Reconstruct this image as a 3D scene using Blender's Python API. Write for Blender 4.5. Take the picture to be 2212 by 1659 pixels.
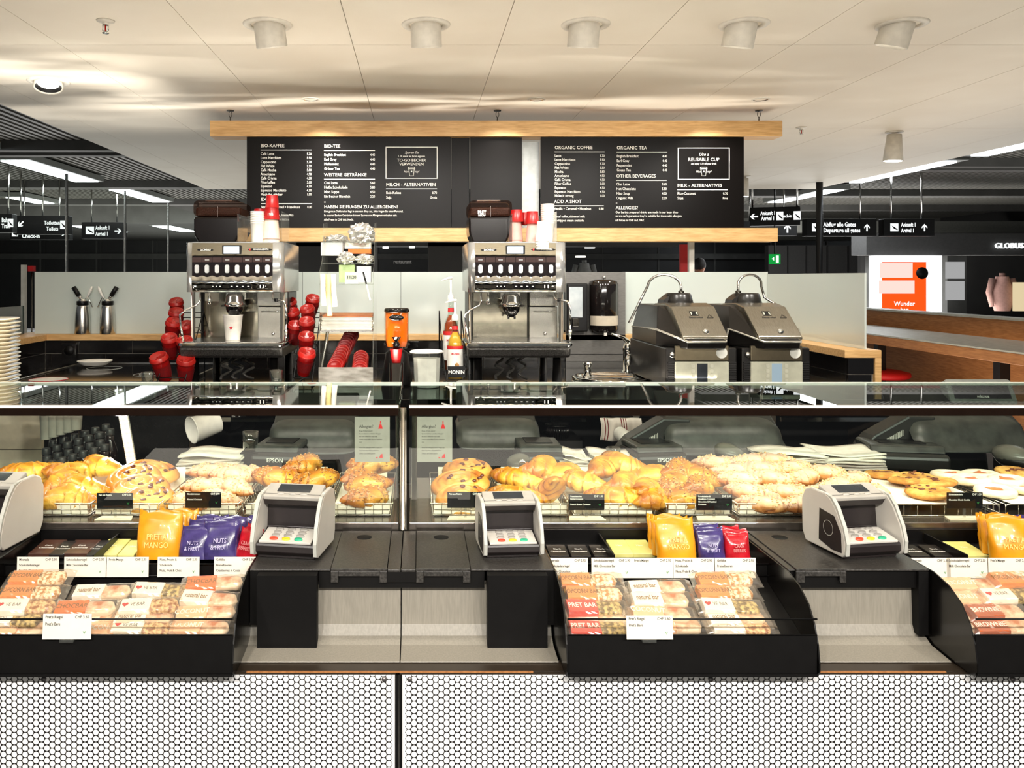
import bpy, math, random
from mathutils import Vector, Matrix, noise
R = math.radians
PI = math.pi
for _o in list(bpy.data.objects): bpy.data.objects.remove(_o)
SC = bpy.context.scene
COL = SC.collection
# ---------------------------------------------------------------- camera
F = 1800.0; VX = 904.0; VY = 599.0; ZC = 1.45
cam_d = bpy.data.cameras.new('camera'); cam = bpy.data.objects.new('camera', cam_d); COL.objects.link(cam)
cam.location = (0, 0, ZC); cam.rotation_euler = (R(90), 0, 0)
cam_d.sensor_width = 36.0; cam_d.lens = 36.0*F/2212.0
cam_d.shift_x = (1106-VX)/2212.0; cam_d.shift_y = -(829.5-VY)/2212.0
cam_d.clip_start = 0.05; cam_d.clip_end = 200
SC.camera = cam
def wx(px, Y): return (px-VX)*Y/F
def wz(py, Y): return ZC-(py-VY)*Y/F
# ---------------------------------------------------------------- world + exposure
W = bpy.data.worlds.new('world'); SC.world = W; W.use_nodes = True
_bg = W.node_tree.nodes['Background']; _bg.inputs[0].default_value = (0.9, 0.95, 1.0, 1); _bg.inputs[1].default_value = 0.10
SC.view_settings.view_transform = 'Standard'; SC.view_settings.look = 'None'
SC.view_settings.exposure = 0.35; SC.view_settings.gamma = 1.0; SC.view_settings.use_curve_mapping = False
CEIL = 2.35
def lamp(kind, name, loc, energy, color=(1, 1, 1), target=None, **kw):
    d = bpy.data.lights.new(name, kind); d.energy = energy; d.color = color
    for k, v in kw.items(): setattr(d, k, v)
    o = bpy.data.objects.new(name, d); COL.objects.link(o); o.location = loc
    if target is not None:
        o.rotation_euler = (Vector(target)-Vector(loc)).to_track_quat('-Z', 'Y').to_euler()
    return o
WARM = (1.0, 0.91, 0.77); NEUT = (1.0, 0.95, 0.88)
# customer side ceiling downlights (behind / above the camera) that light the counter front
for i, x in enumerate((-1.3, -0.65, 0.0, 0.65, 1.3, 1.9)):
    lamp('SPOT', 'downlight_lamp', (x, -0.55, CEIL-0.03), 88, NEUT, (x, 1.5, 0.72), spot_size=R(95), spot_blend=0.7, shadow_soft_size=0.06)
# adjustable downlights seen in the ceiling, aimed at the machines and the menu
for i, px in enumerate((578, 920, 1265, 1612, 1950)):
    x = wx(px, 2.95)
    lamp('SPOT', 'downlight_lamp', (x, 2.98, CEIL-0.13), 25, NEUT, (x*0.85, 3.9, 1.25), spot_size=R(100), spot_blend=0.8, shadow_soft_size=0.05)
# small recessed downlights grazing the menu boards
for px in (690, 1100, 1560):
    lamp('SPOT', 'recessed_lamp', (wx(px, 4.21), 4.21, CEIL-0.012), 16, NEUT, (wx(px, 4.21), 4.40, 1.4), spot_size=R(110), spot_blend=0.6, shadow_soft_size=0.02)
# downlights over the display cases
for x in (-0.95, -0.45, 0.1, 0.55, 1.0, 1.45):
    lamp('SPOT', 'downlight_lamp', (x, 1.5, CEIL-0.03), 15, WARM, (x, 2.0, 0.92), spot_size=R(62), spot_blend=0.6, shadow_soft_size=0.04)
# light strips of the display cases (shine into the case) plus added upward lamps over the lids that brighten the ceiling
for x0, x1 in ((-1.25, -0.04), (0.0, 1.75)):
    lamp('AREA', 'case_strip_lamp', ((x0+x1)/2, 1.86, 1.155), 1.7*(x1-x0), WARM, ((x0+x1)/2, 1.99, 0.9), shape='RECTANGLE', size=(x1-x0), size_y=0.02)
    lamp('AREA', 'lid_fill_lamp', ((x0+x1)/2, 1.98, 1.19), 3.0*(x1-x0), WARM, ((x0+x1)/2, 2.25, 2.35), shape='RECTANGLE', size=(x1-x0), size_y=0.05, spread=R(170))
# added lamps imitating light bounced up from the polished back counter
for x, e in ((-1.3, 3), (-0.3, 3), (0.9, 3)):
    lamp('AREA', 'counter_bounce_fill', (x, 3.25, 1.06), e, WARM, (x, 3.27, 2.35), shape='RECTANGLE', size=0.5, size_y=0.08, spread=R(120))
# concourse
for x, y, e in ((-5, 9, 60), (-5, 13, 100), (6.5, 8, 90), (0, 7.5, 25), (7, 14, 190), (0.5, 14, 50), (-5, 19, 60)):
    lamp('AREA', 'hall_bounce_fill', (x, y, 0.5), e, (1, .99, .96), (x, y, 3), shape='RECTANGLE', size=4, size_y=3)  # added upward fill lamps, no fixtures here; they brighten the hall ceiling
lamp('AREA', 'hall_bounce_fill', (-4.5, 14.3, 1.4), 60, (1, .99, .96), (-4.5, 15.6, 2.7), shape='RECTANGLE', size=6, size_y=.5)  # added fill lamp that brightens the bulkhead
lamp('AREA', 'hall_lamp', (-4.4, 12.0, 2.70), 120, (0.93, 0.97, 1.0), (-4.4, 12.0, 0), shape='RECTANGLE', size=0.4, size_y=6)
lamp('AREA', 'hall_lamp', (5.8, 13.0, 2.70), 160, (0.93, 0.97, 1.0), (5.8, 13.0, 0), shape='RECTANGLE', size=0.4, size_y=6)
lamp('AREA', 'aisle_bounce_fill', (3.0, 4.2, 0.4), 30, WARM, (3.0, 4.2, 3), shape='RECTANGLE', size=1.2, size_y=3)  # added upward lamp in place of floor bounce, lifts the right ceiling
lamp('AREA', 'aisle_bounce_fill', (0.2, -0.9, 0.4), 24, WARM, (0.2, -0.6, 3), shape='RECTANGLE', size=3.5, size_y=.8)  # added unseen lamp behind the camera, lifts the front ceiling
# added spot lamps with noise masks imitate streaky lid reflections on the ceiling
def glint(loc, energy, sc, seed, lo=.50, hi=.60, band=None, ub=None):
    o = lamp('SPOT', 'patterned_glint_lamp', loc, energy, (1, 0.95, 0.86), (loc[0], loc[1]+.9, 2.35), spot_size=R(150), spot_blend=0.5, shadow_soft_size=0.012)
    d = o.data; d.use_nodes = True; nt = d.node_tree; N = nt.nodes; L = nt.links; em = [n for n in N if n.type == 'EMISSION'][0]
    g = N.new('ShaderNodeNewGeometry'); sp = N.new('ShaderNodeSeparateXYZ'); L.new(g.outputs['Incoming'], sp.inputs[0])
    dx = N.new('ShaderNodeMath'); dx.operation = 'DIVIDE'; dy = N.new('ShaderNodeMath'); dy.operation = 'DIVIDE'
    L.new(sp.outputs[0], dx.inputs[0]); L.new(sp.outputs[2], dx.inputs[1]); L.new(sp.outputs[1], dy.inputs[0]); L.new(sp.outputs[2], dy.inputs[1])
    cb = N.new('ShaderNodeCombineXYZ'); L.new(dx.outputs[0], cb.inputs[0]); L.new(dy.outputs[0], cb.inputs[1]); cb.inputs[2].default_value = seed
    mp = N.new('ShaderNodeMapping'); mp.inputs['Scale'].default_value = sc; L.new(cb.outputs[0], mp.inputs[0])
    nz = N.new('ShaderNodeTexNoise'); nz.inputs['Scale'].default_value = 1.0; nz.inputs['Detail'].default_value = 2.5; nz.inputs['Distortion'].default_value = .6; L.new(mp.outputs[0], nz.inputs['Vector'])
    rp = N.new('ShaderNodeValToRGB'); rp.color_ramp.elements[0].position = lo; rp.color_ramp.elements[1].position = hi; L.new(nz.outputs['Fac'], rp.inputs[0])
    out = rp.outputs[0]
    for src, rg in ((dy, band), (dx, ub)):
        if rg:
            for a, b in ((rg[0], rg[1]), (rg[3], rg[2])):
                mr = N.new('ShaderNodeMapRange'); mr.interpolation_type = 'SMOOTHSTEP'; mr.inputs['From Min'].default_value = a; mr.inputs['From Max'].default_value = b; L.new(src.outputs[0], mr.inputs['Value'])
                mm = N.new('ShaderNodeMath'); mm.operation = 'MULTIPLY'; L.new(out, mm.inputs[0]); L.new(mr.outputs[0], mm.inputs[1]); out = mm.outputs[0]
    L.new(out, em.inputs['Strength'])
glint((-.9, 2.05, 1.20), 42, (.9, 3.2, 1), 3.0, .5, .6, (.7, 1.2, 2.4, 3.2), (-2.5, -2.4, 2.4, 2.5))
glint((.9, 2.05, 1.20), 34, (.8, 4.0, 1), 8.0, .54, .62, (.7, 1.3, 2.4, 3.2), (-2.5, -2.4, 2.4, 2.5))
glint((-.1, 2.1, 1.20), 520, (1.3, 7.0, 1), 21.0, .40, .56, (1.70, 1.86, 2.02, 2.12), (-1.6, -1.2, 1.6, 1.9))
glint((-.9, 2.1, 1.20), 420, (.8, 2.6, 1), 5.0, .36, .60, (1.05, 1.2, 2.3, 2.9), (-1.6, -1.4, -.45, -.15))
# ---------------------------------------------------------------- helpers
BASE = {}
def lin(c):
    c = c/255.0
    return c/12.92 if c <= 0.04045 else ((c+0.055)/1.055)**2.4
def rgb(c): return (lin(c[0]), lin(c[1]), lin(c[2]), 1.0)
class MB:
    def __init__(s): s.v = []; s.f = []; s.m = []; s.s = []
    def add(s, vs, fs, mi=0, sm=False, T=None):
        b = len(s.v)
        if T is not None: vs = [T @ Vector(p) for p in vs]
        s.v += [tuple(p) for p in vs]
        for q in fs: s.f.append([b+i for i in q]); s.m.append(mi); s.s.append(sm)
        return s
    def box(s, x0, x1, y0, y1, z0, z1, mi=0, T=None):
        v = [(x, y, z) for x in (x0, x1) for y in (y0, y1) for z in (z0, z1)]
        return s.add(v, [(0,1,3,2),(4,6,7,5),(0,4,5,1),(2,3,7,6),(0,2,6,4),(1,5,7,3)], mi, False, T)
    def prism(s, poly, a, b, ax='x', mi=0, T=None, sm=False):
        n = len(poly)
        def P(p, t):
            return (t, p[0], p[1]) if ax == 'x' else ((p[0], t, p[1]) if ax == 'y' else (p[0], p[1], t))
        v = [P(p, a) for p in poly]+[P(p, b) for p in poly]
        s.add(v, [tuple(range(n))[::-1], tuple(range(n, 2*n))], mi, False, T)
        b0 = len(s.v)-2*n
        for i in range(n):
            j = (i+1) % n
            s.f.append([b0+i, b0+j, b0+n+j, b0+n+i]); s.m.append(mi); s.s.append(sm)
        return s
    def lathe(s, prof, c=(0,0,0), n=20, mi=0, sm=True, T=None, sx=1, sy=1, a0=0, a1=2*PI):
        v = []; full = abs(a1-a0-2*PI) < 1e-6; m = n if full else n+1
        for r, z in prof:
            for i in range(m):
                a = a0+(a1-a0)*i/n
                v.append((c[0]+r*sx*math.cos(a), c[1]+r*sy*math.sin(a), c[2]+z))
        f = []
        for k in range(len(prof)-1):
            for i in range(n):
                j = (i+1) % m
                f.append((k*m+i, k*m+j, (k+1)*m+j, (k+1)*m+i))
        return s.add(v, f, mi, sm, T)
    def cyl(s, c, r, z0, z1, n=20, mi=0, r1=None, T=None):
        r1 = r if r1 is None else r1
        return s.lathe([(0.0001, z0), (r, z0), (r, z0), (r1, z1), (r1, z1), (0.0001, z1)], c, n, mi, True, T)
    def tube(s, pts, r, n=6, closed=False, mi=0, T=None, sm=True, caps=True):
        pts = [Vector(p) for p in pts]; N = len(pts); v = []
        rr = r if isinstance(r, (list, tuple)) else [r]*N
        up = None
        for i in range(N):
            a = pts[(i-1) % N] if (i > 0 or closed) else pts[i]
            b = pts[(i+1) % N] if (i < N-1 or closed) else pts[i]
            d = (b-a).normalized() if (b-a).length > 1e-9 else Vector((0,0,1))
            if up is None: up = Vector((0,0,1)) if abs(d.z) < 0.9 else Vector((1,0,0))
            u = (up-d*up.dot(d))
            if u.length < 1e-6: u = d.orthogonal()
            u.normalize(); w = d.cross(u); up = u
            for k in range(n):
                t = 2*PI*k/n
                v.append(pts[i]+(u*math.cos(t)+w*math.sin(t))*rr[i])
        f = []
        for i in range(N if closed else N-1):
            j = (i+1) % N
            for k in range(n):
                l = (k+1) % n
                f.append((i*n+k, i*n+l, j*n+l, j*n+k))
        if caps and not closed:
            f.append(tuple(range(n))[::-1]); f.append(tuple((N-1)*n+k for k in range(n)))
        return s.add(v, f, mi, sm, T)
    def ball(s, c, rx, ry=None, rz=None, n=14, m=9, mi=0, T=None, jit=0, seed=0):
        ry = rx if ry is None else ry; rz = rx if rz is None else rz
        v = [(c[0], c[1], c[2]-rz)]; f = []
        for i in range(1, m):
            p = -PI/2+PI*i/m
            for k in range(n):
                a = 2*PI*k/n; d = Vector((math.cos(p)*math.cos(a), math.cos(p)*math.sin(a), math.sin(p)))
                q = 1+jit*noise.noise(d*2.2+Vector((seed*7.3, seed, 0)))
                v.append((c[0]+rx*d.x*q, c[1]+ry*d.y*q, c[2]+rz*d.z*q))
        v.append((c[0], c[1], c[2]+rz)); L = len(v)-1
        for k in range(n):
            l = (k+1) % n
            f.append((0, 1+l, 1+k)); f.append((L, L-n+k, L-n+l))
            for i in range(m-2): f.append((1+i*n+k, 1+i*n+l, 1+(i+1)*n+l, 1+(i+1)*n+k))
        return s.add(v, f, mi, True, T)
    def grid(s, fn, nu, nv, mi=0, sm=True, T=None, cu=False):
        v = [fn(i/nu, j/nv) for i in range(nu if cu else nu+1) for j in range(nv+1)]
        M_ = nu if cu else nu+1; f = []
        for i in range(nu):
            k = (i+1) % M_ if cu else i+1
            for j in range(nv): f.append((i*(nv+1)+j, k*(nv+1)+j, k*(nv+1)+j+1, i*(nv+1)+j+1))
        return s.add(v, f, mi, sm, T)
def rrect(x0, x1, y0, y1, r, n=4):
    out = []
    for cx, cy, a in ((x1-r, y1-r, 0), (x0+r, y1-r, 90), (x0+r, y0+r, 180), (x1-r, y0+r, 270)):
        for i in range(n+1):
            t = R(a+90*i/n); out.append((cx+r*math.cos(t), cy+r*math.sin(t)))
    return out
def part(mb, name, mats, parent=None, bevel=0, label=None, sub=0, thick=0, kind=None):
    me = bpy.data.meshes.new(name); b = Vector((0,0,0))
    if parent is not None: b = BASE[parent.name]
    me.from_pydata([(p[0]-b.x, p[1]-b.y, p[2]-b.z) for p in mb.v], [], mb.f)
    if not isinstance(mats, (list, tuple)): mats = [mats]
    for m in mats: me.materials.append(m)
    me.polygons.foreach_set('material_index', mb.m); me.polygons.foreach_set('use_smooth', mb.s)
    me.update()
    o = bpy.data.objects.new(name, me); COL.objects.link(o)
    if parent is not None: o.parent = parent
    BASE[o.name] = b
    if thick:
        md = o.modifiers.new('t', 'SOLIDIFY'); md.thickness = thick; md.offset = 0
    if bevel:
        md = o.modifiers.new('b', 'BEVEL'); md.width = bevel; md.segments = 2; md.limit_method = 'ANGLE'; md.angle_limit = R(40)
        md.harden_normals = False
    if sub:
        md = o.modifiers.new('s', 'SUBSURF'); md.levels = sub; md.render_levels = sub
    if label: o['label'] = label
    if kind: o['kind'] = kind
    return o
def tag(o, label, cat, group=None, kind=None):
    o['label'] = label; o['category'] = cat
    if group: o['group'] = group
    if kind: o['kind'] = kind
    return o
def solo(mb, name, mats, label, cat, group=None, **kw):
    # a thing that is one mesh: put its origin at the base centre
    xs = [p[0] for p in mb.v]; ys = [p[1] for p in mb.v]; zs = [p[2] for p in mb.v]
    c = Vector(((min(xs)+max(xs))/2, (min(ys)+max(ys))/2, min(zs)))
    mb.v = [(p[0]-c.x, p[1]-c.y, p[2]-c.z) for p in mb.v]
    o = part(mb, name, mats, None, **kw); o.location = c; BASE[o.name] = c
    return tag(o, label, cat, group)
def thing(name, label, cat, loc=(0,0,0), group=None):
    o = bpy.data.objects.new(name, None); COL.objects.link(o); o.location = loc; o.empty_display_size = 0.02
    BASE[o.name] = Vector(loc); return tag(o, label, cat, group)
def struct(mb, name, mats, parent=None, **kw):
    o = part(mb, name, mats, parent, **kw)
    if parent is None: o['kind'] = 'structure'
    return o
KIDS = {}
def kids(o): return [c for c in bpy.data.objects if c.parent == o] if o.name not in KIDS else KIDS[o.name]
def freeze(o):
    KIDS[o.name] = [c for c in o.children]
    for c in KIDS[o.name]: freeze(c)
def dup(root, loc, rot=(0,0,0), label=None, group=None, sc=1.0):
    if root.name not in KIDS: freeze(root)
    def cp(o, par):
        c = o.copy(); COL.objects.link(c)
        if par is not None: c.parent = par
        for ch in KIDS.get(o.name, []): cp(ch, c)
        return c
    r = cp(root, None); r.location = loc; r.rotation_euler = rot if not isinstance(rot, (int, float)) else (0,0,rot)
    r.scale = (sc, sc, sc) if not isinstance(sc, tuple) else sc
    if label: r['label'] = label
    if group: r['group'] = group
    return r
def place(root, first, loc, rot=(0,0,0), label=None, group=None, sc=1.0):
    if first:
        root.location = loc; root.rotation_euler = rot if not isinstance(rot, (int, float)) else (0,0,rot)
        root.scale = (sc, sc, sc) if not isinstance(sc, tuple) else sc
        if label: root['label'] = label
        if group: root['group'] = group
        return root
    return dup(root, loc, rot, label, group, sc)
_TC = {}
def text_mb(mb, s, x, y, z, h, align='LEFT', T=None, mi=0, sx=1.0, shear=0.0, bold=0.0, sp=1.0):
    """lettering facing -Y, baseline at z, cap height h (metres); adds into mb"""
    key = (s, align, shear, bold, sp)
    if key not in _TC:
        c = bpy.data.curves.new('t', 'FONT'); c.body = s; c.size = 1.0; c.align_x = align; c.resolution_u = 2
        c.shear = shear; c.offset = bold; c.space_character = sp
        o = bpy.data.objects.new('t', c); COL.objects.link(o)
        dg = bpy.context.evaluated_depsgraph_get(); dg.update()
        me = bpy.data.meshes.new_from_object(o.evaluated_get(dg))
        _TC[key] = ([tuple(v.co) for v in me.vertices], [tuple(p.vertices) for p in me.polygons])
        bpy.data.objects.remove(o); bpy.data.curves.remove(c); bpy.data.meshes.remove(me)
    vs, fs = _TC[key]; k = h/0.69
    return mb.add([(x+v[0]*k*sx, y, z+v[1]*k) for v in vs], fs, mi, False, T)
# ---------------------------------------------------------------- materials
MT = {}
def mat(name, c, rough=0.5, metal=0.0, c2=None, scale=30.0, bump=0.0, bscale=None, emit=0, coat=0, ramp=(0.35, 0.65), stretch=None, spec=None, alpha=1.0, trans=0.0, aniso=0, detail=4.0, ior=None):
    if name in MT: return MT[name]
    m = bpy.data.materials.new(name); m.use_nodes = True; nt = m.node_tree; N = nt.nodes; L = nt.links
    p = N['Principled BSDF']; p.inputs['Base Color'].default_value = rgb(c); p.inputs['Roughness'].default_value = rough; p.inputs['Metallic'].default_value = metal
    if coat: p.inputs['Coat Weight'].default_value = coat; p.inputs['Coat Roughness'].default_value = 0.08
    if spec is not None: p.inputs['Specular IOR Level'].default_value = spec
    if trans: p.inputs['Transmission Weight'].default_value = trans
    if ior: p.inputs['IOR'].default_value = ior
    if alpha < 1: p.inputs['Alpha'].default_value = alpha
    if emit: p.inputs['Emission Color'].default_value = rgb(c); p.inputs['Emission Strength'].default_value = emit
    tc = N.new('ShaderNodeTexCoord'); mp = N.new('ShaderNodeMapping'); L.new(tc.outputs['Object'], mp.inputs[0])
    if stretch: mp.inputs['Scale'].default_value = stretch
    nz = N.new('ShaderNodeTexNoise'); nz.inputs['Scale'].default_value = scale; nz.inputs['Detail'].default_value = detail
    L.new(mp.outputs[0], nz.inputs['Vector'])
    if c2 is None: c2 = tuple(min(255, x*1.06+2) for x in c)
    rp = N.new('ShaderNodeValToRGB'); rp.color_ramp.elements[0].position = ramp[0]; rp.color_ramp.elements[1].position = ramp[1]
    rp.color_ramp.elements[0].color = rgb(c); rp.color_ramp.elements[1].color = rgb(c2)
    L.new(nz.outputs['Fac'], rp.inputs[0]); L.new(rp.outputs[0], p.inputs['Base Color'])
    if bump:
        b = N.new('ShaderNodeBump'); b.inputs['Strength'].default_value = bump; b.inputs['Distance'].default_value = 0.002
        src = nz
        if bscale:
            src = N.new('ShaderNodeTexNoise'); src.inputs['Scale'].default_value = bscale; L.new(mp.outputs[0], src.inputs['Vector'])
        L.new(src.outputs['Fac'], b.inputs['Height']); L.new(b.outputs[0], p.inputs['Normal'])
    MT[name] = m; return m
def glass(name, tint=(255,255,255), rough=0.0, ior=1.45, refl=1.0, haze=0.0, hc=(220,225,220)):
    if name in MT: return MT[name]
    m = bpy.data.materials.new(name); m.use_nodes = True; nt = m.node_tree; N = nt.nodes; L = nt.links
    N.remove(N['Principled BSDF']); out = N['Material Output']
    tr = N.new('ShaderNodeBsdfTransparent'); tr.inputs[0].default_value = rgb(tint)
    gl = N.new('ShaderNodeBsdfGlossy'); gl.inputs['Roughness'].default_value = rough; gl.inputs[0].default_value = (1,1,1,1)
    fr = N.new('ShaderNodeFresnel'); fr.inputs[0].default_value = ior
    mu = N.new('ShaderNodeMath'); mu.operation = 'MULTIPLY'; mu.inputs[1].default_value = refl; mu.use_clamp = True; L.new(fr.outputs[0], mu.inputs[0])
    ge = N.new('ShaderNodeNewGeometry'); iv = N.new('ShaderNodeMath'); iv.operation = 'SUBTRACT'; iv.inputs[0].default_value = 1; L.new(ge.outputs['Backfacing'], iv.inputs[1])
    m0 = N.new('ShaderNodeMath'); m0.operation = 'MULTIPLY'; L.new(mu.outputs[0], m0.inputs[0]); L.new(iv.outputs[0], m0.inputs[1]); mu = m0
    mx = N.new('ShaderNodeMixShader'); L.new(mu.outputs[0], mx.inputs[0]); L.new(tr.outputs[0], mx.inputs[1]); L.new(gl.outputs[0], mx.inputs[2])
    last = mx
    if haze:
        df = N.new('ShaderNodeBsdfDiffuse'); df.inputs[0].default_value = rgb(hc)
        m2 = N.new('ShaderNodeMixShader'); m2.inputs[0].default_value = haze; L.new(mx.outputs[0], m2.inputs[1]); L.new(df.outputs[0], m2.inputs[2]); last = m2
    L.new(last.outputs[0], out.inputs[0]); MT[name] = m; return m
def emit(name, c, s):
    if name in MT: return MT[name]
    m = bpy.data.materials.new(name); m.use_nodes = True; nt = m.node_tree; N = nt.nodes
    N.remove(N['Principled BSDF']); e = N.new('ShaderNodeEmission'); e.inputs[0].default_value = rgb(c); e.inputs[1].default_value = s
    nt.links.new(e.outputs[0], N['Material Output'].inputs[0]); MT[name] = m; return m
WOOD = mat('oak_wood', (205,158,98), 0.45, c2=(228,186,126), scale=9, stretch=(1.5, 14, 14), bump=0.1)
WOODD = mat('oak_wood_brown', (150,96,52), 0.5, c2=(176,120,70), scale=9, stretch=(14, 1.5, 14), bump=0.1)
WHITEWASH = mat('limed_wood_board', (134,129,118), 0.45, c2=(146,140,128), scale=40, stretch=(8, 8, 0.6), bump=0.08)
BLACK = mat('black_satin', (8,7,7), 0.4, c2=(11,10,10), spec=.3)
BLACKM = mat('black_matt', (7,6,6), 0.6, c2=(10,9,9), spec=.2)
BLACKG = mat('black_gloss', (10,9,9), 0.08, coat=0.5)
SLATE = mat('dark_stone_top', (36,34,32), 0.34, c2=(84,81,77), scale=300, detail=10, ramp=(0.40, 0.85))
STEEL = mat('brushed_steel', (190,188,182), 0.24, 1.0, c2=(205,203,198), scale=60, stretch=(1, 1, 30), bump=0.02)
CHROME = mat('chrome', (225,225,222), 0.06, 1.0)
CHROMED = mat('dark_chrome', (90,88,84), 0.12, 1.0)
DGREY = mat('dark_grey_plastic', (30,30,29), 0.36, c2=(36,36,34))
MGREY = mat('grey_plastic', (44,45,43), 0.34, c2=(64,66,62))
LGREY = mat('light_grey_plastic', (176,176,168), 0.4)
WHITE = mat('white_plastic', (232,230,222), 0.35)
PAPER = mat('white_paper', (236,232,222), 0.8, c2=(228,222,210))
INK = mat('dark_ink', (30,28,26), 0.7)
INKW = mat('white_ink', (240,238,230), 0.7)
RED = mat('red_paper_cup', (150,12,14), 0.35, c2=(165,16,16))
DRED = mat('dark_red_sleeve', (104,10,14), 0.5, c2=(140,18,20), scale=300)
REDLID = mat('red_plastic_lid', (158,26,20), 0.28)
TILE = mat('black_tile', (14,12,12), 0.15, coat=0.3)
GROUT = mat('grey_grout', (150,142,130), 0.8)
GLASSM = glass('clear_glass', (250,253,250), 0, 1.5)
GLASSLID = glass('lid_glass', (215,228,222), 0, 1.6, refl=1.15)
CLEARP = glass('clear_plastic', (240,240,238), 0.05, 1.5, refl=1.2, haze=0.04)
FROST = glass('film_wrap', (245,240,232), 0.18, 1.6, refl=1.6, haze=0.06, hc=(255,245,230))
# ================================================================ SETTING
CEILM = mat('ceiling_panel', (226,216,200), 0.55, c2=(230,221,206), scale=3)
m = MB(); m.box(-9, 12, -3, 26, -0.05, 0)
struct(m, 'floor', mat('dark_terrazzo', (52,50,48), 0.25, c2=(70,68,64), scale=60, detail=8))
# suspended panel ceiling over the shop
xs = [-2.175, -1.952, -1.386, -0.82, -0.254, 0.3125, 0.878, 1.446, 2.01, 2.576, 3.142, 3.708, 4.05]; ys = [-2.2, -0.38, 1.42, 3.227, 5.03, 6.83, 8.5]
m = MB()
for i in range(len(xs)-1):
    for j in range(len(ys)-1):
        m.box(xs[i]+.0012, xs[i+1]-.0012, ys[j]+.0012, ys[j+1]-.0012, CEIL, CEIL+.02)
m.box(xs[0]+.005, xs[-1]-.005, -2.19, 8.49, CEIL+.021, CEIL+.10, 1)
struct(m, 'ceiling', [CEILM, BLACKM])
# concourse: slatted dark ceiling left and right, beams across
SLAT = mat('grey_slat', (92,90,84), 0.5); HALL = mat('hall_grey', (70,69,66), 0.7, c2=(80,79,76), scale=4); HALLD = mat('hall_dark', (32,31,31), 0.5, c2=(40,39,38), scale=2)
m = MB()
for i in range(92):
    x = -2.3-i*.085; m.box(x-.042, x, 4.5, 15.6, 2.80, 2.86)
for i in range(100):
    x = 4.3+i*.09; m.box(x, x+.05, 4.5, 24, 2.80, 2.86)
m.box(-12, 14, 4.5, 25, 2.90, 2.95, 1)
struct(m, 'ceiling', [SLAT, BLACKM])
m = MB()
for y, w in ((8.2, .13), (8.55, .13), (11.6, .3), (14.3, .3)):
    m.box(-12, -2.3, y, y+w, 2.70, 2.80)
    m.box(4.35, 14, y+1.2, y+1.2+w, 2.70, 2.80)
m.box(-12, 1.5, 15.6, 15.9, 2.46, 2.95); m.box(-12, 1.5, 15.9, 23, 2.46, 2.50)
struct(m, 'trim_1', HALL)
m = MB(); m.box(-12, 13, 23, 23.2, 0, 3)
for i in range(16): m.box(-12+i*1.55, -11.96+i*1.55, 22.97, 23, 0, 3, 1)
m.box(-12, 13, 22.9, 23, 1.95, 2.1, 1)
struct(m, 'wall_back', [HALLD, HALL])
m = MB(); m.box(-12, -11.8, 4, 23, 0, 3); struct(m, 'wall_left', HALLD)
# far shop front on the right: grey piers, fascia with raised lettering
Y = 12.2; GM = [HALL, mat('hall_grey_mid', (56,55,54), 0.6), HALLD]
for a, b in ((1885, 1891), (2037, 2078)):
    m = MB(); m.box(wx(a,Y), wx(b,Y), Y-.1, Y+.2, 0, wz(553,Y)); struct(m, 'wall_right', GM)
m = MB(); m.box(wx(1862,Y), 12, Y-.12, Y+.3, wz(551,Y), wz(505,Y), 1); struct(m, 'wall_right', GM)
m = MB(); m.box(wx(1660,18), wx(1900,18), 18, 18.2, 0, wz(530,18), 1)
for px in (1700, 1740, 1785, 1830, 1860): m.box(wx(px,18), wx(px+2,18), 17.97, 18, 0, wz(532,18), 2)
struct(m, 'wall_right', GM)
m = MB(); m.box(wx(2078,Y), 12, 15, 15.1, 0, 2.2, 2); struct(m, 'wall_right', GM)
m = MB(); m.box(11.9, 12, 4, 20, 0, 3, 1); struct(m, 'wall_right', GM)
m = MB(); m.box(wx(1650,9), 12, 16, 16.6, wz(500,16), wz(478,16)); m.box(5, 13, 19, 19.6, 2.3, 2.8)
struct(m, 'trim_2', mat('hall_soffit', (110,110,104), 0.6))
# glass screen of the concourse on the left
def poleglass():
    m = MB(); m.box(-3.40, -3.395, 6.6, 16, .1, 2.43)
    r = struct(m, 'window_1', GLASSM)
    for y in (6.5, 8.04, 9.64, 11.3, 13.0, 14.7):
        m = MB(); m.box(-3.405, -3.385, y-.012, y+.012, 0, 2.45); part(m, 'glass_edge', STEEL, r)
poleglass()
# ---------------------------------------------------------------- the half wall behind the machines
LEDGE = 1.149
FROSTP = mat('white_back_painted_glass', (200,210,203), 0.10, c2=(204,211,205), scale=2, coat=0.5)
def tiles(m, x0, x1, z0, z1, fn, tw=.285, th=.068, off=.0):
    z = z1; r = 0
    while z > z0+.004:
        zb = max(z0, z-th); x = x0-(off+(tw*.5 if r % 2 else 0)) % tw
        while x < x1:
            a = max(x, x0); b = min(x+tw, x1)
            if b-a > .01: fn(a+.0015, b-.0015, zb+.0015, z-.0015)
            x += tw
        z = zb; r += 1
m = MB()
m.box(-1.98, 1.79, 4.405, 4.55, 0, 1.116, 1); m.box(-2.12, -1.975, 3.2, 4.55, 0, 1.116, 1); m.box(1.78, 1.884, 3.455, 4.55, 0, 1.116, 1)
tiles(m, -1.97, 1.775, .98, 1.116, lambda a,b,c,d: m.box(a, b, 4.398, 4.41, c, d), off=.11)
tiles(m, 3.2, 4.398, .98, 1.116, lambda a,b,c,d: m.box(-1.98, -1.97, a, b, c, d), off=.2)
tiles(m, 3.46, 4.398, .70, 1.116, lambda a,b,c,d: m.box(1.774, 1.785, a, b, c, d), off=.05)
tiles(m, 1.776, 1.884, .55, 1.116, lambda a,b,c,d: m.box(a, b, 3.447, 3.46, c, d), tw=.2)
struct(m, 'wall_back', [TILE, GROUT])
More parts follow.
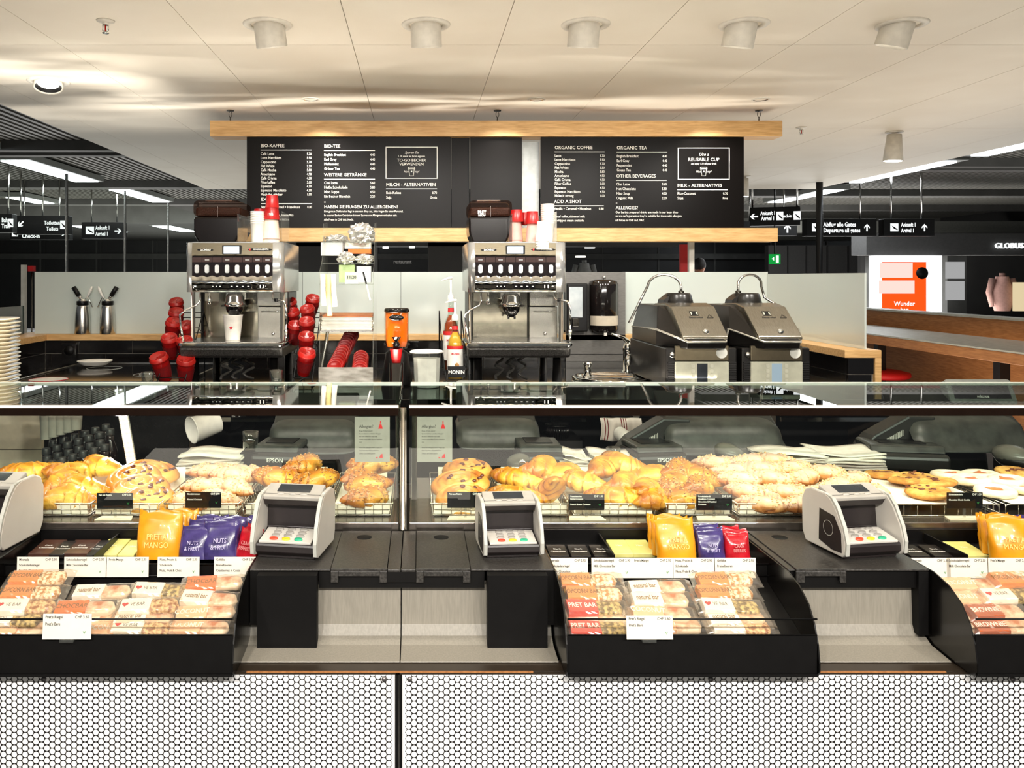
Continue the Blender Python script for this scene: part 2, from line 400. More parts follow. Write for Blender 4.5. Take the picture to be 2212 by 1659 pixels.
m = MB(); m.box(-2.13, 1.915, 4.385, 4.56, 1.117, LEDGE); m.box(-2.13, -1.955, 3.2, 4.384, 1.117, LEDGE); m.box(1.760, 1.912, 3.44, 4.384, 1.117, LEDGE)
m.box(1.886, 1.912, 3.44, 3.47, 0, 1.117); m.box(1.886, 1.912, 3.471, 4.5, 0, 1.117)
struct(m, 'trim_3', WOOD, bevel=.002)
def panel(n, x0, x1, y0, y1, z1, mt=None):
    m = MB(); m.box(x0, x1, y0, y1, LEDGE+.0005, z1); return struct(m, 'window_%d' % n, mt or FROSTP)
panel(2, -2.05, -.62, 4.45, 4.458, 1.479); panel(3, -.618, -.095, 4.45, 4.458, 1.479); panel(4, -.093, .775, 4.45, 4.458, 1.479); panel(5, 1.09, 1.866, 4.45, 4.458, 1.479)
panel(6, 1.860, 1.868, 3.475, 4.447, 1.468)
panel(7, -2.09, -2.082, 3.3, 4.4, 1.30, glass('grey_glass', (150,158,155), 0, 1.5, refl=1.5))
m = MB(); m.box(.776, 1.089, 4.385, 4.40, 1.0085, 1.478)
m.box(.776, 1.089, 4.3835, 4.3845, 1.044, 1.046, 1)
solo(m, 'wall_board', [mat('grey_laminate', (104,102,98), 0.3, c2=(116,114,110), scale=40, stretch=(1,1,8)), BLACKM], 'grey laminate board behind the soap and towel dispensers', 'board')
# back counter
PB = mat('polished_black_stone', (14,14,14), 0.07, c2=(24,23,22), scale=90, coat=0.5)
t = thing('back_counter', 'long polished black worktop behind the display cases', 'counter', (-.1, 3.7, 0))
m = MB(); m.box(-1.965, 1.77, 3.02, 4.384, .968, 1.008); part(m, 'worktop', PB, t, bevel=.002)
m = MB(); m.box(-1.96, 1.765, 3.40, 4.38, .08, .967)
xd = (-1.96, -.83, -.26, .37, .80, 1.30, 1.765)
m.box(-1.96, 1.765, 3.08, 3.4, .08, .60); part(m, 'cabinet_body', mat('black_cabinet', (20,19,18), 0.3, c2=(26,25,24)), t)
m = MB()
for x in xd: m.box(x-.012, x+.012, 3.06, 3.4, .60, .967)
part(m, 'divider', mat('bronze_panel', (58,50,42), 0.3), t)
for a, b in ((-.82, -.27), (.38, .62), (.66, .92), (1.31, 1.75)):
    m = MB(); m.box(a+.01, b-.01, 3.03, 3.05, .925, .94); part(m, 'chrome_rail', CHROME, t)
m = MB(); m.box(-.8, 1.75, 3.08, 3.39, .601, .612); part(m, 'shelf', mat('shelf_steel', (70,68,64), 0.3, 0.8), t)
# appliances front panels under the worktop
m = MB(); m.box(-1.95, -.845, 3.06, 3.07, .61, .96); part(m, 'door_panel', mat('black_door', (30,29,28), 0.2), t)
# steel edged hob plate on the left part of the worktop
t = thing('glass_hob', 'black glass hob framed in steel beside the stacked plates', 'hob', (-1.25, 3.8, 1.008))
m = MB(); m.box(-1.68, -.98, 3.45, 4.2, 1.0085, 1.016); part(m, 'glass_top', BLACKG, t, bevel=.001)
m = MB()
for y in (3.44, 4.2): m.box(-1.70, -.96, y, y+.012, 1.0085, 1.02)
for x in (-1.70, -.98): m.box(x, x+.012, 3.453, 4.199, 1.0085, 1.02)
part(m, 'steel_frame', STEEL, t)
m = MB()
for x, y, r in ((-1.2, 3.72, .07), (-1.2, 3.72, .045), (-1.5, 3.98, .08)):
    m.tube([(x+r*math.cos(a*PI/14), y+r*math.sin(a*PI/14), 1.0165) for a in range(28)], .0008, 4, True)
part(m, 'hob_ring', LGREY, t)
# ---------------------------------------------------------------- menu frame hung from the ceiling
YM = 4.45
t = thing('menu_frame', 'oak beam frame hung from the ceiling holding the black menu boards', 'menu board', (wx(1070,YM), YM, wz(522,YM)))
m = MB(); m.box(wx(455,YM), wx(1687,YM), YM-.02, YM+.10, wz(296,YM), wz(262,YM)); part(m, 'top_beam', WOOD, t, bevel=.002)
m = MB(); m.box(wx(512,YM), wx(1677,YM), YM-.02, YM+.10, wz(522,YM), wz(493,YM)); part(m, 'bottom_beam', WOOD, t, bevel=.002)
for px in (494, 1076, 1646):
    x = wx(px, YM); z0 = wz(262, YM)
    m = MB(); m.lathe([(.0001,0),(.02,0),(.02,.004),(.0001,.004)], (x, YM+.04, CEIL-.0045), 16)
    m.tube([(x+.008*math.cos(a), YM+.04, CEIL-.022+.016*math.sin(a)) for a in [k*PI/6 for k in range(12)]], .002, 5, True)
    m.tube([(x, YM+.04, CEIL-.036), (x, YM+.04, z0+.012), (x, YM+.04, z0)], [.002,.004,.006], 6)
    part(m, 'hanging_hook', CHROMED, t)
BOARD = mat('menu_board_black', (9,7,6), 0.32, c2=(15,11,10), scale=300, detail=3, spec=.12)
def board(name, x0, x1, y, label):
    m = MB(); m.box(wx(x0,YM), wx(x1,YM), y, y+.012, wz(494,YM), wz(295,YM)); return part(m, name, BOARD, t, label=label, bevel=.001)
b1 = board('menu_board', 533, 975, YM+.0, 'black board with the German menu')
board('blank_board', 976, 1015, YM+.035, 'narrow set back black board'); board('blank_board', 1016, 1128, YM+.01, 'blank black board between the menus')
b2 = board('menu_board', 1168, 1607, YM+.0, 'black board with the English menu')
m = MB(); m.box(wx(1129,YM), wx(1167,YM), YM+.05, YM+.055, wz(494,YM), wz(303,YM)); part(m, 'metal_strip', mat('dull_aluminium', (130,132,130), 0.35, 0.6), t)
S = YM/F; YT = YM-.0012
def T(mb, s, px, py, cap, al='LEFT', **k): text_mb(mb, s, wx(px,YM), YT, wz(py,YM), cap*S, al, **k)
def rule(mb, x0, x1, y): mb.box(wx(x0,YM), wx(x1,YM), YT, YM, wz(y+.8,YM), wz(y-.8,YM))
def col(mb, hd, x0, x1, yh, items, y0, dy, gap=None):
    T(mb, hd, x0, yh, 6.8, bold=.012); rule(mb, x0, x1, yh+6)
    for i, (a, p) in enumerate(items):
        T(mb, a, x0, y0+i*dy, 5.6, sx=.86, bold=.012)
        if p: T(mb, p, x1, y0+i*dy, 5.2, 'RIGHT', sx=.8, bold=.008)
def cup(mb, px, py):
    for a, b in (((-7,-9),(7,-9)), ((-7,-9),(-6,-5)), ((7,-9),(6,-5)), ((-8,-5),(8,-5)), ((-6,-5),(-4,10)), ((6,-5),(4,10)), ((-4,10),(4,10))):
        mb.tube([(wx(px+a[0],YM), YM-.001, wz(py+a[1],YM)), (wx(px+b[0],YM), YM-.001, wz(py+b[1],YM))], .0018, 4)
    mb.box(wx(px-1.5,YM), wx(px+1.5,YM), YT, YM, wz(py+2,YM), wz(py-1,YM))
def frame(mb, x0, y0, x1, y1, w=1.6):
    for a in ((x0,y0,x1,y0+w),(x0,y1-w,x1,y1),(x0,y0+w,x0+w,y1-w),(x1-w,y0+w,x1,y1-w)): mb.box(wx(a[0],YM), wx(a[2],YM), YT, YM, wz(a[3],YM), wz(a[1],YM))
m = MB()
col(m, 'BIO-KAFFEE', 563, 673, 318, [('Café Latte','5.70'),('Latte Macchiato','5.90'),('Cappuccino','5.70'),('Flat White','5.50'),('Café Mocha','5.80'),('Americano','4.90'),('Café Crèma','4.30'),('Filterkaffee','3.00'),('Espresso','4.50'),('Espresso Macchiato','4.50'),('Mach ihn stärker','1.00')], 335, 8.75)
col(m, 'EXTRAS', 564, 674, 434, [('Vanille • Karamell • Haselnuss','0.80')], 450, 9)
T(m, 'Entkoffeinierter Kaffee, fettarme Milch', 564, 467, 5, sx=.62, bold=.01); T(m, '& Schlagrahm verfügbar.', 564, 476, 5, sx=.62, bold=.01)
col(m, 'BIO-TEE', 700, 810, 319, [('English Breakfast','4.40'),('Earl Grey','4.40'),('Pfefferminz','4.40'),('Grüner Tee','4.40')], 337, 10)
col(m, 'WEITERE GETRÄNKE', 700, 810, 381, [('Chai Latte','5.60'),('Heiße Schokolade','5.80'),('Miso Suppe','4.50'),('Ein Becher Biomilch','2.20')], 397.5, 9.8)
T(m, '*', 700, 441, 6); T(m, 'HABEN SIE FRAGEN ZU ALLERGENEN?', 700, 450, 6.6, sx=.98, bold=.012)
T(m, 'Eine genaue Deklaration liegt in unserem Shop aus, bitte fragen Sie unser Personal.', 700, 458.5, 4.4, sx=.80, bold=.01)
T(m, 'In unseren Backen Getränken können Spuren von Allergenen enthalten sein.', 700, 467, 4.4, sx=.80, bold=.01)
T(m, 'Alle Preise in CHF inkl. MwSt.', 700, 476.5, 4.4, sx=.82, bold=.01)
frame(m, 833, 317, 945, 386)
T(m, 'Sparen Sie', 889, 332, 5.5, 'CENTER', shear=.35, sx=.9); T(m, '1.10 wenn Sie Ihren eigenen', 889, 339.5, 4.4, 'CENTER', sx=.8, bold=.01); T(m, 'TO-GO BECHER', 889, 349, 6, 'CENTER', bold=.01); T(m, 'VERWENDEN', 889, 357.5, 6, 'CENTER', bold=.01)
cup(m, 889, 370); T(m, 'Hoo', 872, 373, 5, 'LEFT', shear=.4, sx=.8); T(m, 'ray!', 896, 373, 5, 'LEFT', shear=.4, sx=.8)
col(m, 'MILCH - ALTERNATIVEN', 834, 944, 402, [('Reis-Kokos','0.70'),('Soja','Gratis')], 419, 10)
part(m, 'lettering', INKW, b1, label='white menu lettering')
m = MB()
col(m, 'ORGANIC COFFEE', 1198, 1306, 322, [('Latte','5.70'),('Latte Macchiato','5.90'),('Cappuccino','5.70'),('Flat White','5.50'),('Mocha','5.80'),('Americano','4.90'),('Café Crèma','4.50'),('Filter Coffee','3.00'),('Espresso','4.50'),('Espresso Macchiato','4.50'),('Make it strong','1.00')], 339, 8.65)
col(m, 'ADD A SHOT', 1197, 1304, 438.5, [('Vanilla • Caramel • Hazelnut','0.80')], 453.5, 9)
T(m, 'Decaf coffee, skimmed milk', 1197, 470, 5, sx=.82, bold=.01); T(m, '& whipped cream available.', 1197, 478.5, 5, sx=.82, bold=.01)
col(m, 'ORGANIC TEA', 1332, 1441, 322.5, [('English Breakfast','4.40'),('Earl Grey','4.40'),('Peppermint','4.40'),('Green Tea','4.40')], 340, 10)
col(m, 'OTHER BEVERAGES', 1331, 1440, 383.5, [('Chai Latte','5.60'),('Hot Chocolate','5.80'),('Miso Soup','4.50'),('Organic Milk','2.20')], 400.5, 10)
T(m, '*', 1330, 443, 6); T(m, 'ALLERGIES?', 1330, 452, 6.6, bold=.012)
T(m, 'Our barista prepared drinks are made in our busy shop', 1329.5, 460.5, 4.6, sx=.9, bold=.01); T(m, "so we can't guarantee they're suitable for those with allergies.", 1329.5, 468.5, 4.6, sx=.86, bold=.01); T(m, 'All Prices in CHF incl. VAT.', 1329, 478, 4.6, sx=.85, bold=.01)
frame(m, 1464, 319, 1576, 388)
T(m, 'Use a', 1520, 336.5, 6.5, 'CENTER', shear=.35); T(m, 'REUSABLE CUP', 1520, 348, 7, 'CENTER', bold=.008); T(m, 'and enjoy 1.10 off your drink', 1520, 355.5, 4, 'CENTER', sx=.8, bold=.01)
cup(m, 1520, 370); T(m, 'Hoo', 1503, 373, 5, 'LEFT', shear=.4, sx=.8); T(m, 'ray!', 1527, 373, 5, 'LEFT', shear=.4, sx=.8)
col(m, 'MILK - ALTERNATIVES', 1463, 1572, 404, [('Rice-Coconut','0.70'),('Soya','Free')], 420.5, 10)
part(m, 'lettering', INKW, b2, label='white menu lettering')
# ---------------------------------------------------------------- ceiling fittings
LAMPW = mat('lamp_white', (206,200,188), 0.4)
GLOW = emit('lamp_glow', (255,248,235), 9.0)
def ring(m, x, y, r0, r1, h=.006, z=CEIL):
    m.lathe([(r0, 0), (r0, -h), (r1-.004, -h), (r1, -.002), (r1, 0)], (x, y, z), 40)
desc = ['leftmost of the row of five', 'second from left in the row of five', 'middle one of the row of five', 'fourth from left in the row of five', 'rightmost of the row of five']
for i, px in enumerate((578, 920, 1265, 1607, 1948)):
    Y = 2.965; x = wx(px, Y)
    t = thing('adjustable_downlight', 'white cylinder downlight in the ceiling, '+desc[i], 'downlight', (x, Y, CEIL), 'cylinder downlights in a row over the cases')
    m = MB(); ring(m, x, Y, .06, .087); part(m, 'trim_ring', LAMPW, t)
    tx = (-.10, -.02, .04, .12, .20)[i]
    Tm = Matrix.Translation((x, Y+.008, CEIL+.028)) @ Matrix.Rotation(tx, 4, 'Y') @ Matrix.Rotation(R(14), 4, 'X')
    m = MB(); m.lathe([(.0001,0),(.054,0),(.054,-.002),(.0555,-.103),(.0535,-.105),(.050,-.105),(.049,-.06)], (0,0,0), 32, T=Tm); part(m, 'lamp_head', LAMPW, t)
    m = MB(); m.lathe([(.0001,-.062),(.049,-.061)], (0,0,0), 24, T=Tm); part(m, 'lens', GLOW, t)
Y = 3.83; x = wx(105, Y)
t = thing('adjustable_downlight', 'lit white swivel downlight at the far left of the ceiling', 'downlight', (x, Y, CEIL))
m = MB(); ring(m, x, Y, .065, .093); part(m, 'trim_ring', LAMPW, t)
Tm = Matrix.Translation((x, Y, CEIL+.02)) @ Matrix.Rotation(R(-6), 4, 'Y') @ Matrix.Rotation(R(-16), 4, 'X')
m = MB(); m.lathe([(.0001,0),(.062,0),(.063,-.055),(.061,-.056),(.057,-.05)], (0,0,0), 32, T=Tm); part(m, 'lamp_head', LAMPW, t)
m = MB(); m.lathe([(.057,-.05),(.045,-.03)], (0,0,0), 32, T=Tm); part(m, 'baffle', BLACKM, t)
m = MB(); m.lathe([(.0001,-.033),(.047,-.034)], (0,0,0), 24, T=Tm); part(m, 'lens', GLOW, t)
for i, px in enumerate((671, 1159, 1643)):
    Y = .9*F/(599-214.5); x = wx(px, Y)
    t = thing('recessed_downlight', 'small chrome recessed downlight near the oak beam, '+('left','centre','right')[i]+' one of three', 'downlight', (x, Y, CEIL), 'small recessed downlights in front of the beam')
    m = MB(); ring(m, x, Y, .036, .046, .003); part(m, 'trim_ring', LAMPW, t)
    m = MB(); m.lathe([(.036,-.002),(.028,.012),(.0001,.016)], (x,Y,CEIL-.001), 10, sm=False); part(m, 'reflector', CHROME, t)
for i, (px, y0, y1, Y, w) in enumerate(((1932, 281, 341, 5.15, 40), (1609, 382, 423, 7.4, 21))):
    x = wx(px, Y); s = w*Y/F/2
    t = thing('surface_spotlight', ('tapered white spotlight under the ceiling to the right of the beam', 'tapered white spotlight half hidden behind the English menu board')[i], 'spotlight', (x, Y, CEIL))
    m = MB(); m.lathe([(.0001,0),(.05,0),(.05,-.006),(.012,-.008),(.012,-.02)], (x,Y,CEIL-.0005), 24); part(m, 'mount', LAMPW, t)
    Tm = Matrix.Translation((x, Y, CEIL-.018)) @ Matrix.Rotation(R(3), 4, 'Y')
    m = MB(); m.lathe([(.0001,0),(s*.72,0),(s,-.165),(s*.94,-.165)], (0,0,0), 28, T=Tm); part(m, 'lamp_head', LAMPW, t)
    m = MB(); m.lathe([(s*.94,-.163),(.0001,-.163)], (0,0,0), 24, T=Tm); part(m, 'lens', GLOW, t)
for i, (px, py, Y) in enumerate(((228, 43, 2.92), (1731, 276, 5.0))):
    x = wx(px, Y)
    t = thing('fire_sprinkler', ('fire sprinkler head in the ceiling at the upper left', 'fire sprinkler head in the ceiling right of the oak beam')[i], 'sprinkler', (x, Y, CEIL))
    m = MB(); m.lathe([(.0001,0),(.032,0),(.030,-.004),(.012,-.006),(.010,-.016)], (x,Y,CEIL-.0005), 20); part(m, 'rosette', LAMPW, t)
    m = MB()
    for s in (-1, 1): m.tube([(x+s*.010, Y, CEIL-.016), (x+s*.010, Y, CEIL-.034), (x, Y, CEIL-.042)], .0022, 5)
    m.lathe([(.0001,-.042),(.012,-.043),(.012,-.045),(.0001,-.045)], (x,Y,CEIL), 12); part(m, 'deflector_frame', CHROME, t)
    m = MB(); m.cyl((x,Y,CEIL-.04), .0032, .002, .024, 8); part(m, 'glass_bulb', mat('red_bulb', (190,30,20), 0.1), t)
# ---------------------------------------------------------------- concourse lights, signs, far things
STRIP = emit('strip_glow', (240,248,255), 9.0)
def strip(x, y0, y1, w, z, label, ang=0):
    t = thing('strip_light', label, 'strip light', (x, (y0+y1)/2, z), 'white strip lights of the concourse')
    m = MB(); m.box(x-w/2-.05, x+w/2+.05, y0-.08, y1+.08, z+.012, z+.08); part(m, 'housing', mat('strip_housing', (120,122,118), 0.5), t)
    m = MB(); m.box(x-w/2, x+w/2, y0, y1, z, z+.011); part(m, 'diffuser', STRIP, t)
strip(-4.30, 7.4, 8.1, .30, 2.70, 'white strip light cut by the left picture edge')
strip(-4.36, 9.0, 10.95, .30, 2.70, 'brightest white strip light over the left glass screen')
strip(-4.30, 11.95, 13.9, .28, 2.70, 'white strip light just left of the menu board')
strip(-6.35, 13.1, 14.2, .28, 2.70, 'small strip light behind the first glass screen joint')
strip(-6.6, 16.2, 18.4, .34, 2.44, 'lower strip light above the arrivals sign at left'); strip(-5.0, 16.2, 18.2, .34, 2.44, 'lower strip light near the left bean hopper')
strip(4.17, 4.9, 6.2, .12, 2.35, 'strip light along the ceiling edge cut by the right picture edge')
strip(4.17, 6.55, 7.95, .12, 2.35, 'strip light along the ceiling edge above the departure sign')
strip(6.0, 12.0, 14.0, .26, 2.70, 'strip light above the slanting arrivals sign at right')
strip(12.6, 18.2, 21.4, .3, 2.70, 'distant strip light right of the hanging arrivals sign'); strip(7.6, 20.5, 22.0, .3, 2.55, 'distant strip light above the green exit sign')
SIGN = mat('sign_black', (4,4,4), 0.5, spec=.2); SIGNW = emit('sign_white', (240,244,244), 1.1)
def arrow(m, x, z, s, ang, y):
    Tm = Matrix.Translation((x, y, z)) @ Matrix.Rotation(ang, 4, 'Y')
    m.box(-s*.10, s*.10, -.001, 0, -s*.5, s*.4, T=Tm)
    for k in (-1, 1):
        m.prism([(0, s*.5), (k*s*.38, s*.1), (k*s*.38, s*-.12), (0, s*.25)][::k], -.001, 0, 'y', T=Tm)
def sign(px0, py0, px1, py1, Y, lines, label, arr=None, icon=None, rot=0, hang=(.2, .8)):
    x0, x1 = wx(px0,Y), wx(px1,Y); z1, z0 = wz(py0,Y), wz(py1,Y); w = x1-x0; h = z1-z0; cx = (x0+x1)/2
    t = thing('hanging_sign', label, 'sign', (cx, Y, z0), 'black airport direction signs')
    m = MB(); m.box(x0, x1, Y, Y+.12, z0, z1); part(m, 'sign_box', SIGN, t, bevel=.005)
    m = MB()
    for (s, fx, fz, ch, al) in lines: text_mb(m, s, x0+w*fx, Y-.002, z0+h*fz, h*ch, al, bold=.03, sx=.8 if px1-px0 > 110 else .68)
    if arr: arrow(m, x0+w*arr[0], z0+h*arr[1], h*arr[2], arr[3], Y-.001)
    if icon:
        for ix, iw in icon: m.box(x0+w*ix, x0+w*ix+h*iw, Y-.002, Y-.0002, z0+h*.28, z0+h*.74)
    part(m, 'lettering', SIGNW, t)
    if icon:
        m = MB()
        for ix, iw in icon: m.prism([(x0+w*ix+h*.06, z0+h*.62), (x0+w*ix+h*iw*.45, z0+h*.42), (x0+w*ix+h*iw*.9, z0+h*.34), (x0+w*ix+h*iw*.9, z0+h*.40), (x0+w*ix+h*iw*.5, z0+h*.53)], Y-.004, Y-.0025, 'y')
        part(m, 'pictogram', SIGN, t)
    for f in hang:
        m = MB(); m.tube([(x0+w*f, Y+.06, z1), (x0+w*f, Y+.06, 2.80)], .012, 6); part(m, 'hanger', STEEL, t)
    if rot: t.rotation_euler = (0, 0, rot)
    return t
sign(176, 480, 268, 516, 12.5, [('Ankunft 1', .33, .56, .22, 'LEFT'), ('Arrival 1', .33, .2, .22, 'LEFT')], 'black hanging sign reading Ankunft 1 Arrival 1 at left', (.86,.47,.42,R(90)), [(.1,.5)])
sign(28, 466, 148, 506, 10.5, [('Toiletten', .56, .52, .2, 'LEFT'), ('Toilets', .60, .2, .2, 'LEFT')], 'black hanging sign for the toilets at far left', (.14,.55,.4,R(225)), [(.85,.35)], hang=(.1,.5))
sign(22, 492, 150, 518, 11.5, [('Check-in', .2, .15, .35, 'LEFT')], 'black sign with right arrow behind the toilets sign', (.88,.55,.6,R(90)), [(.03,.5)])
sign(-40, 462, 26, 502, 9.5, [('Bahn', .66, .56, .22, 'LEFT'), ('Train', .66, .24, .22, 'LEFT')], 'black sign reading Bahn Train cut by the left picture edge', None, [(.86,.3)])
sign(1624, 447, 1724, 487, 9.0, [('Ankunft 1', .36, .58, .19, 'CENTER'), ('Arrival 1', .36, .30, .19, 'CENTER'), ('Check-in 1', .74, .42, .16, 'CENTER')], 'slanting black sign with left arrow beside the menu board', (.08,.5,.4,R(-90)), [(.53,.34),(.87,.34)], rot=R(-20), hang=(.05, .95))
sign(1598, 478, 1722, 509, 12.0, [], 'black sign with an up arrow under the slanting sign', (.83,.5,.6,0))
sign(1742, 473, 1894, 510, 10.0, [('Abflug alle Gates', .24, .56, .24, 'LEFT'), ('Departure all gates', .24, .22, .24, 'LEFT')], 'black hanging sign reading Departure all gates', (.86,.5,.42,0), [(.08,.42)])
sign(1909, 473, 2019, 510, 10.0, [('Ankunft 1', .34, .56, .22, 'LEFT'), ('Arrival 1', .34, .22, .22, 'LEFT')], 'black hanging sign reading Arrival 1 on the right', (.8,.5,.42,0), [(.13,.46)])
m = MB(); m.tube([(wx(1770,7.9), 7.9, 0), (wx(1770,7.9), 7.9, 2.85)], .031, 14); solo(m, 'pole', BLACK, 'tall slim black pole rising behind the right glass panel', 'pole')
Y = 12.05; m = MB(); text_mb(m, 'GLOBUS', wx(2149,Y), Y, wz(536,Y), 11*Y/F, bold=.008, sp=1.05)
o = part(m, 'wall_lettering', SIGNW, None, thick=.03); tag(o, 'white illuminated shop name letters on the far dark fascia', 'lettering')
# bright advertising case
Y = 12.0
t = thing('poster_lightbox', 'bright orange and white advertising light box across the concourse', 'poster', (wx(1960,Y), Y, 0))
m = MB(); m.box(wx(1893,Y), wx(2035,Y), Y, Y+.2, wz(705,Y), wz(552,Y)); part(m, 'lit_panel', emit('lightbox_white', (235,238,238), 1.5), t)
m = MB(); m.box(wx(1905,Y), wx(1998,Y), Y-.03, Y-.002, wz(694,Y), wz(566,Y)); part(m, 'poster', emit('poster_orange', (238,74,20), 1.2), t)
m = MB(); m.box(wx(1898,Y), wx(1968,Y), Y-.04, Y-.031, wz(600,Y), wz(568,Y)); m.box(wx(1896,Y), wx(1972,Y), Y-.04, Y-.031, wz(634,Y), wz(606,Y)); part(m, 'price_panel', emit('lightbox_pale', (226,196,186), 1.1), t)
for a, b in ((566, 602), (607, 648)):
    m = MB(); m.box(wx(2030,Y), wx(2068,Y), Y-.16, Y-.125, wz(b,Y), wz(a,Y)); part(m, 'side_panel', emit('side_pale', (150,150,150), 1.0), t)
m = MB(); text_mb(m, 'Wunder', wx(1950,Y), Y-.042, wz(660,Y), 9*Y/F, 'CENTER', bold=.02); text_mb(m, 'bar', wx(1950,Y), Y-.042, wz(673,Y), 9*Y/F, 'CENTER', bold=.02); part(m, 'lettering', SIGNW, t)
m = MB(); m.lathe([(.0001,0),(.085,0),(.085,.01),(.0001,.01)], (0,0,0), 24, T=Matrix.Translation((wx(1987,Y), Y-.05, wz(590,Y))) @ Matrix.Rotation(R(90), 4, 'X')); part(m, 'round_badge', SIGN, t)
# shop interior figures behind
m = MB(); m.box(wx(2192,13), wx(2230,13), 13, 13.05, wz(672,13), wz(610,13)); solo(m, 'lit_notice_board', emit('cream_glow', (225,205,165), .8), 'small cream lit panel in the far shop at the right edge', 'panel')
def figure(px, py0, py1, Y, label, cloth, base):
    h = (py1-py0)*Y/F; x = wx(px, Y); zt = wz(py0, Y); s = h/0.75
    t = thing('mannequin', label, 'mannequin', (x, Y, zt-h))
    m = MB()
    m.grid(lambda u, v: (x+s*(.20-.05*abs(v-.6))*(.55+.45*math.sin(PI*min(1,v*.9+.15)))*math.cos(2*PI*u), Y+s*.11*math.sin(2*PI*u), zt-s*.68+s*.62*v), 14, 8, cu=True)
    for k in (-1, 1): m.tube([(x+k*s*.17, Y, zt-s*.1), (x+k*s*.24, Y, zt-s*.35), (x+k*s*.22, Y-.05*s, zt-s*.6)], [s*.06, s*.05, s*.035], 8)
    m.tube([(x, Y, zt-s*.1), (x, Y, zt)], s*.05, 8); part(m, 'torso', cloth, t)
    m = MB(); m.tube([(x, Y, zt-h), (x, Y, .001)], s*.02, 8); m.cyl((x,Y,0), .15, .0, .02, 16); part(m, 'stand', base, t)
TEE = mat('pale_grey_cloth', (150,150,146), 0.8)
figure(2165, 590, 680, 13.2, 'pale dressed mannequin in the dark far shop at right', mat('pink_cloth', (170,130,120), 0.8), BLACKM)
figure(1262, 562, 640, 11, 'grey T-shirt figure seen under the oak beam right of the machine', TEE, BLACKM)
# person passing behind the half wall
Y = 12.0; x = wx(1511, Y); zt = wz(558, Y)
t = thing('person', 'passer-by with short dark hair and orange collar behind the glass panel', 'person', (x, Y, 0))
SKIN = mat('skin', (176,120,92), 0.6)
m = MB()
m.ball((x, Y, zt-.115), .078, .095, .115, 20, 14)
m.tube([(x, Y+.01, zt-.2), (x, Y+.015, zt-.27), (x, Y+.02, zt-.31), (x, Y+.02, zt-.42), (x, Y+.02, zt-.62), (x, Y+.02, zt-.82)], [.055,.058,.12,.19,.165,.17], 16)
for k in (-1, 1):
    m.ball((x+k*.079, Y+.01, zt-.12), .012, .02, .032, 8, 6)
    m.tube([(x+k*.18, Y+.02, zt-.36), (x+k*.22, Y+.02, zt-.5), (x+k*.24, Y, zt-.68), (x+k*.22, Y-.06, zt-.95)], [.06,.052,.042,.03], 10)
    m.tube([(x+k*.09, Y+.02, zt-.8), (x+k*.1, Y, zt-1.25), (x+k*.1, Y+.03, .08)], [.09,.06,.045], 10)
    m.box(x+k*.1-.045, x+k*.1+.045, Y-.16, Y+.1, .001, .08)
m.ball((x, Y+.098, zt-.125), .013, .02, .024, 8, 6)
part(m, 'body', SKIN, t)
m = MB(); m.ball((x-.004, Y-.012, zt-.092), .088, .100, .100, 20, 12, jit=.08); part(m, 'hair', mat('dark_hair', (34,28,24), 0.7), t)
m = MB(); m.tube([(x, Y+.018, zt-.245), (x, Y+.02, zt-.31), (x, Y+.02, zt-.42), (x, Y+.02, zt-.84)], [.07,.13,.205,.19], 16); part(m, 'jacket', mat('orange_cloth', (214,92,36), 0.7), t)
Y = 9; t = thing('exit_sign', 'green lit exit sign with white figure far behind the glass', 'sign', (wx(1676,Y), Y, wz(570,Y)))
m = MB(); m.box(wx(1665,Y), wx(1686,Y), Y, Y+.05, wz(570,Y), wz(549,Y)); part(m, 'sign_box', emit('exit_green', (20,150,60), .9), t)
m = MB(); m.box(wx(1676,Y), wx(1682,Y), Y-.002, Y, wz(568,Y), wz(552,Y)); m.prism([(wx(1667,Y),wz(559,Y)),(wx(1672,Y),wz(555,Y)),(wx(1672,Y),wz(563,Y))], Y-.002, Y, 'y'); part(m, 'pictogram', SIGNW, t)
m = MB(); m.tube([(wx(1676,Y), Y+.03, wz(549,Y)), (wx(1676,Y), Y+.03, 2.9)], .008, 6); part(m, 'hanger', BLACK, t)
m = MB(); m.box(wx(1489,4.7), wx(1500,4.7), 4.7, 4.73, 0, wz(505,4.7)); solo(m, 'post', WHITE, 'slim white post behind the glass panel under the oak beam', 'post')
m = MB(); Y = 5.2; m.box(wx(1470,Y), wx(1486,Y), Y, Y+.03, 0, wz(528,Y)); solo(m, 'roller_banner', mat('red_banner', (170,20,24), 0.5), 'narrow dark red banner left of the white post', 'banner')
m = MB(); Y = 4.75; m.box(wx(45,Y), wx(53,Y), Y, Y+.03, 0, wz(572,Y)); solo(m, 'post', LGREY, 'pale grey post behind the left end of the white panel', 'post')
m = MB(); Y = 4.7; m.box(wx(60,Y), wx(72,Y), Y, Y+.03, wz(586,Y), wz(574,Y)); m.tube([(wx(66,Y), Y+.015, 0), (wx(66,Y), Y+.015, wz(586,Y)-.0005)], .004, 6, mi=1); solo(m, 'barrier_head', [RED, CHROMED], 'small red barrier head showing over the white panel at left', 'barrier')
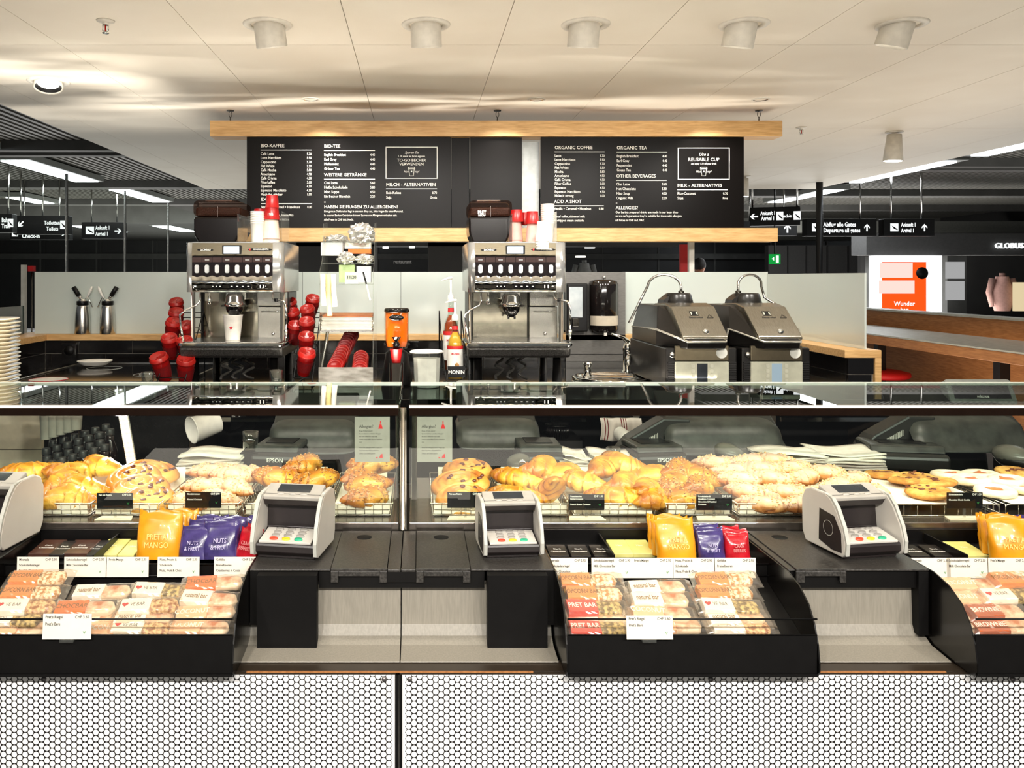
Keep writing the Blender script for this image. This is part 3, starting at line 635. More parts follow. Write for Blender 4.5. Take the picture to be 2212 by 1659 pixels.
# dark kiosks seen under the beam
m = MB(); Y = 9
m.box(wx(640,Y), wx(812,Y), Y, Y+.3, 0, 2.3); m.box(wx(925,Y), wx(1018,Y), Y, Y+.3, 0, 2.3); m.box(wx(812,Y), wx(925,Y), Y+.1, Y+.2, 0, wz(588,Y)); m.box(wx(640,Y), wx(1465,Y), Y, Y+.3, wz(532,Y), 2.3)
SHOPF = solo(m, 'shop_front', HALLD, 'dark shop front seen under the oak beam between the machines', 'shop front')
m = MB(); text_mb(m, 'restaurant', wx(850,8.9), 8.9, wz(569,8.9), 8*8.9/F, sx=.8, bold=.02); part(m, 'window_lettering', mat('dim_letter', (150,150,150), .6), SHOPF, thick=.01)
for i, (px, py) in enumerate(((833, 537), (890, 536), (1274, 536), (1254, 556))):
    Y = 8.6 if i < 2 else 12; m = MB(); m.lathe([(.0001,0),(.03*(1+i//2*1.5),0),(.03*(1+i//2*1.5),.02),(.0001,.02)], (wx(px,Y), Y, wz(py,Y)), 16)
    solo(m, 'round_ceiling_lamp', emit('small_glow', (255,250,240), 3), 'tiny round lamp glowing under the oak beam, '+('left one between the machines', 'right one between the machines', 'upper one right of the right machine', 'lower one right of the right machine')[i], 'lamp')
# high table, screen board and stools at right
t = thing('high_table', 'long oak high table with pale top at the right edge', 'table', (3.5, 5, 0))
m = MB(); m.box(3.17, 3.75, 3.0, 8.0, .985, 1.045); part(m, 'table_top', [WOODD], t, bevel=.003)
m = MB(); m.box(3.17, 3.75, 3.0, 8.0, 1.0455, 1.055); part(m, 'laminate', mat('pale_laminate', (170,170,160), 0.25), t)
for y in (3.6, 4.9, 6.2, 7.6):
    m = MB(); m.box(3.42, 3.48, y, y+.06, .001, .984); part(m, 'leg', BLACK, t)
t = thing('bench_screen', 'oak screen board with pale top rail behind the high table', 'screen', (3.95, 5, 0))
m = MB(); m.box(3.86, 3.95, 3.0, 8.4, .3, 1.17); part(m, 'board', WOODD, t)
m = MB(); m.box(3.84, 3.99, 3.0, 8.4, 1.1705, 1.185); part(m, 'top_rail', mat('pale_laminate', (170,170,160), 0.25), t)
REDS = mat('red_upholstery', (190,16,20), 0.6, c2=(205,22,24), scale=200)
for i, y in enumerate((5.35, 6.25)):
    x = 3.18 if i == 0 else 3.45
    t = thing('bar_stool', ('round red bar stool nearer the case under the high table', 'round red bar stool further back under the high table')[i], 'stool', (x, y, 0), 'red bar stools')
    m = MB(); m.lathe([(.0001,.70),(.20,.70),(.215,.715),(.21,.74),(.15,.755),(.0001,.758)], (x,y,0), 36); part(m, 'seat', REDS, t)
    m = MB(); m.cyl((x,y,0), .03, .02, .699, 14); m.lathe([(.0001,0.001),(.2,.001),(.2,.012),(.03,.022)], (x,y,0), 28); part(m, 'pedestal', BLACK, t)
# ================================================================ FRONT COUNTER
YP = 1.455; ZPT = wz(1453, YP)
t = thing('service_counter', 'long service counter clad in perforated metal under the display cases', 'counter', (.3, 1.6, 0))
m = MB(); m.box(-1.6, 1.95, 1.50, 2.2, .02, .742); m.box(-1.6, 1.95, 1.795, 2.2, .743, .902); part(m, 'counter_body', BLACKM, t)
m = MB(); m.box(-1.6, 1.95, YP+.002, 1.499, ZPT+.0005, .7615); part(m, 'worktop_edge', mat('bronze_edge', (46,38,30), 0.3), t, bevel=.001)
m = MB(); m.box(-.30, .20, YP-.003, YP+.0015, ZPT+.0008, ZPT+.0026); part(m, 'oak_strip', WOODD, t)
m = MB(); m.box(.70, .92, YP-.003, YP+.0015, ZPT+.0008, ZPT+.0026); part(m, 'oak_strip', WOODD, t)
def perforated(x0, x1, z0, z1, y, label):
    p = .01095; cwid = p*math.sqrt(3)/2; rh = .0051; Rr = p/math.sqrt(3)
    v = []; f = []
    n = 12
    nc = int((x1-x0)/cwid)-1; nr = int((z1-z0)/p)
    cs = [(math.cos(k*PI/6), math.sin(k*PI/6)) for k in range(n)]
    hexp = []
    for k in range(n):
        a = k*PI/6
        rr = Rr if k % 2 == 0 else Rr*math.cos(PI/6)
        hexp.append((rr*math.cos(a), rr*math.sin(a)))
    for c in range(nc):
        cx = x0+cwid*(c+1)
        for r in range(nr):
            cz = z1-.006-p*r-(p/2 if c % 2 else 0)
            b = len(v)
            v += [(cx+h[0], y, cz+h[1]) for h in hexp]+[(cx+rh*q[0], y, cz+rh*q[1]) for q in cs]+[(cx+rh*q[0], y+.0006, cz+rh*q[1]) for q in cs]
            for k in range(n):
                l = (k+1) % n
                f.append((b+k, b+l, b+n+l, b+n+k)); f.append((b+n+k, b+n+l, b+2*n+l, b+2*n+k))
    m = MB(); m.v = v; m.f = f; m.m = [0]*len(f); m.s = [False]*len(f)
    t = thing('perforated_panel', label, 'panel', ((x0+x1)/2, y, z0))
    xa = x0; xb = x0+cwid*(nc+1)
    part(m, 'perforated_sheet', mat('dark_perforated_metal', (20,16,15), 0.4, 0.2), t)
    m = MB(); m.box(x0-.004, x1+.001, y+.0008, y+.003, z0-.01, z1); part(m, 'backing_board', mat('white_backing', (248,248,248), 0.45, c2=(252,252,252)), t)
    m = MB(); m.box(x0-.006, x1+.002, y-.001, y+.0012, z1-.0025, z1+.001); part(m, 'edge_trim', mat('bronze_edge', (46,38,30), 0.3), t)
    for px in ([95, 830] if x1 < 0 else [885, 1535, 2187]):
        m = MB()
        m.lathe([(.0045,0),(.0045,-.002),(.0001,-.0028)], (0,0,0), 12, T=Matrix.Translation((wx(px,y), y, z1-.011)) @ Matrix.Rotation(R(-90), 4, 'X'))
        part(m, 'screw_head', mat('grey_screw', (120,116,116), .4, .6), t)
perforated(-1.18, wx(852,YP), .40, ZPT, YP, 'white backed perforated metal panel left of the upright joint')
perforated(wx(871,YP), 1.42, .40, ZPT, YP, 'white backed perforated metal panel right of the upright joint')
m = MB(); m.box(wx(854,YP), wx(860,YP), YP-.004, YP+.01, .02, ZPT-.003); m.box(wx(863.5,YP), wx(869,YP), YP-.004, YP+.01, .02, ZPT-.003); m.box(wx(860,YP), wx(863.5,YP), YP-.0005, YP+.008, .02, ZPT-.003, 1)
solo(m, 'joint_profile', [BLACK, CHROME], 'upright dark metal joint between the two perforated panels', 'joint')
m = MB(); m.box(-1.6, 1.95, 1.47, 1.5, .0, .385); solo(m, 'plinth_board', BLACKM, 'black plinth board below the perforated panels', 'plinth')
# ---------------------------------------------------------------- stands between the bins
ZS = .905; YF = 1.556
def woodpanel(x0, x1):
    m = MB(); m.prism([(1.578, .868), (1.60, .868), (1.60, .7625), (1.487, .7625), (1.488, .7645), (1.545, .768), (1.565, .777), (1.574, .795)], x0, x1, 'x'); return m
def slab(m, x0, x1, y0, y1, z0, z1): m.box(x0, x1, y0, y1, z0, z1)
t = thing('card_terminal_stand', 'black stone topped stand with two card terminals between the left bins', 'stand', (-.03, 1.65, .762))
X = lambda px: wx(px, YF)
m = MB(); m.box(-.315, X(715)-.001, YF, 1.79, ZS-.004, ZS); part(m, 'top_slab', SLATE, t, bevel=.001)
m = MB(); m.box(X(836)+.001, X(866)-.0008, YF-.002, 1.79, ZS-.005, ZS); part(m, 'top_slab', SLATE, t, bevel=.001)
m = MB(); m.box(X(866)+.0008, X(899)-.001, YF-.002, 1.79, ZS-.005, ZS); part(m, 'top_slab', SLATE, t, bevel=.001)
m = MB(); m.box(X(1016)+.001, .253, YF, 1.79, ZS-.004, ZS); part(m, 'top_slab', SLATE, t, bevel=.001)
for a, b, hx in ((715, 836, 787), (899, 1016, 953)):
    m = MB(); x0, x1 = X(a), X(b); m.box(x0, x1, YF-.004, 1.785, ZS-.002, ZS+.002)
    m.box(x0, x0+.014, YF-.004, YF+.002, ZS-.024, ZS-.003); m.box(x1-.014, x1, YF-.004, YF+.002, ZS-.024, ZS-.003); m.box(x0+.014, x1-.014, YF-.004, YF+.002, ZS-.012, ZS-.003)
    l = part(m, 'bin_lid', SLATE, t, bevel=.0008)
    m = MB(); m.lathe([(.0001,.0004),(.0155,.0004),(.0158,0)], (wx(hx, 1.74), 1.74, ZS+.002), 28); part(m, 'round_hole', BLACKM, l)
m = MB(); m.box(-.315, X(566), YF+.002, YF+.02, .80, ZS-.0045); m.box(X(688), X(1047), YF+.006, YF+.018, .868, ZS-.0045); m.box(X(1178), .253, YF+.002, YF+.02, .80, ZS-.0045)
m.box(X(836), X(899), YF-.001, YF+.01, ZS-.024, ZS-.005)
part(m, 'fascia', BLACK, t)
for a, b in ((560, 687), (1051, 1179)):
    m = MB(); m.box(X(a), X(b), YF-.022, YF+.004, wz(1412, YF-.022), ZS-.0045); part(m, 'drop_panel', BLACKM, t)
part(woodpanel(-.318, X(866)-.001), 'limed_board', WHITEWASH, t); part(woodpanel(X(866)+.001, .250), 'limed_board', WHITEWASH, t)
t = thing('card_terminal_stand', 'black stone topped stand with a single card terminal at right', 'stand', (.82, 1.65, .762))
m = MB(); m.box(.690, wx(1717,YF), YF, 1.79, ZS-.004, ZS); part(m, 'top_slab', SLATE, t, bevel=.001)
m = MB(); m.box(wx(1718,YF), wx(1826,YF), YF-.004, 1.785, ZS-.002, ZS+.002); m.box(wx(1718,YF), wx(1737,YF), YF-.004, YF+.002, ZS-.024, ZS-.003); m.box(wx(1813,YF), wx(1826,YF), YF-.004, YF+.002, ZS-.024, ZS-.003); m.box(wx(1737,YF), wx(1813,YF), YF-.004, YF+.002, ZS-.012, ZS-.003)
l = part(m, 'bin_lid', SLATE, t, bevel=.0008)
m = MB(); m.lathe([(.0001,.0004),(.0155,.0004),(.0158,0)], (wx(1684,1.74), 1.74, ZS+.002), 28); part(m, 'round_hole', BLACKM, l)
m = MB(); m.box(wx(1827,YF), .953, YF, 1.79, ZS-.004, ZS); part(m, 'top_slab', SLATE, t, bevel=.001)
m = MB(); m.box(.690, .953, YF+.006, YF+.018, .868, ZS-.0045); part(m, 'fascia', BLACK, t)
m = MB(); m.box(wx(1983,YF), .951, YF-.002, YF+.03, wz(1372,YF), ZS-.0045); part(m, 'drop_panel', BLACKM, t)
part(woodpanel(.690, .951), 'limed_board', WHITEWASH, t)
t = thing('card_terminal_stand', 'black stone topped stand at the far left picture edge', 'stand', (-1.0, 1.65, .762))
m = MB(); m.box(-1.25, -.813, YF, 1.79, ZS-.004, ZS); part(m, 'top_slab', SLATE, t, bevel=.001)
part(woodpanel(-1.25, -.815), 'limed_board', WHITEWASH, t)
# ---------------------------------------------------------------- snack bins with curved cheeks
CHEEK = mat('bin_cheek_black', (9,8,7), 0.25, c2=(13,11,10), coat=0.2)
def binbox(x0, x1, label):
    t = thing('snack_bin', label, 'bin', ((x0+x1)/2, 1.6, .77))
    prof = [(1.792, .903), (1.792, .764), (1.432, .764), (1.424, .775), (1.424, .79), (1.430, .82), (1.443, .85), (1.465, .876), (1.50, .895), (1.545, .9045)]
    for s, x in (('l', x0), ('r', x1)):
        m = MB(); m.prism(prof, x-.0012, x+.0012, 'x'); part(m, 'side_cheek', CHEEK, t)
    a, b = x0+.0015, x1-.0015
    m = MB(); m.box(a, b, 1.430, 1.436, .766, wz(1373,1.43)); m.box(a, b, 1.425, 1.4295, .766, .7705); part(m, 'front_panel', BLACKM, t, bevel=.0008)
    m = MB(); m.prism([(1.4365,.795),(1.635,.853),(1.635,.845),(1.4365,.787)], a, b, 'x'); m.box(a, b, 1.635, 1.638, .80, .886); m.prism([(1.6385,.870),(1.788,.880),(1.788,.874),(1.6385,.864)], a, b, 'x'); m.box(a, b, 1.7885, 1.793, .874, .908); part(m, 'tray', BLACK, t)
    for y, z, r in ((1.431, wz(1338,1.43), .0016), (1.431, wz(1374,1.43)+.0012, .0016), (1.630, .889, .0014), (1.630, .866, .0012)):
        m = MB(); m.tube([(a, y, z), (b, y, z)], r, 8); part(m, 'rail', BLACK, t)
    return t
binbox(-.812, -.3175, 'black snack bin at left with a leaning pack pile and five price cards'); binbox(.2545, .686, 'black snack bin in the middle of the counter'); binbox(.9555, 1.42, 'black snack bin cut by the right picture edge')
m = MB()
for x in [wx(px,1.43) for px in (1246, 1466)]: m.tube([(x, 1.431, wz(1338,1.43)-.001), (x, 1.431, wz(1374,1.43)+.002)], .0013, 6)
# ---------------------------------------------------------------- price cards of the bins
CARD = mat('cream_card', (236,230,214), 0.6, c2=(240,235,220))
def card(px, py, w, h, Y, lines, price, label, name='price_card', leaf=True, mt=None, ik=None, tilt=-3, grp='cream price cards on the snack bins'):
    """card whose top left corner is at px, py"""
    x = wx(px, Y); z = wz(py, Y)
    t = thing(name, label, 'price card', (x+w/2, Y, z-h), grp)
    b = BASE[t.name]
    m = MB(); m.box(x, x+w, Y, Y+.0012, z-h, z); part(m, 'card', mt or CARD, t)
    m = MB()
    for i, s in enumerate(lines): text_mb(m, s, x+w*.05, Y-.0004, z-h*(.18+i*.27), h*.115, bold=.015, sx=.85)
    if price: text_mb(m, price, x+w*.95, Y-.0004, z-h*.18, h*.12, 'RIGHT', bold=.01, sx=.85)
    if leaf:
        q = x+w*.86; e = z-h*.72
        m.prism([(q,e-.003),(q-.0025,e+.002),(q-.0008,e+.001)], Y-.0005, Y-.0001, 'y', 1); m.prism([(q,e-.003),(q+.0006,e+.001),(q+.0025,e+.0025)], Y-.0005, Y-.0001, 'y', 1)
    part(m, 'lettering', [ik or INK, mat('leaf_green', (40,130,60), .6)], t)
    t.rotation_euler = (R(tilt), 0, 0)
    return t
CY = 1.6225
c1 = [(36,'Meersalz','Schokoladenriegel','Sea Salt Chocolate','sea salt chocolate'),(138,'Schokoladenriegel','Milk Chocolate Bar','','milk chocolate bars'),(230,"Pret's Mango",'','','dried mango'),(340,'Nuss, Frucht &','Schokolade','Nuts, Fruit & Choc','nuts and fruit'),(462,'Gefüllte','Preiselbeeren','Cranberries in Coats','cranberries')]
for px, a, b, c, d in c1: card(px, 1204, .0815, .0385, CY, [a, b, c], 'CHF 2.30', 'cream price card for %s on the left snack bin' % d)
c2 = [(1182,'Meersalz','Schokoladenriegel','Sea Salt Chocolate','sea salt chocolate'),(1278,'Schokoladenriegel','Milk Chocolate Bar','','milk chocolate bars'),(1366,"Pret's Mango",'','','dried mango'),(1455,'Nuss, Frucht &','Schokolade','Nuts, Fruit & Choc','nuts and fruit'),(1545,'Gefüllte','Preiselbeeren','','cranberries')]
for px, a, b, c, d in c2: card(px, 1206, .0795, .0385, CY, [a, b, c], 'CHF 2.90', 'cream price card for %s on the middle snack bin' % d)
for px, a, b, c, d in [(1966,'Meersalz','Schokolade','','sea salt chocolate'),(2046,'Schokoladenriegel','Milk Chocolate Bar','','milk chocolate bars'),(2136,"Pret's Mango",'','','dried mango')]: card(px, 1206, .0795, .0385, CY, [a, b, c], 'CHF 2.30', 'cream price card for %s on the right snack bin' % d)
card(91, 1328, .083, .042, 1.421, ["Pret's Riegel", "Pret's Bars"], 'CHF 3.60', 'cream price card clipped to the front of the left snack bin', tilt=-6)
card(1354, 1332, .079, .039, 1.421, ["Pret's Riegel", "Pret's Bars"], 'CHF 3.60', 'cream price card clipped to the front of the middle snack bin', tilt=-6)
for px, n in ((143, 'left'), (1403, 'middle')):
    Y = 1.418; x = wx(px, Y); z = wz(1383, Y)
    m = MB(); m.box(x-.012, x+.012, Y-.001, Y+.007, z-.004, z+.001); solo(m, 'card_clip', CLEARP, 'clear plastic clip under the price card of the %s snack bin' % n, 'clip', bevel=.0008)
# ---------------------------------------------------------------- wrapped snack bars
NUT = mat('nutty_filling', (150,88,30), 0.4, c2=(238,206,150), scale=140, bump=0.8, ramp=(.4,.6), coat=.4)
SEED = mat('seed_filling', (104,84,40), 0.4, c2=(214,190,120), scale=110, bump=0.8, ramp=(.42,.58), coat=.4)
POP = mat('popcorn_filling', (186,128,58), 0.5, c2=(250,238,205), scale=120, bump=0.9, ramp=(.42,.56), coat=.3)
PINKB = mat('pale_bar', (190,108,56), 0.35, c2=(244,222,192), scale=28, ramp=(.42,.58), coat=.6)
LBL = {'cream': mat('label_cream', (250,245,232), 0.4), 'orange': mat('label_orange', (226,112,44), 0.4), 'red': mat('label_red', (214,66,50), 0.4), 'peach': mat('label_peach', (240,190,150), 0.4), 'brown': mat('label_brown', (176,84,40), .4), 'tan': mat('label_tan', (226,140,70), .4)}
INKR = mat('ink_red', (196,34,36), .5); INKY = mat('ink_gold', (120,84,30), .5)
def make_bar(fill, lab, word, inkm, heart=False):
    L, Wd, H = .112, .034, .018
    t = thing('snack_bar', 'wrapped bar', 'snack bar', (0,0,0))
    m = MB()
    def fn(u, v):
        a = 2*PI*u; x = (v-.5)*L*.93; e = min(1, (1-abs(2*v-1))*6)**.5
        c, s = math.cos(a), math.sin(a)
        q = 1+.12*noise.noise(Vector((x*60, c*2, s*2)))
        return (x, Wd*.46*math.copysign(abs(c)**.6, c)*e*q, H*.5+H*.46*math.copysign(abs(s)**.7, s)*e*q)
    m.grid(fn, 14, 18, cu=True); part(m, 'filling', fill, t)
    m = MB(); m.prism([(-Wd*.49,.002),(-Wd*.51,H*.5),(-Wd*.44,H*1.02),(Wd*.44,H*1.02),(Wd*.51,H*.5),(Wd*.49,.002)], -L*.47, L*.02, 'x'); lb = part(m, 'paper_label', LBL[lab], t, bevel=.0012)
    m = MB()
    Tm = Matrix.Translation((0, 0, H*1.03)) @ Matrix.Rotation(R(-90), 4, 'X')
    if heart:
        hx = -L*.39; h = []
        for k in range(20):
            a = 2*PI*k/20; h.append((hx+.00036*16*math.sin(a)**3, -.003+.00036*(13*math.cos(a)-5*math.cos(2*a)-2*math.cos(3*a)-math.cos(4*a))+.003))
        m.prism([(p[0], p[1]) for p in h], H*1.022, H*1.045, 'z', 1)
        text_mb(m, word, -L*.31, 0, -.004, .008, 'LEFT', T=Tm, sx=.72)
    else: text_mb(m, word, -L*.225, 0, -.0045, .0105, 'CENTER', T=Tm, sx=.62 if len(word) > 8 else .78, bold=.02)
    part(m, 'lettering', [inkm, INKR], lb)
    m = MB()
    def fw(u, v):
        a = 2*PI*u; vv = abs(2*v-1); x = (v-.5)*L*1.16; e = 1 if vv < .82 else 1-(vv-.82)/.18*.97
        c, s = math.cos(a), math.sin(a); q = 1+.10*noise.noise(Vector((x*90, c*3, s*3+5)))
        wd = Wd*(.54 if vv < .82 else .54+(vv-.82)*.35)
        return (x, wd*math.copysign(abs(c)**.6, c)*q, H*.5+H*.64*math.copysign(abs(s)**.7, s)*e*q)
    m.grid(fw, 16, 22, cu=True, sm=False); part(m, 'clear_wrapper', FROST, t)
    return t
BK = {}
spec = {'popcorn': (POP, 'tan', 'POPCORN BAR', INKY, False), 'pret': (SEED, 'red', 'PRET BAR', INKW, False), 'love': (SEED, 'cream', "VE BAR", INK, True), 'love2': (NUT, 'cream', 'VE BAR', INK, True), 'choc': (PINKB, 'orange', 'CHOCBAR', INKY, False), 'natural': (PINKB, 'cream', 'natural bar', INKY, False), 'brownie': (PINKB, 'brown', 'BROWNIE', INKW, False), 'coconut': (PINKB, 'peach', 'COCONUT', INKW, False)}
# px,py = centre of the pack in the photograph, stack level gives height over the sloping tray
def bars(rows, where):
    lim = {'left': (-.812, -.3175), 'middle': (.2545, .686), 'right': (.9555, 1.42)}[where.split()[2]]
    for k, (px, py, kind, lift, rz, lab) in enumerate(rows):
        # intersect the ray with the tray slope (z = .795 + (Y-1.4365)*.292) raised by the lift
        zz = .806+lift; a = .292
        # ZC-(py-VY)*Y/F = zz+(Y-1.4365)*a  ->  Y
        Y = (ZC-zz+1.4365*a)/((py-VY)/F+a)
        x = max(lim[0]+.066, min(lim[1]-.066, wx(px, Y))) if px > 0 else wx(px, Y); z = zz+(Y-1.4365)*a-.011
        first = kind not in BK
        if first: BK[kind] = make_bar(*spec[kind])
        place(BK[kind], first, (x, Y, z), (R(22), R((k*7) % 5-2), R(rz+(k*13) % 9-4)), '%s %s' % (lab, where), 'snack bars in the bins')
A = 'in the left bin'
bars([(88,1246,'popcorn',.040,3,'popcorn bar on top of the leftmost pile'), (72,1278,'popcorn',.030,2,'popcorn bar second down the leftmost pile'), (58,1309,'love2',.026,2,'heart labelled nut bar on the leftmost pile'),
      (30,1335,'love',.014,0,'heart labelled bar low in the leftmost pile'), (40,1356,'coconut',.003,0,'pale bar at the bottom of the leftmost pile'),
      (225,1277,'natural',.016,1,'pinkish bar with cream label, upper row'), (188,1312,'choc',.020,2,'orange labelled chocolate bar, middle row'), (220,1330,'natural',.006,0,'pale bar under the orange labelled bar'), (250,1358,'coconut',.001,0,'peach labelled bar, bottom row behind the rail'),
      (352,1274,'love',.014,2,'heart labelled bar, upper row in the middle'), (326,1307,'love2',.020,2,'heart labelled bar, centre of the pile'), (315,1333,'natural',.008,0,'cream labelled bar just above the rail'), (310,1354,'love2',.004,0,'heart labelled bar behind the front rail'),
      (466,1258,'choc',.026,2,'orange chocolate bar at upper right'), (462,1292,'natural',.022,-4,'cream labelled bar turned slightly, right side'), (448,1322,'coconut',.014,3,'pale peach bar, right side middle'), (435,1354,'coconut',.002,0,'peach labelled bar at bottom right')], A)
A = 'in the middle bin'
bars([(1272,1252,'popcorn',.030,0,'popcorn bar at the upper left'), (1284,1281,'popcorn',.026,0,'popcorn bar second from top at left'), (1283,1311,'pret',.020,0,'red labelled bar above the rail'), (1281,1330,'natural',.008,0,'white labelled bar under the red one'), (1290,1355,'pret',.004,0,'red labelled bar behind the front rail'),
      (1420,1268,'natural',.022,2,'cream labelled bar on the central heap'), (1426,1294,'natural',.024,-1,'cream labelled bar, middle of the central heap'), (1428,1323,'coconut',.016,-2,'peach labelled bar above the front price card'), (1452,1350,'coconut',.004,0,'peach bar right of the front price card'), (1398,1336,'natural',.002,0,'cream bar behind the front price card'),
      (1566,1250,'popcorn',.034,0,'popcorn bar on top of the right heap'), (1566,1278,'popcorn',.026,0,'popcorn bar second down the right heap'), (1578,1309,'love',.022,0,'heart labelled bar, middle of the right heap'), (1590,1334,'natural',.012,0,'cream bar low on the right heap'), (1600,1352,'love2',.006,0,'heart labelled bar under the rail at right')], A)
A = 'in the right bin'
bars([(2098,1262,'coconut',.024,2,'peach wrapped bar at upper left'), (2100,1292,'coconut',.018,3,'peach wrapped bar, left middle'), (2194,1250,'popcorn',.034,6,'popcorn bar at top, by the picture edge'), (2180,1284,'love',.024,4,'heart labelled bar, by the picture edge'), (2150,1320,'brownie',.016,4,'brown labelled bar above the rail'), (2166,1352,'brownie',.006,0,'brown labelled bar behind the rail'), (2085,1345,'natural',.000,0,'cream labelled bar low at left')], A)
# ---------------------------------------------------------------- upper tier: chocolate bars and pouches
def slabbar(px, py, col, w, d, lab, ink=True, rz=0, dz=0, word='Dark Chocolate'):
    Y = 1.70; 
    for _ in range(4): Y = (ZC-(.880+dz+(Y-1.6385)*.067))*F/(py-VY)
    x = wx(px, Y); z = .873+dz+(Y-1.6385)*.067
    t = thing('chocolate_bar', lab, 'chocolate bar', (x, Y, z), 'flat chocolate bars on the upper tier')
    m = MB(); m.box(x-w/2, x+w/2, Y-d/2, Y+d/2, z, z+.009); part(m, 'wrapper', col, t, bevel=.0015)
    m = MB(); Tm = Matrix.Translation((x, Y, z+.0092)) @ Matrix.Rotation(R(-90), 4, 'X')
    for i, s in enumerate(word.split()): text_mb(m, s, 0, 0, .002-i*.012, .0065, 'CENTER', T=Tm, sx=.8)
    part(m, 'lettering', INKW, t)
    t.rotation_euler = (R(4), 0, R(rz)); return t
CB = mat('chocolate_brown_wrap', (58,34,26), .3, c2=(78,48,36), scale=20, coat=.3); CK = mat('chocolate_black_wrap', (26,22,20), .3); CG = mat('pale_green_wrap', (196,190,104), .35, c2=(214,208,130), scale=15)
for i, (px, py, c, w, d, lab) in enumerate([(104,1182,CB,.05,.075,'brown wrapped chocolate bar at the far left'), (138,1184,CK,.03,.075,'dark chocolate bar between the two brown ones'), (176,1182,CB,.055,.075,'second brown wrapped chocolate bar in the left bin'), (214,1184,CK,.022,.08,'black chocolate bar beside the pale green ones')]): slabbar(px, py, c, w, d, lab)
slabbar(244, 1182, CG, .047, .085, 'pale green chocolate bar, left one in the left bin', word='Mint'); slabbar(286, 1184, CG, .034, .08, 'pale green chocolate bar beside the yellow pouches', word='Mint')
for i, px in enumerate((1204, 1250, 1298)): slabbar(px, 1190, CK, .040, .06, 'black chocolate bar in the middle bin, '+('leftmost', 'second from left', 'third from left')[i])
slabbar(1338, 1182, CG, .040, .075, 'pale green chocolate bar in the middle bin, left one', word='Mint'); slabbar(1382, 1182, CG, .046, .075, 'pale green chocolate bar in the middle bin, right one', word='Mint')
for i, px in enumerate((1970, 2020)): slabbar(px, 1190, CK, .040, .06, 'black chocolate bar in the right bin, '+('left one', 'right one')[i])
slabbar(2085, 1186, CG, .05, .075, 'pale green chocolate bar in the right bin', word='Mint')
for lab, px, z0 in (('left', 224, 0), ('middle', 1313, 0), ('right', 2052, 0)):
    x = wx(px, 1.70); m = MB(); m.box(x-.0015, x+.0015, 1.645, 1.785, .882, .902); solo(m, 'bin_divider', BLACK, 'thin black divider between chocolate bars in the %s bin' % lab, 'divider')
def make_pouch(colr, word, inkc, seed):
    w, h = .072, .075
    t = thing('snack_pouch', 'pouch', 'pouch', (0,0,0))
    m = MB()
    def fn(u, v):
        a = 2*PI*u; c, s = math.cos(a), math.sin(a)
        th = .016*math.sin(PI*min(1, (1-v)*.62+.02))**.8*(1 if v < .9 else .3)
        if v > .88: th = .0012
        q = noise.noise(Vector((c*w*40+seed, v*5, s*2+seed)))
        return (w/2*math.copysign(abs(c)**.7, c)*(1+.04*q), th*math.copysign(abs(s)**.8, s)+.004*q*v+.004*noise.noise(Vector((c*1.5, v*2, seed))), h*v+(.003*math.sin(c*6+seed) if v > .95 else 0))
    m.grid(fn, 24, 16, cu=True); part(m, 'foil_bag', colr, t)
    m = MB()
    for i, s in enumerate(word): text_mb(m, s, 0, -.0185, h*(.42-.17*i), h*.12, 'CENTER', sx=.8)
    part(m, 'lettering', inkc, t, label='printed words')
    return t
YEL = mat('yellow_pouch', (214,138,12), .35, c2=(232,162,26), scale=20, coat=.3); PUR = mat('purple_pouch', (44,36,84), .26, c2=(66,54,116), scale=40, coat=.5, bump=.4); REDP = mat('red_pouch', (160,10,24), .25, c2=(190,20,36), scale=40, coat=.6, bump=.4)
PY = make_pouch(YEL, ['PRET A', 'MANGO'], mat('ink_pale_gold', (252,214,120), .5), 1); PP = make_pouch(PUR, ['NUTS', '& FRUIT'], mat('ink_lilac', (190,180,220), .5), 2); PR = make_pouch(REDP, ['CRAN', 'BERRIES'], mat('ink_pink', (240,150,150), .5), 3)
use = set()
def pouch(P, px, py, Y, lab, rz=0, tx=-12, sc=1.0):
    f = P.name not in use; use.add(P.name)
    place(P, f, (wx(px, Y), Y, wz(py, Y)), (R(tx), 0, R(rz)), lab, 'foil snack pouches on the upper tier', sc)
pouch(PY, 343, 1206, 1.665, 'yellow mango pouch at the front of the left bin', 0, -10, 1.22)
for i, (px, py) in enumerate(((358,1200),(372,1194),(384,1188))): pouch(PY, px, py, 1.70+.024*i, 'yellow mango pouch, %s behind the front one in the left bin' % ('first','second','third')[i], 3, -14, 1.1)
for i, (px, py, s) in enumerate(((418,1208,.86),(476,1208,.98),(436,1198,.92),(492,1198,.95),(452,1190,.95),(508,1190,.92))): pouch(PP, px, py, 1.66+.032*(i//2), 'purple pouch in the left bin, %s row, %s one' % (('front','middle','back')[i//2], ('left','right')[i%2]), (-4,3)[i%2], -18, s)
for i, (px, py) in enumerate(((533,1206),(545,1196))): pouch(PR, px, py, 1.655+.04*i, ('red pouch in the left bin beside the card terminal','red pouch behind another in the left bin')[i], -30, -20, .78)
for i, (px, py) in enumerate(((1462,1208),(1450,1200),(1440,1192))): pouch(PY, px, py, 1.66+.035*i, 'yellow mango pouch in the middle bin, %s' % ('front','second','rearmost')[i], (2,-3,4)[i], -14, 1.08-.04*i)
for i, (px, py) in enumerate(((1538,1208),(1536,1200),(1530,1192))): pouch(PP, px, py, 1.655+.035*i, 'purple pouch in the middle bin, %s' % ('front','second','rearmost')[i], (2,-4,3)[i], -14, .74)
for i, (px, py) in enumerate(((1594,1206),(1588,1198),(1578,1192))): pouch(PR, px, py, 1.655+.03*i, 'red pouch in the middle bin, %s' % ('front','second','rearmost')[i], (2,-8,12)[i], -12, .68)
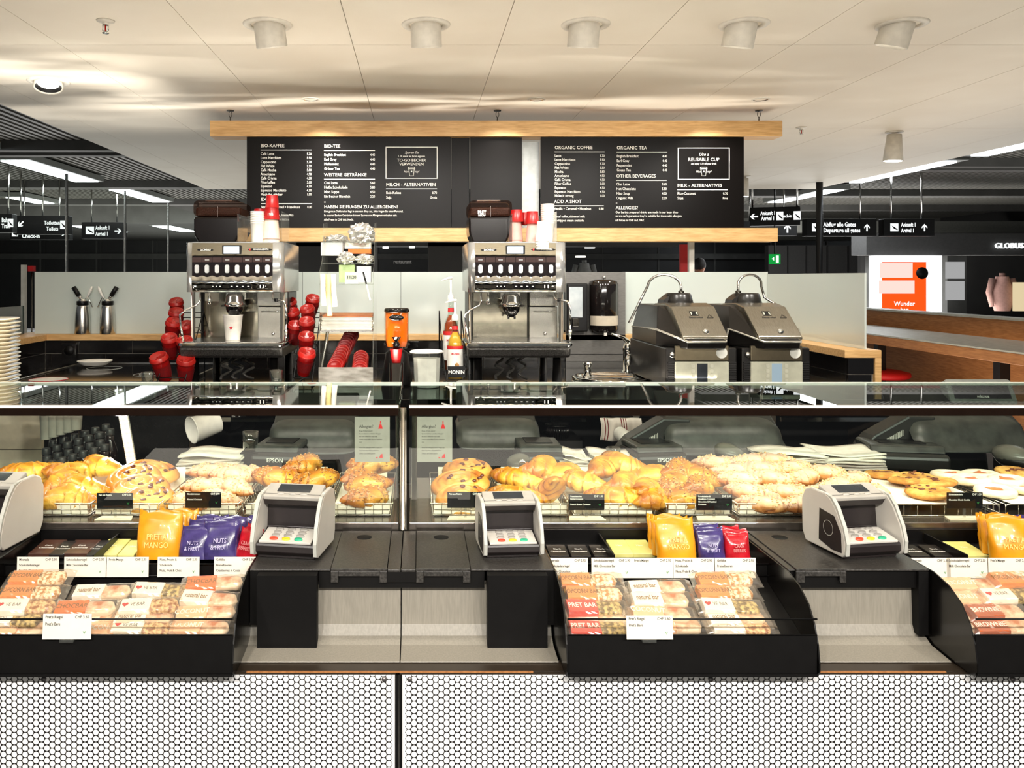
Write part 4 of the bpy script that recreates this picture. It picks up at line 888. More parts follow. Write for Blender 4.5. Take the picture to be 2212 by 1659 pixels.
for i, (px, py) in enumerate(((2186,1208),(2168,1198),(2156,1190))): pouch(PY, px, py, 1.66+.035*i, 'yellow mango pouch in the right bin, %s' % ('front','second','rearmost')[i], (-8,-14,6)[i], -12, 1.1-.05*i)
pouch(PP, 2215, 1186, 1.74, 'purple pouch at the right picture edge', 0, -12, .9)
# ---------------------------------------------------------------- card terminals
TW = mat('terminal_white', (204,199,190), .35, c2=(208,203,194)); TD = mat('terminal_dark', (34,28,28), .35); TG = mat('terminal_grey', (170,166,158), .4); KEYM = mat('key_grey', (196,192,184), .4)
SCRT = mat('terminal_screen', (52,56,60), .12)
def make_terminal():
    t = thing('card_terminal', 'terminal', 'card terminal', (0,0,0))
    side = [(-.056,.004),(-.064,.012),(-.066,.03),(-.058,.055),(-.040,.084),(-.026,.098),(-.010,.104),(.030,.104),(.048,.097),(.058,.078),(.056,.02),(.046,.003)]
    for s, a, b in ((-1, -.059, -.0515), (1, .0515, .059)):
        m = MB(); m.prism(side, a, b, 'x'); part(m, 'side_wing', TW, t, bevel=.0025)
        m = MB(); m.prism([(-.062,.012),(-.0645,.03),(-.056,.055),(-.038,.083),(-.024,.096),(-.006,.1015),(-.006,.1035),(-.028,.1005),(-.043,.086),(-.0605,.056),(-.0685,.03),(-.066,.009)], a*1.01+(.001 if s<0 else .0005), b*1.0-(.0005), 'x', sm=False); part(m, 'edge_strip', LGREY, t)
    m = MB(); m.prism([(-.052,.004),(-.060,.012),(-.060,.022),(-.058,.026),(-.010,.034),(.0,.038),(.004,.075),(-.014,.080),(-.022,.092),(-.016,.1005),(.03,.101),(.046,.094),(.055,.075),(.054,.02),(.044,.004)], -.0512, .0512, 'x'); part(m, 'body', TD, t, bevel=.001)
    Ts = Matrix.Translation((0, -.0195, .0855)) @ Matrix.Rotation(R(48), 4, 'X')
    m = MB(); m.box(-.051, .051, -.003, .042, .004, .011, T=Matrix.Translation((0, -.018, .088)) @ Matrix.Rotation(R(17), 4, 'X')); hd = part(m, 'display_head', TG, t, bevel=.0015)
    Th = Matrix.Translation((0, -.018, .088)) @ Matrix.Rotation(R(17), 4, 'X')
    m = MB(); m.box(-.030, .030, .013, .037, .0111, .0118, T=Th); part(m, 'screen', SCRT, hd)
    for k in (-1, 0, 1):
        m = MB(); m.lathe([(.0065,.0111),(.006,.0132),(.0001,.0135)], (k*.021, .006, 0), 14, T=Th, sy=.5); part(m, 'function_key', TG, hd)
    Tk = Matrix.Translation((0, -.059, .0262)) @ Matrix.Rotation(R(10), 4, 'X')
    m = MB(); m.box(-.046, .046, 0, .052, 0, .004, T=Tk); kp = part(m, 'keypad', KEYM, t, bevel=.001)
    cc = {(0,0): mat('key_red', (226,70,44), .4), (1,0): mat('key_yellow', (234,190,40), .4), (2,0): mat('key_green', (40,160,120), .4)}
    for i in range(3):
        for j in range(4):
            m = MB(); m.lathe([(.0075,.004),(.007,.0068),(.0045,.0064),(.0001,.006)], ((i-1)*.022, .009+j*.0115, 0), 14, T=Tk, sy=.55); part(m, 'key', cc.get((i, j), mat('key_cap', (150,146,140), .35)), kp)
    m = MB()
    m.tube([(-.0592, -.02+.013*math.cos(k*PI/12), .045+.013*math.sin(k*PI/12)) for k in range(24)], .0008, 5, True); part(m, 'contactless_ring', LGREY, t)
    m = MB(); m.prism([(-.056,.012),(-.054,.045),(-.036,.070),(.004,.074),(.006,.018),(-.030,.010)], -.0598, -.0592, 'x'); part(m, 'side_pad', TD, t)
    m = MB(); m.box(-.05, .05, -.05, .044, 0, .0038); part(m, 'foot', TD, t)
    return t
CT = make_terminal()
TERM = [(634, 1194, 1.652, -9, 'white card terminal on the stand left of the counter joint', 1.13), (1100, 1194, 1.652, 4, 'white card terminal right of the counter joint, before the butter croissants', 1.0), (1850, 1192, 1.655, 9, 'white card terminal on the right hand stand', 1.12), (-30, 1150, 1.70, -6, 'white card terminal cut by the left picture edge', 1.25)]
for i, (px, py, Y, rz, lab, sc) in enumerate(TERM): place(CT, i == 0, (wx(px, Y), Y+.02, ZS+.001), R(rz), lab, 'white card terminals', sc)
# ================================================================ DISPLAY CASES
ZF = .921; ZT = 1.172; YG = 1.80; YB = 2.176
EDGE = glass('glass_edge_glow', (200,215,205), .1, 1.5, haze=.6, hc=(235,238,228))
def case(x0, x1, label):
    t = thing('display_case', label, 'display case', ((x0+x1)/2, 1.99, .9025))
    m = MB(); m.box(x0, x1, 1.797, 2.20, .9025, ZF); part(m, 'floor_slab', mat('case_floor_steel', (120,112,104), .22, .85, c2=(136,128,120), scale=50), t, bevel=.0015)
    m = MB(); m.box(x0+.004, x1-.004, YG, YG+.006, ZF+.0005, ZT-.0215); part(m, 'front_pane', GLASSM, t)
    m = MB(); m.box(x0, x1, YG-.006, YB, ZT-.003, ZT+.003); part(m, 'top_pane', GLASSLID, t)
    m = MB(); m.box(x0, x1, YG-.0085, YG-.0062, ZT-.003, ZT+.003); part(m, 'polished_edge', emit('edge_glow_emission', (255,226,190), 1.6), t)  # bright line along the lid edge put in as emission
    m = MB(); m.box(x0, x1, YG, YG+.010, ZT-.021, ZT-.0035); part(m, 'top_rail', mat('rail_bronze', (70,50,40), .08, .9), t)
    for x in (x0, x1-.006):
        m = MB(); m.box(x, x+.006, YG+.0065, YB, ZF+.0005, ZT-.0235); part(m, 'side_pane', GLASSM, t)
    m = MB(); m.box(x0, x1, YB-.004, YB, ZT-.004, ZT+.0045); part(m, 'back_edge', EDGE, t)
    for x in (x0+.01, x1-.01):
        m = MB(); m.cyl((x, YB-.02, 0), .006, ZF+.0005, ZT-.0035, 12); part(m, 'corner_post', CHROMED, t)
    return t
XC0 = wx(861, YG); XC1 = wx(884, YG)
lc = case(-1.36, XC0, 'left glass display case full of croissants and pastries'); rc = case(XC1, 1.68, 'right glass display case with pastries and cookies')
m = MB(); m.box(XC0+.004, XC1-.006, YG-.004, YG+.012, .9055, ZT-.03); m.cyl(((XC0+XC1)/2-.002, YG+.002, 0), .0075, .9055, ZT-.004, 16); m.box(XC0+.012, XC1-.010, YG-.012, YG+.002, .9055, .912)
solo(m, 'case_post', mat('post_steel', (150,144,134), .15, .95), 'upright polished metal post between the two display cases', 'post')
# LED strip inside the left case
LED = emit('led_dots', (255,225,245), 10)
t = thing('led_strip', 'upright LED light strip glowing inside the left display case', 'led strip', (-.757, 2.14, ZF))
m = MB(); m.box(-.768, -.744, 2.142, 2.149, ZF, 1.166); part(m, 'strip_backing', LGREY, t)
for i in range(20):
    z = ZF+.012+i*.012
    m = MB(); m.box(-.764, -.760, 2.139, 2.1418, z, z+.005); m.box(-.752, -.748, 2.139, 2.1418, z, z+.005); part(m, 'led', LED, t)
lamp('AREA', 'led_lamp', (-.756, 2.13, 1.04), .7, (1, .95, 1), (-.756, 1.8, 1.0), shape='RECTANGLE', size=.03, size_y=.22)
t.location.x += .027; t.rotation_euler = (0, R(-10), 0)
# allergy notices hanging inside the glass
def notice(px0, label):
    Y = YG+.008; x0 = wx(px0, Y); w = wx(px0+76, Y)-x0; z1 = wz(899, Y); h = z1-wz(998, Y)
    t = thing('allergy_notice', label, 'notice', (x0+w/2, Y, z1-h), 'allergy notices on the glass')
    m = MB(); m.box(x0, x0+w, Y, Y+.001, z1-h, z1); part(m, 'sheet', mat('notice_paper', (150,149,138), .6), t)
    m = MB(); k = h/99
    text_mb(m, 'Allergien?', x0+10*k, Y-.0004, z1-25*k, 6.5*k, sx=.82)
    ls = ['Einige Artikel unserer', 'Speisen können enthalten Allergien', 'die nicht deklariert sind oder', 'unsere ungeprüften Spuren enthalten', 'sind.', '', 'Wenn Sie Allergien haben, fragen Sie', 'bitte nach dem Allergieleitfaden']
    for i, s in enumerate(ls):
        if s: text_mb(m, s, x0+10*k, Y-.0004, z1-(33+i*6)*k, 2.4*k, sx=.95)
    text_mb(m, 'Schön, Sie sehen gerne', x0+10*k, Y-.0004, z1-82*k, 2.8*k, shear=.3, sx=.9)
    part(m, 'lettering', INK, t)
    m = MB(); cx = x0+56*k
    m.prism([(cx-5*k, z1-27*k), (cx+5*k, z1-27*k), (cx+2.2*k, z1-18*k), (cx-2.2*k, z1-18*k)], Y-.0005, Y-.0001, 'y'); m.prism([(cx-1.6*k, z1-16*k), (cx+1.6*k, z1-16*k), (cx+.8*k, z1-10*k), (cx-.8*k, z1-10*k)], Y-.0005, Y-.0001, 'y')
    m.prism([(cx-3*k, z1-90*k), (cx+5*k, z1-90*k), (cx+4*k, z1-81*k), (cx, z1-83*k)], Y-.0005, Y-.0001, 'y'); m.box(cx-10*k, cx-6*k, Y-.0005, Y-.0001, z1-91*k, z1-88.5*k)
    part(m, 'red_drawings', INKR, t)
notice(766, 'grey allergy notice on the glass left of the steel post'); notice(901, 'grey allergy notice on the glass right of the steel post')
# ---------------------------------------------------------------- pastry materials and builders
def bake(name, c1, c2, c3, scale=9, rough=.42, dust=0, coat=.22, bump=.7, bsc=150, rg=1.0):
    m = mat(name, c1, rough, c2=c2, scale=scale, bump=bump, bscale=bsc, coat=coat); nt = m.node_tree; N = nt.nodes; L = nt.links
    p = N['Principled BSDF']; rp = [n for n in N if n.type == 'VALTORGB'][0]
    e = rp.color_ramp.elements.new(.5); e.color = rgb(c3)
    at = N.new('ShaderNodeAttribute'); at.attribute_name = 'ridge'; mx = N.new('ShaderNodeMix'); mx.data_type = 'RGBA'
    rm = N.new('ShaderNodeMath'); rm.operation = 'MULTIPLY'; rm.inputs[1].default_value = rg; L.new(at.outputs['Fac'], rm.inputs[0]); L.new(rm.outputs[0], mx.inputs[0]); L.new(rp.outputs[0], mx.inputs[6]); mx.inputs[7].default_value = rgb(c1)
    out = mx.outputs[2]
    if dust:
        g = N.new('ShaderNodeTexCoord'); sp = N.new('ShaderNodeSeparateXYZ'); L.new(g.outputs['Normal'], sp.inputs[0])
        nz = N.new('ShaderNodeTexNoise'); nz.inputs['Scale'].default_value = 45; L.new(g.outputs['Object'], nz.inputs['Vector'])
        ad = N.new('ShaderNodeMath'); ad.operation = 'MULTIPLY_ADD'; ad.inputs[1].default_value = 1.6; ad.inputs[2].default_value = -.75; L.new(nz.outputs['Fac'], ad.inputs[0])
        a2 = N.new('ShaderNodeMath'); a2.operation = 'ADD'; L.new(ad.outputs[0], a2.inputs[0]); L.new(sp.outputs['Z'], a2.inputs[1])
        m3 = N.new('ShaderNodeMath'); m3.operation = 'MULTIPLY'; m3.inputs[1].default_value = dust; m3.use_clamp = True; L.new(a2.outputs[0], m3.inputs[0])
        m4 = N.new('ShaderNodeMix'); m4.data_type = 'RGBA'; L.new(m3.outputs[0], m4.inputs[0]); L.new(out, m4.inputs[6]); m4.inputs[7].default_value = rgb((246,236,220)); out = m4.outputs[2]
    L.new(out, p.inputs['Base Color']); return m
CRO = bake('croissant_crust', (146,72,8), (246,208,92), (222,158,44))
CRH = bake('hazelnut_crust', (134,66,10), (236,182,72), (202,132,38))
CRA = bake('almond_crust', (150,80,30), (222,160,90), (196,126,60), dust=.42, coat=.1, rough=.6)
RAI = bake('raisin_pastry', (168,92,26), (240,190,96), (222,162,70), rg=.40, bump=.4)
COOK = bake('cookie_dough', (170,108,40), (228,178,96), (206,150,70), rough=.7, coat=0, scale=40, bump=.9)
RINGM = bake('sugar_cookie', (226,200,158), (246,230,200), (238,218,182), rough=.6, coat=0, scale=30, dust=.5)
NUTS = mat('nut_bits', (120,66,24), .55, c2=(206,160,96), scale=200)
CHOCM = mat('chocolate_chunk', (98,44,20), .3, coat=.2); RAISM = mat('raisin_dark', (84,30,12), .4, coat=.2); JAM = mat('orange_jam', (206,104,52), .3, c2=(222,130,74), scale=60, coat=.5)
def setridge(o, vals):
    a = o.data.attributes.new('ridge', 'FLOAT', 'POINT'); a.data.foreach_set('value', vals)
def make_croissant(mtl, seed, curve=1.0, L=.15, fat=.031, nuts=0, name='croissant'):
    rnd = random.Random(seed); t = thing(name, name, name, (0,0,0)); nseg = (5, 7, 6)[seed % 3]; NU, NV = 26, 96
    vals = []; v = []
    for i in range(NV+1):
        s = -1+2*i/NV; a = s*curve*1.05; rad = L*.5/max(.3, curve)
        cx = rad*math.sin(a); cy = rad*(1-math.cos(a))*.9-.012
        ph = (s*.5+.5)*nseg; fr = ph-math.floor(ph); k = math.floor(ph); side = -1 if s < 0 else 1
        fr2 = fr if side < 0 else 1-fr
        env = (1-abs(s)**1.7)**.72*.99+.05

        tang = a
        for j in range(NU):
            b = 2*PI*j/NU; tw = .35*math.sin(k*2.3+seed)
            q = 1+.06*noise.noise(Vector((s*6+seed*3, math.cos(b)*1.5, math.sin(b)*1.5)))
            ph = (s*.5+.5)*nseg*(1+.12*math.sin(s*5+seed))+side*.55*math.cos(b-.5)+.25*noise.noise(Vector((s*3, b, seed))); fr = ph-math.floor(ph); fr2 = fr if side < 0 else 1-fr
            step = .76+.28*(fr2**.5)+.018*math.sin(ph*2*PI*5+2*math.sin(b*2))+.02*noise.noise(Vector((s*14, b*3, seed+9))); edge = max(0, 1-fr2*3.0) if fr2 < .5 else max(0, (fr2-.86)*5)
            rr = fat*env*step*q; yy = rr*math.cos(b); zz = rr*math.sin(b)*(.86 if math.sin(b) > 0 else .55)
            sk = (math.sin(b)*.010-math.cos(b)*.008)*side*(1-abs(s))
            x = cx-yy*math.sin(tang)+sk*math.cos(tang); y = cy+yy*math.cos(tang)+sk*math.sin(tang)
            v.append((x, y, zz+fat*.5)); vals.append(min(1, edge*.75+max(0, abs(s)-.8)*1.8+(.25 if zz < 0 else 0)))
    f = []
    for i in range(NV):
        for j in range(NU):
            l = (j+1) % NU; f.append((i*NU+j, i*NU+l, (i+1)*NU+l, (i+1)*NU+j))
    f.append(tuple(range(NU))[::-1]); f.append(tuple(NV*NU+k for k in range(NU)))
    m = MB(); m.add(v, f, 0, True); o = part(m, 'crust', mtl, t); setridge(o, vals)
    if nuts:
        m = MB()
        for _ in range(nuts):
            i = rnd.randint(14, NV-14); j = rnd.randint(2, NU//2-1)
            p = v[i*NU+j]; r = rnd.uniform(.0012, .0026)
            m.ball((p[0], p[1], p[2]+r*.4), r*1.2, r, r*.8, 5, 4, jit=.5, seed=_)
        part(m, 'nut_topping' if mtl != CRA else 'almond_flakes', NUTS if mtl != CRA else mat('almond_flake', (214,176,124), .6), t, kind='stuff')
    return t
def make_raisin(seed, ch=False):
    rnd = random.Random(seed); t = thing('raisin_swirl', 'raisin swirl', 'pastry', (0,0,0)); v = []; vals = []; NR, NA = 26, 56
    A, B = .068, .052
    def hh(r, a):
        sp = (r*3.2-a/(2*PI)) % 1.0
        return (.022*(1-r**5)**.5)*(.72+.34*math.sin(PI*sp)**.6)+.001*noise.noise(Vector((r*4, a*2, seed)))
    f = []
    for i in range(NR+1):
        r = i/NR
        for j in range(NA):
            a = 2*PI*j/NA; w = 1+.05*math.sin(a*2+seed)+.04*noise.noise(Vector((math.cos(a), math.sin(a), seed)))
            v.append((A*r*w*math.cos(a), B*r*w*math.sin(a), .006+hh(min(r,.999), a)))
            sp = (r*3.2-a/(2*PI)) % 1.0; vals.append(min(1, (1-math.sin(PI*sp)**.5)*.9+(.6 if r > .9 else 0)))
    for j in range(NA):
        a = 2*PI*j/NA; v.append((A*.9*math.cos(a), B*.9*math.sin(a), 0)); vals.append(1)
    for i in range(NR+1):
        for j in range(NA):
            l = (j+1) % NA; f.append((i*NA+j, i*NA+l, (i+1)*NA+l, (i+1)*NA+j)[::-1])
    f.append(tuple((NR+1)*NA+k for k in range(NA))[::-1])
    m = MB(); m.add(v, f, 0, True); o = part(m, 'pastry', RAI, t); setridge(o, vals)
    for k in range(9):
        r = rnd.uniform(.2, .85); a = rnd.uniform(0, 2*PI); m = MB()
        m.ball((A*r*math.cos(a), B*r*math.sin(a), .006+hh(r, a)+.0005), rnd.uniform(.005,.008), .0045, .003, 8, 6, jit=.5, seed=k); part(m, 'raisin', RAISM, t)
    return t
def make_cookie(seed, R_=.047):
    rnd = random.Random(seed); t = thing('chocolate_cookie', 'cookie', 'cookie', (0,0,0)); v = []; vals = []; NR, NA = 14, 40; f = []
    for i in range(NR+1):
        r = i/NR
        for j in range(NA):
            a = 2*PI*j/NA; w = 1+.05*noise.noise(Vector((math.cos(a)*1.5, math.sin(a)*1.5, seed)))
            x = R_*r*w*math.cos(a); y = R_*r*w*math.sin(a)
            v.append((x, y, .004+.0085*(1-r**6)**.5+.0016*noise.noise(Vector((x*90, y*90, seed))))); vals.append(.7 if r > .93 else 0)
    for j in range(NA): a = 2*PI*j/NA; v.append((R_*.93*math.cos(a), R_*.93*math.sin(a), 0)); vals.append(1)
    for i in range(NR+1):
        for j in range(NA):
            l = (j+1) % NA; f.append((i*NA+j, i*NA+l, (i+1)*NA+l, (i+1)*NA+j)[::-1])
    f.append(tuple((NR+1)*NA+k for k in range(NA))[::-1])
    m = MB(); m.add(v, f, 0, True); o = part(m, 'dough', COOK, t); setridge(o, vals)
    for k in range(9):
        r = rnd.uniform(.1, .85)*R_; a = rnd.uniform(0, 2*PI); m = MB()
        m.ball((r*math.cos(a), r*math.sin(a), .0122), rnd.uniform(.004,.009), rnd.uniform(.003,.005), .0022, 8, 6, jit=.5, seed=k); part(m, 'chocolate_chunk', CHOCM, t)
    return t
def make_ring():
    t = thing('jam_cookie', 'jam cookie', 'cookie', (0,0,0)); m = MB(); R_ = .043
    m.lathe([(.0001,0),(.034,0),(R_*.97,.003),(R_,.008),(R_*.95,.0135),(.034,.0165),(.024,.0165),(.018,.014),(.015,.0115),(.0001,.011)], n=40); o = part(m, 'cookie_base', RINGM, t); setridge(o, [0.0]*len(o.data.vertices))
    m = MB(); m.ball((0,0,.0115), .0165, .0165, .004, 18, 8, jit=.25, seed=3); m.ball((.014,.004,.0145), .008, .004, .0015, 10, 6); part(m, 'jam_filling', JAM, t); return t
# ---------------------------------------------------------------- wire baskets
WIRE = mat('basket_wire', (206,200,190), .18, .95); WIRED = mat('black_wire', (50,46,44), .3, .6)
LINER = mat('basket_liner', (240,232,214), .75)
def basket(x0, x1, label, y0=1.842, y1=2.125, h=.026, legs=False, fl=None, zb=ZF):
    t = thing('wire_basket', label, 'basket', ((x0+x1)/2, (y0+y1)/2, zb), 'wire pastry baskets in the cases')
    z0 = zb+.003+(.022 if legs else 0); z1 = z0+h
    m = MB()
    def loop(z, e, r): m.tube([(x0-e, y0-e, z), (x1+e, y0-e, z), (x1+e, y1+e, z), (x0-e, y1+e, z)], r, 6, True)
    loop(z1, .002, .0017); loop(z0, -.003, .0014)
    n = max(5, int((x1-x0)/.019))
    for i in range(n+1):
        x = x0+(x1-x0)*i/n
        m.tube([(x, y0-.002, z1), (x, y0+.003, z0), (x, y1-.003, z0), (x, y1+.002, z1)], .0008, 4)
    k = int((y1-y0)/.022)
    for i in range(k+1):
        y = y0+(y1-y0)*i/k
        m.tube([(x0-.002, y, z1), (x0+.003, y, z0), (x1-.003, y, z0), (x1+.002, y, z1)], .0008, 4)
    m.tube([(x0, y0, z0+h*.5), (x1, y0, z0+h*.5)], .0007, 4)
    if legs:
        for x in (x0+.01, x1-.01):
            for y in (y0+.01, y1-.01): m.tube([(x, y, z0), (x, y, zb)], .0014, 5)
    part(m, 'wire_frame', WIRE, t)
    m = MB(); m.box(x0+.005, x1-.005, y0+.006, y1-.006, z0+.0016, z0+.0022)
    m.prism([(y1-.006, z0+.002), (y1-.0055, z0+.002), (y1+.002, z1+.016), (y1+.0013, z1+.016)], x0+.02, x1-.02, 'x')
    if not legs: m.prism([(y0+.006,z0+.002),(y0+.0065,z0+.002),(y0+.0035,z1-.004),(y0+.003,z1-.004)], x0+.006, x1-.006, 'x')
    part(m, 'paper_liner', LINER, t)
    return z0+.003
def rack(x0, x1, label, y0=1.845, y1=2.13):
    z0 = ZF+.026
    t = thing('cookie_rack', label, 'rack', ((x0+x1)/2, (y0+y1)/2, ZF), 'raised wire cookie racks')
    m = MB(); m.tube([(x0, y0, ZF+.0015), (x1, y0, ZF+.0015), (x1, y1, ZF+.0015), (x0, y1, ZF+.0015)], .0015, 6, True)
    n = 15
    for i in range(n+1):
        y = y0+(y1-y0)*i/n; e = .012
        m.tube([(x0, y, ZF+.0015), (x0, y, z0-.006), (x0+.003, y, z0-.001), (x0+.008, y, z0), (x1-.008, y, z0), (x1-.003, y, z0-.001), (x1, y, z0-.006), (x1, y, ZF+.0015)], .0011, 5)
    for i in range(9):
        x = x0+(x1-x0)*i/8; m.tube([(x, y0, ZF+.002), (x, y0, z0), (x, y1, z0), (x, y1, ZF+.002)], .0009, 4)
    part(m, 'wire_frame', WIRE, t)
    m = MB(); m.box(x0+.012, x1-.012, y0-.002, y1-.004, z0+.0016, z0+.0022); part(m, 'paper_liner', LINER, t); return z0+.0025
# prototypes
P_ = {}
def proto(k):
    if k in P_: return P_[k], False
    P_[k] = {'b0': lambda: make_croissant(CRO, 1, .85, .155, .033), 'b1': lambda: make_croissant(CRO, 4, 1.25, .15, .034), 'b2': lambda: make_croissant(CRO, 9, .5, .15, .033),
      'h0': lambda: make_croissant(CRH, 2, .9, .135, .032, 150, 'hazelnut_croissant'), 'h1': lambda: make_croissant(CRH, 6, .6, .135, .034, 150, 'hazelnut_croissant'),
      'a0': lambda: make_croissant(CRA, 3, .35, .13, .027, 70, 'almond_croissant'), 'a1': lambda: make_croissant(CRA, 8, .6, .13, .028, 70, 'almond_croissant'),
      'r0': lambda: make_raisin(1), 'r1': lambda: make_raisin(5), 'c0': lambda: make_cookie(1), 'c1': lambda: make_cookie(7), 'j0': make_ring}[k]()
    return P_[k], True
CATS = {'b': ('croissant', 'butter croissants'), 'h': ('croissant', 'chocolate hazelnut croissants'), 'a': ('croissant', 'almond croissants'), 'r': ('pastry', 'raisin swirls'), 'c': ('cookie', 'chocolate chunk cookies'), 'j': ('cookie', 'white jam cookies')}
def heap(items, where, zb=.926):
    for n_, (k, px, py, Y, z, rx, ry, rz, lab) in enumerate(items):
        if k[0] in 'bh': rz += (72, -38, 30, -64, 10, 55, -20, 40)[(n_+len(items)) % 8]; ry += (0, 8, -6, 5)[n_ % 4]
        if k[0] == 'a': rz = -rz+(0, 14, -10, 24, -22)[n_ % 5]
        P, first = proto(k); x = wx(px, Y)
        zz = wz(py, Y) if z is None else z
        o = place(P, first, (x, Y, zz), (R(rx), R(ry), R(rz)), '%s %s' % (lab, where), CATS[k[0]][1]); o['category'] = CATS[k[0]][0]
b = basket; H1, H2, H3 = .928, .952, .978
b(-1.035, -.885, 'wire basket of croissants at the left picture edge'); b(-.872, -.728, 'wire basket holding the left croissant heap'); b(-.722, -.574, 'wire basket of raisin swirls in the left case'); b(-.560, -.400, 'wire basket of sugared almond croissants in the left case')
b(-.388, -.212, 'wire basket of hazelnut croissants behind the left terminal'); b(-.198, -.060, 'wire basket of hazelnut croissants beside the steel post')
b(.030, .180, 'wire basket of raisin swirls in the right case'); b(.190, .334, 'wire basket behind the central card terminal'); b(.342, .524, 'wire basket of plain croissants behind the butter croissant tag'); b(.548, .696, 'wire basket of nut topped croissants in the right case'); b(.706, .892, 'wire basket of almond croissants left of the right terminal'); b(.902, 1.030, 'wire basket of almond croissants behind the right terminal')
zr = rack(1.045, 1.285, 'wire rack of chocolate chunk cookies'); rack(1.30, 1.53, 'wire rack of white jam cookies at the right')
W = 'at the far left of the left case'
heap([('b0', 60, 0, 2.05, H2, 0, 0, 8, 'golden croissant on the back'), ('b1', 95, 0, 2.08, H1+.012, 0, -8, -10, 'golden croissant behind others'), ('b2', 20, 0, 1.96, H1+.012, 0, 0, 12, 'golden croissant in front'), ('b2', -20, 0, 1.90, H1, 0, 0, -8, 'golden croissant cut by the picture edge')], W)
W = 'in the left croissant heap'
heap([('b0', 225, 0, 2.09, H2+.006, 0, 4, -14, 'croissant leaning high at the back right'), ('b1', 150, 0, 2.05, H2, 8, 0, 6, 'croissant at the top middle'), ('b2', 125, 0, 1.975, H1+.018, 0, 0, 14, 'croissant in the centre'), ('b0', 180, 0, 1.96, H1+.014, 4, 6, 20, 'croissant right of centre'), ('b2', 122, 0, 1.885, H1+.002, 0, 0, 8, 'croissant lying at the front'), ('b1', 165, 0, 1.90, H1+.004, 0, 0, 24, 'croissant at the front right')], W)
W = 'in the left case basket'
heap([('r0', 325, 0, 2.07, H1+.028, 14, 10, 8, 'raisin swirl tilted at the back'), ('r1', 290, 0, 2.02, H1+.026, 16, -6, 20, 'raisin swirl second from the back'), ('r0', 305, 0, 1.96, H1+.018, 18, 0, -10, 'raisin swirl in the middle'), ('r1', 320, 0, 1.90, H1+.006, 14, 0, 5, 'raisin swirl at the front')], W)
W = 'in the left sugared heap'
heap([('a0', 460, 0, 2.08, H2, 0, 0, -12, 'almond croissant at the back left'), ('a1', 530, 0, 2.07, H2-.004, 0, 0, 22, 'almond croissant at the back right'), ('a1', 505, 0, 2.01, H2+.004, 0, 6, -16, 'almond croissant on the top'), ('a0', 450, 0, 1.975, H1+.012, 0, 0, 18, 'almond croissant at the left middle'), ('a0', 520, 0, 1.95, H1+.016, 0, 0, 30, 'almond croissant at the right middle'), ('a1', 480, 0, 1.90, H1+.002, 0, 0, 35, 'almond croissant at the front centre'), ('a0', 415, 0, 1.89, H1-.002, 0, 0, 60, 'almond croissant behind its price tag')], W)
W = 'behind the left terminal'
heap([('h0', 650, 0, 2.04, H3-.006, 0, 0, 5, 'hazelnut croissant topping the heap'), ('h1', 600, 0, 1.99, H2, 0, 0, 15, 'hazelnut croissant at the left'), ('h0', 680, 0, 1.98, H2-.002, 0, 0, -16, 'hazelnut croissant at the right'), ('h1', 590, 0, 1.90, H1+.002, 0, 0, 20, 'hazelnut croissant at the front left'), ('h0', 650, 0, 1.90, H1+.004, 0, 0, -5, 'hazelnut croissant hidden at the front')], W)
W = 'left of the steel post'
heap([('h0', 805, 0, 2.03, H3-.002, 0, 0, -2, 'hazelnut croissant on top'), ('h1', 768, 0, 1.99, H2, 0, 0, 12, 'hazelnut croissant at the left'), ('h0', 796, 0, 1.95, H2-.002, 6, 0, -8, 'hazelnut croissant in the middle'), ('h1', 786, 0, 1.885, H1+.004, 0, 0, 4, 'hazelnut croissant at the front')], W)
W = 'in the right case'
heap([('r1', 1010, 0, 2.06, H1+.034, 12, 0, 12, 'raisin swirl at the back'), ('r0', 995, 0, 1.98, H1+.022, 24, -4, -6, 'raisin swirl in the middle'), ('r1', 1000, 0, 1.90, H1+.006, 26, 0, 8, 'raisin swirl at the front')], W)
W = 'in the right case, left of the butter tag'
heap([('b1', 1160, 0, 2.03, H3-.008, 10, 0, 4, 'croissant topping the heap'), ('b0', 1120, 0, 2.00, H2-.004, 0, 0, 12, 'croissant at the left'), ('b2', 1200, 0, 2.03, H2, 0, 0, -10, 'croissant at the right back'), ('b1', 1175, 0, 1.90, H1+.012, 20, 30, 70, 'croissant standing on end'), ('b0', 1115, 0, 1.905, H1+.002, 0, 0, 10, 'croissant at the front left')], W)
W = 'around the butter croissant tag'
heap([('b0', 1290, 0, 2.04, H2+.012, 0, 0, 0, 'pale croissant at the back left'), ('b1', 1345, 0, 2.06, H3-.008, 0, 0, -12, 'browned croissant on top at the back'), ('b2', 1395, 0, 2.02, H2-.002, 0, 0, -14, 'pale croissant at the back right'), ('b0', 1265, 0, 1.965, H1+.02, 0, 0, 14, 'pale croissant behind the tag'), ('b1', 1335, 0, 1.955, H2-.004, 12, 0, 55, 'striped croissant facing forward'), ('b2', 1385, 0, 1.93, H1+.012, 0, 0, 20, 'pale croissant in the right middle'), ('b0', 1330, 0, 1.89, H1+.004, 0, 8, 10, 'pale croissant at the front'), ('b1', 1400, 0, 1.885, H1, 0, 0, 30, 'pale croissant at the front right')], W)
W = 'near the hazelnut price tag'
heap([('h0', 1455, 0, 2.03, H2+.014, 10, 0, 0, 'nut covered croissant on top'), ('h1', 1505, 0, 2.02, H2-.002, 0, 0, -18, 'nut covered croissant behind right'), ('h1', 1445, 0, 1.96, H1+.018, 0, 0, 14, 'nut covered croissant left middle'), ('h0', 1500, 0, 1.95, H1+.016, 0, 0, -10, 'nut covered croissant right middle'), ('h0', 1465, 0, 1.89, H1, 0, 0, 22, 'nut covered croissant at the front')], W)
W = 'in the big sugared heap'
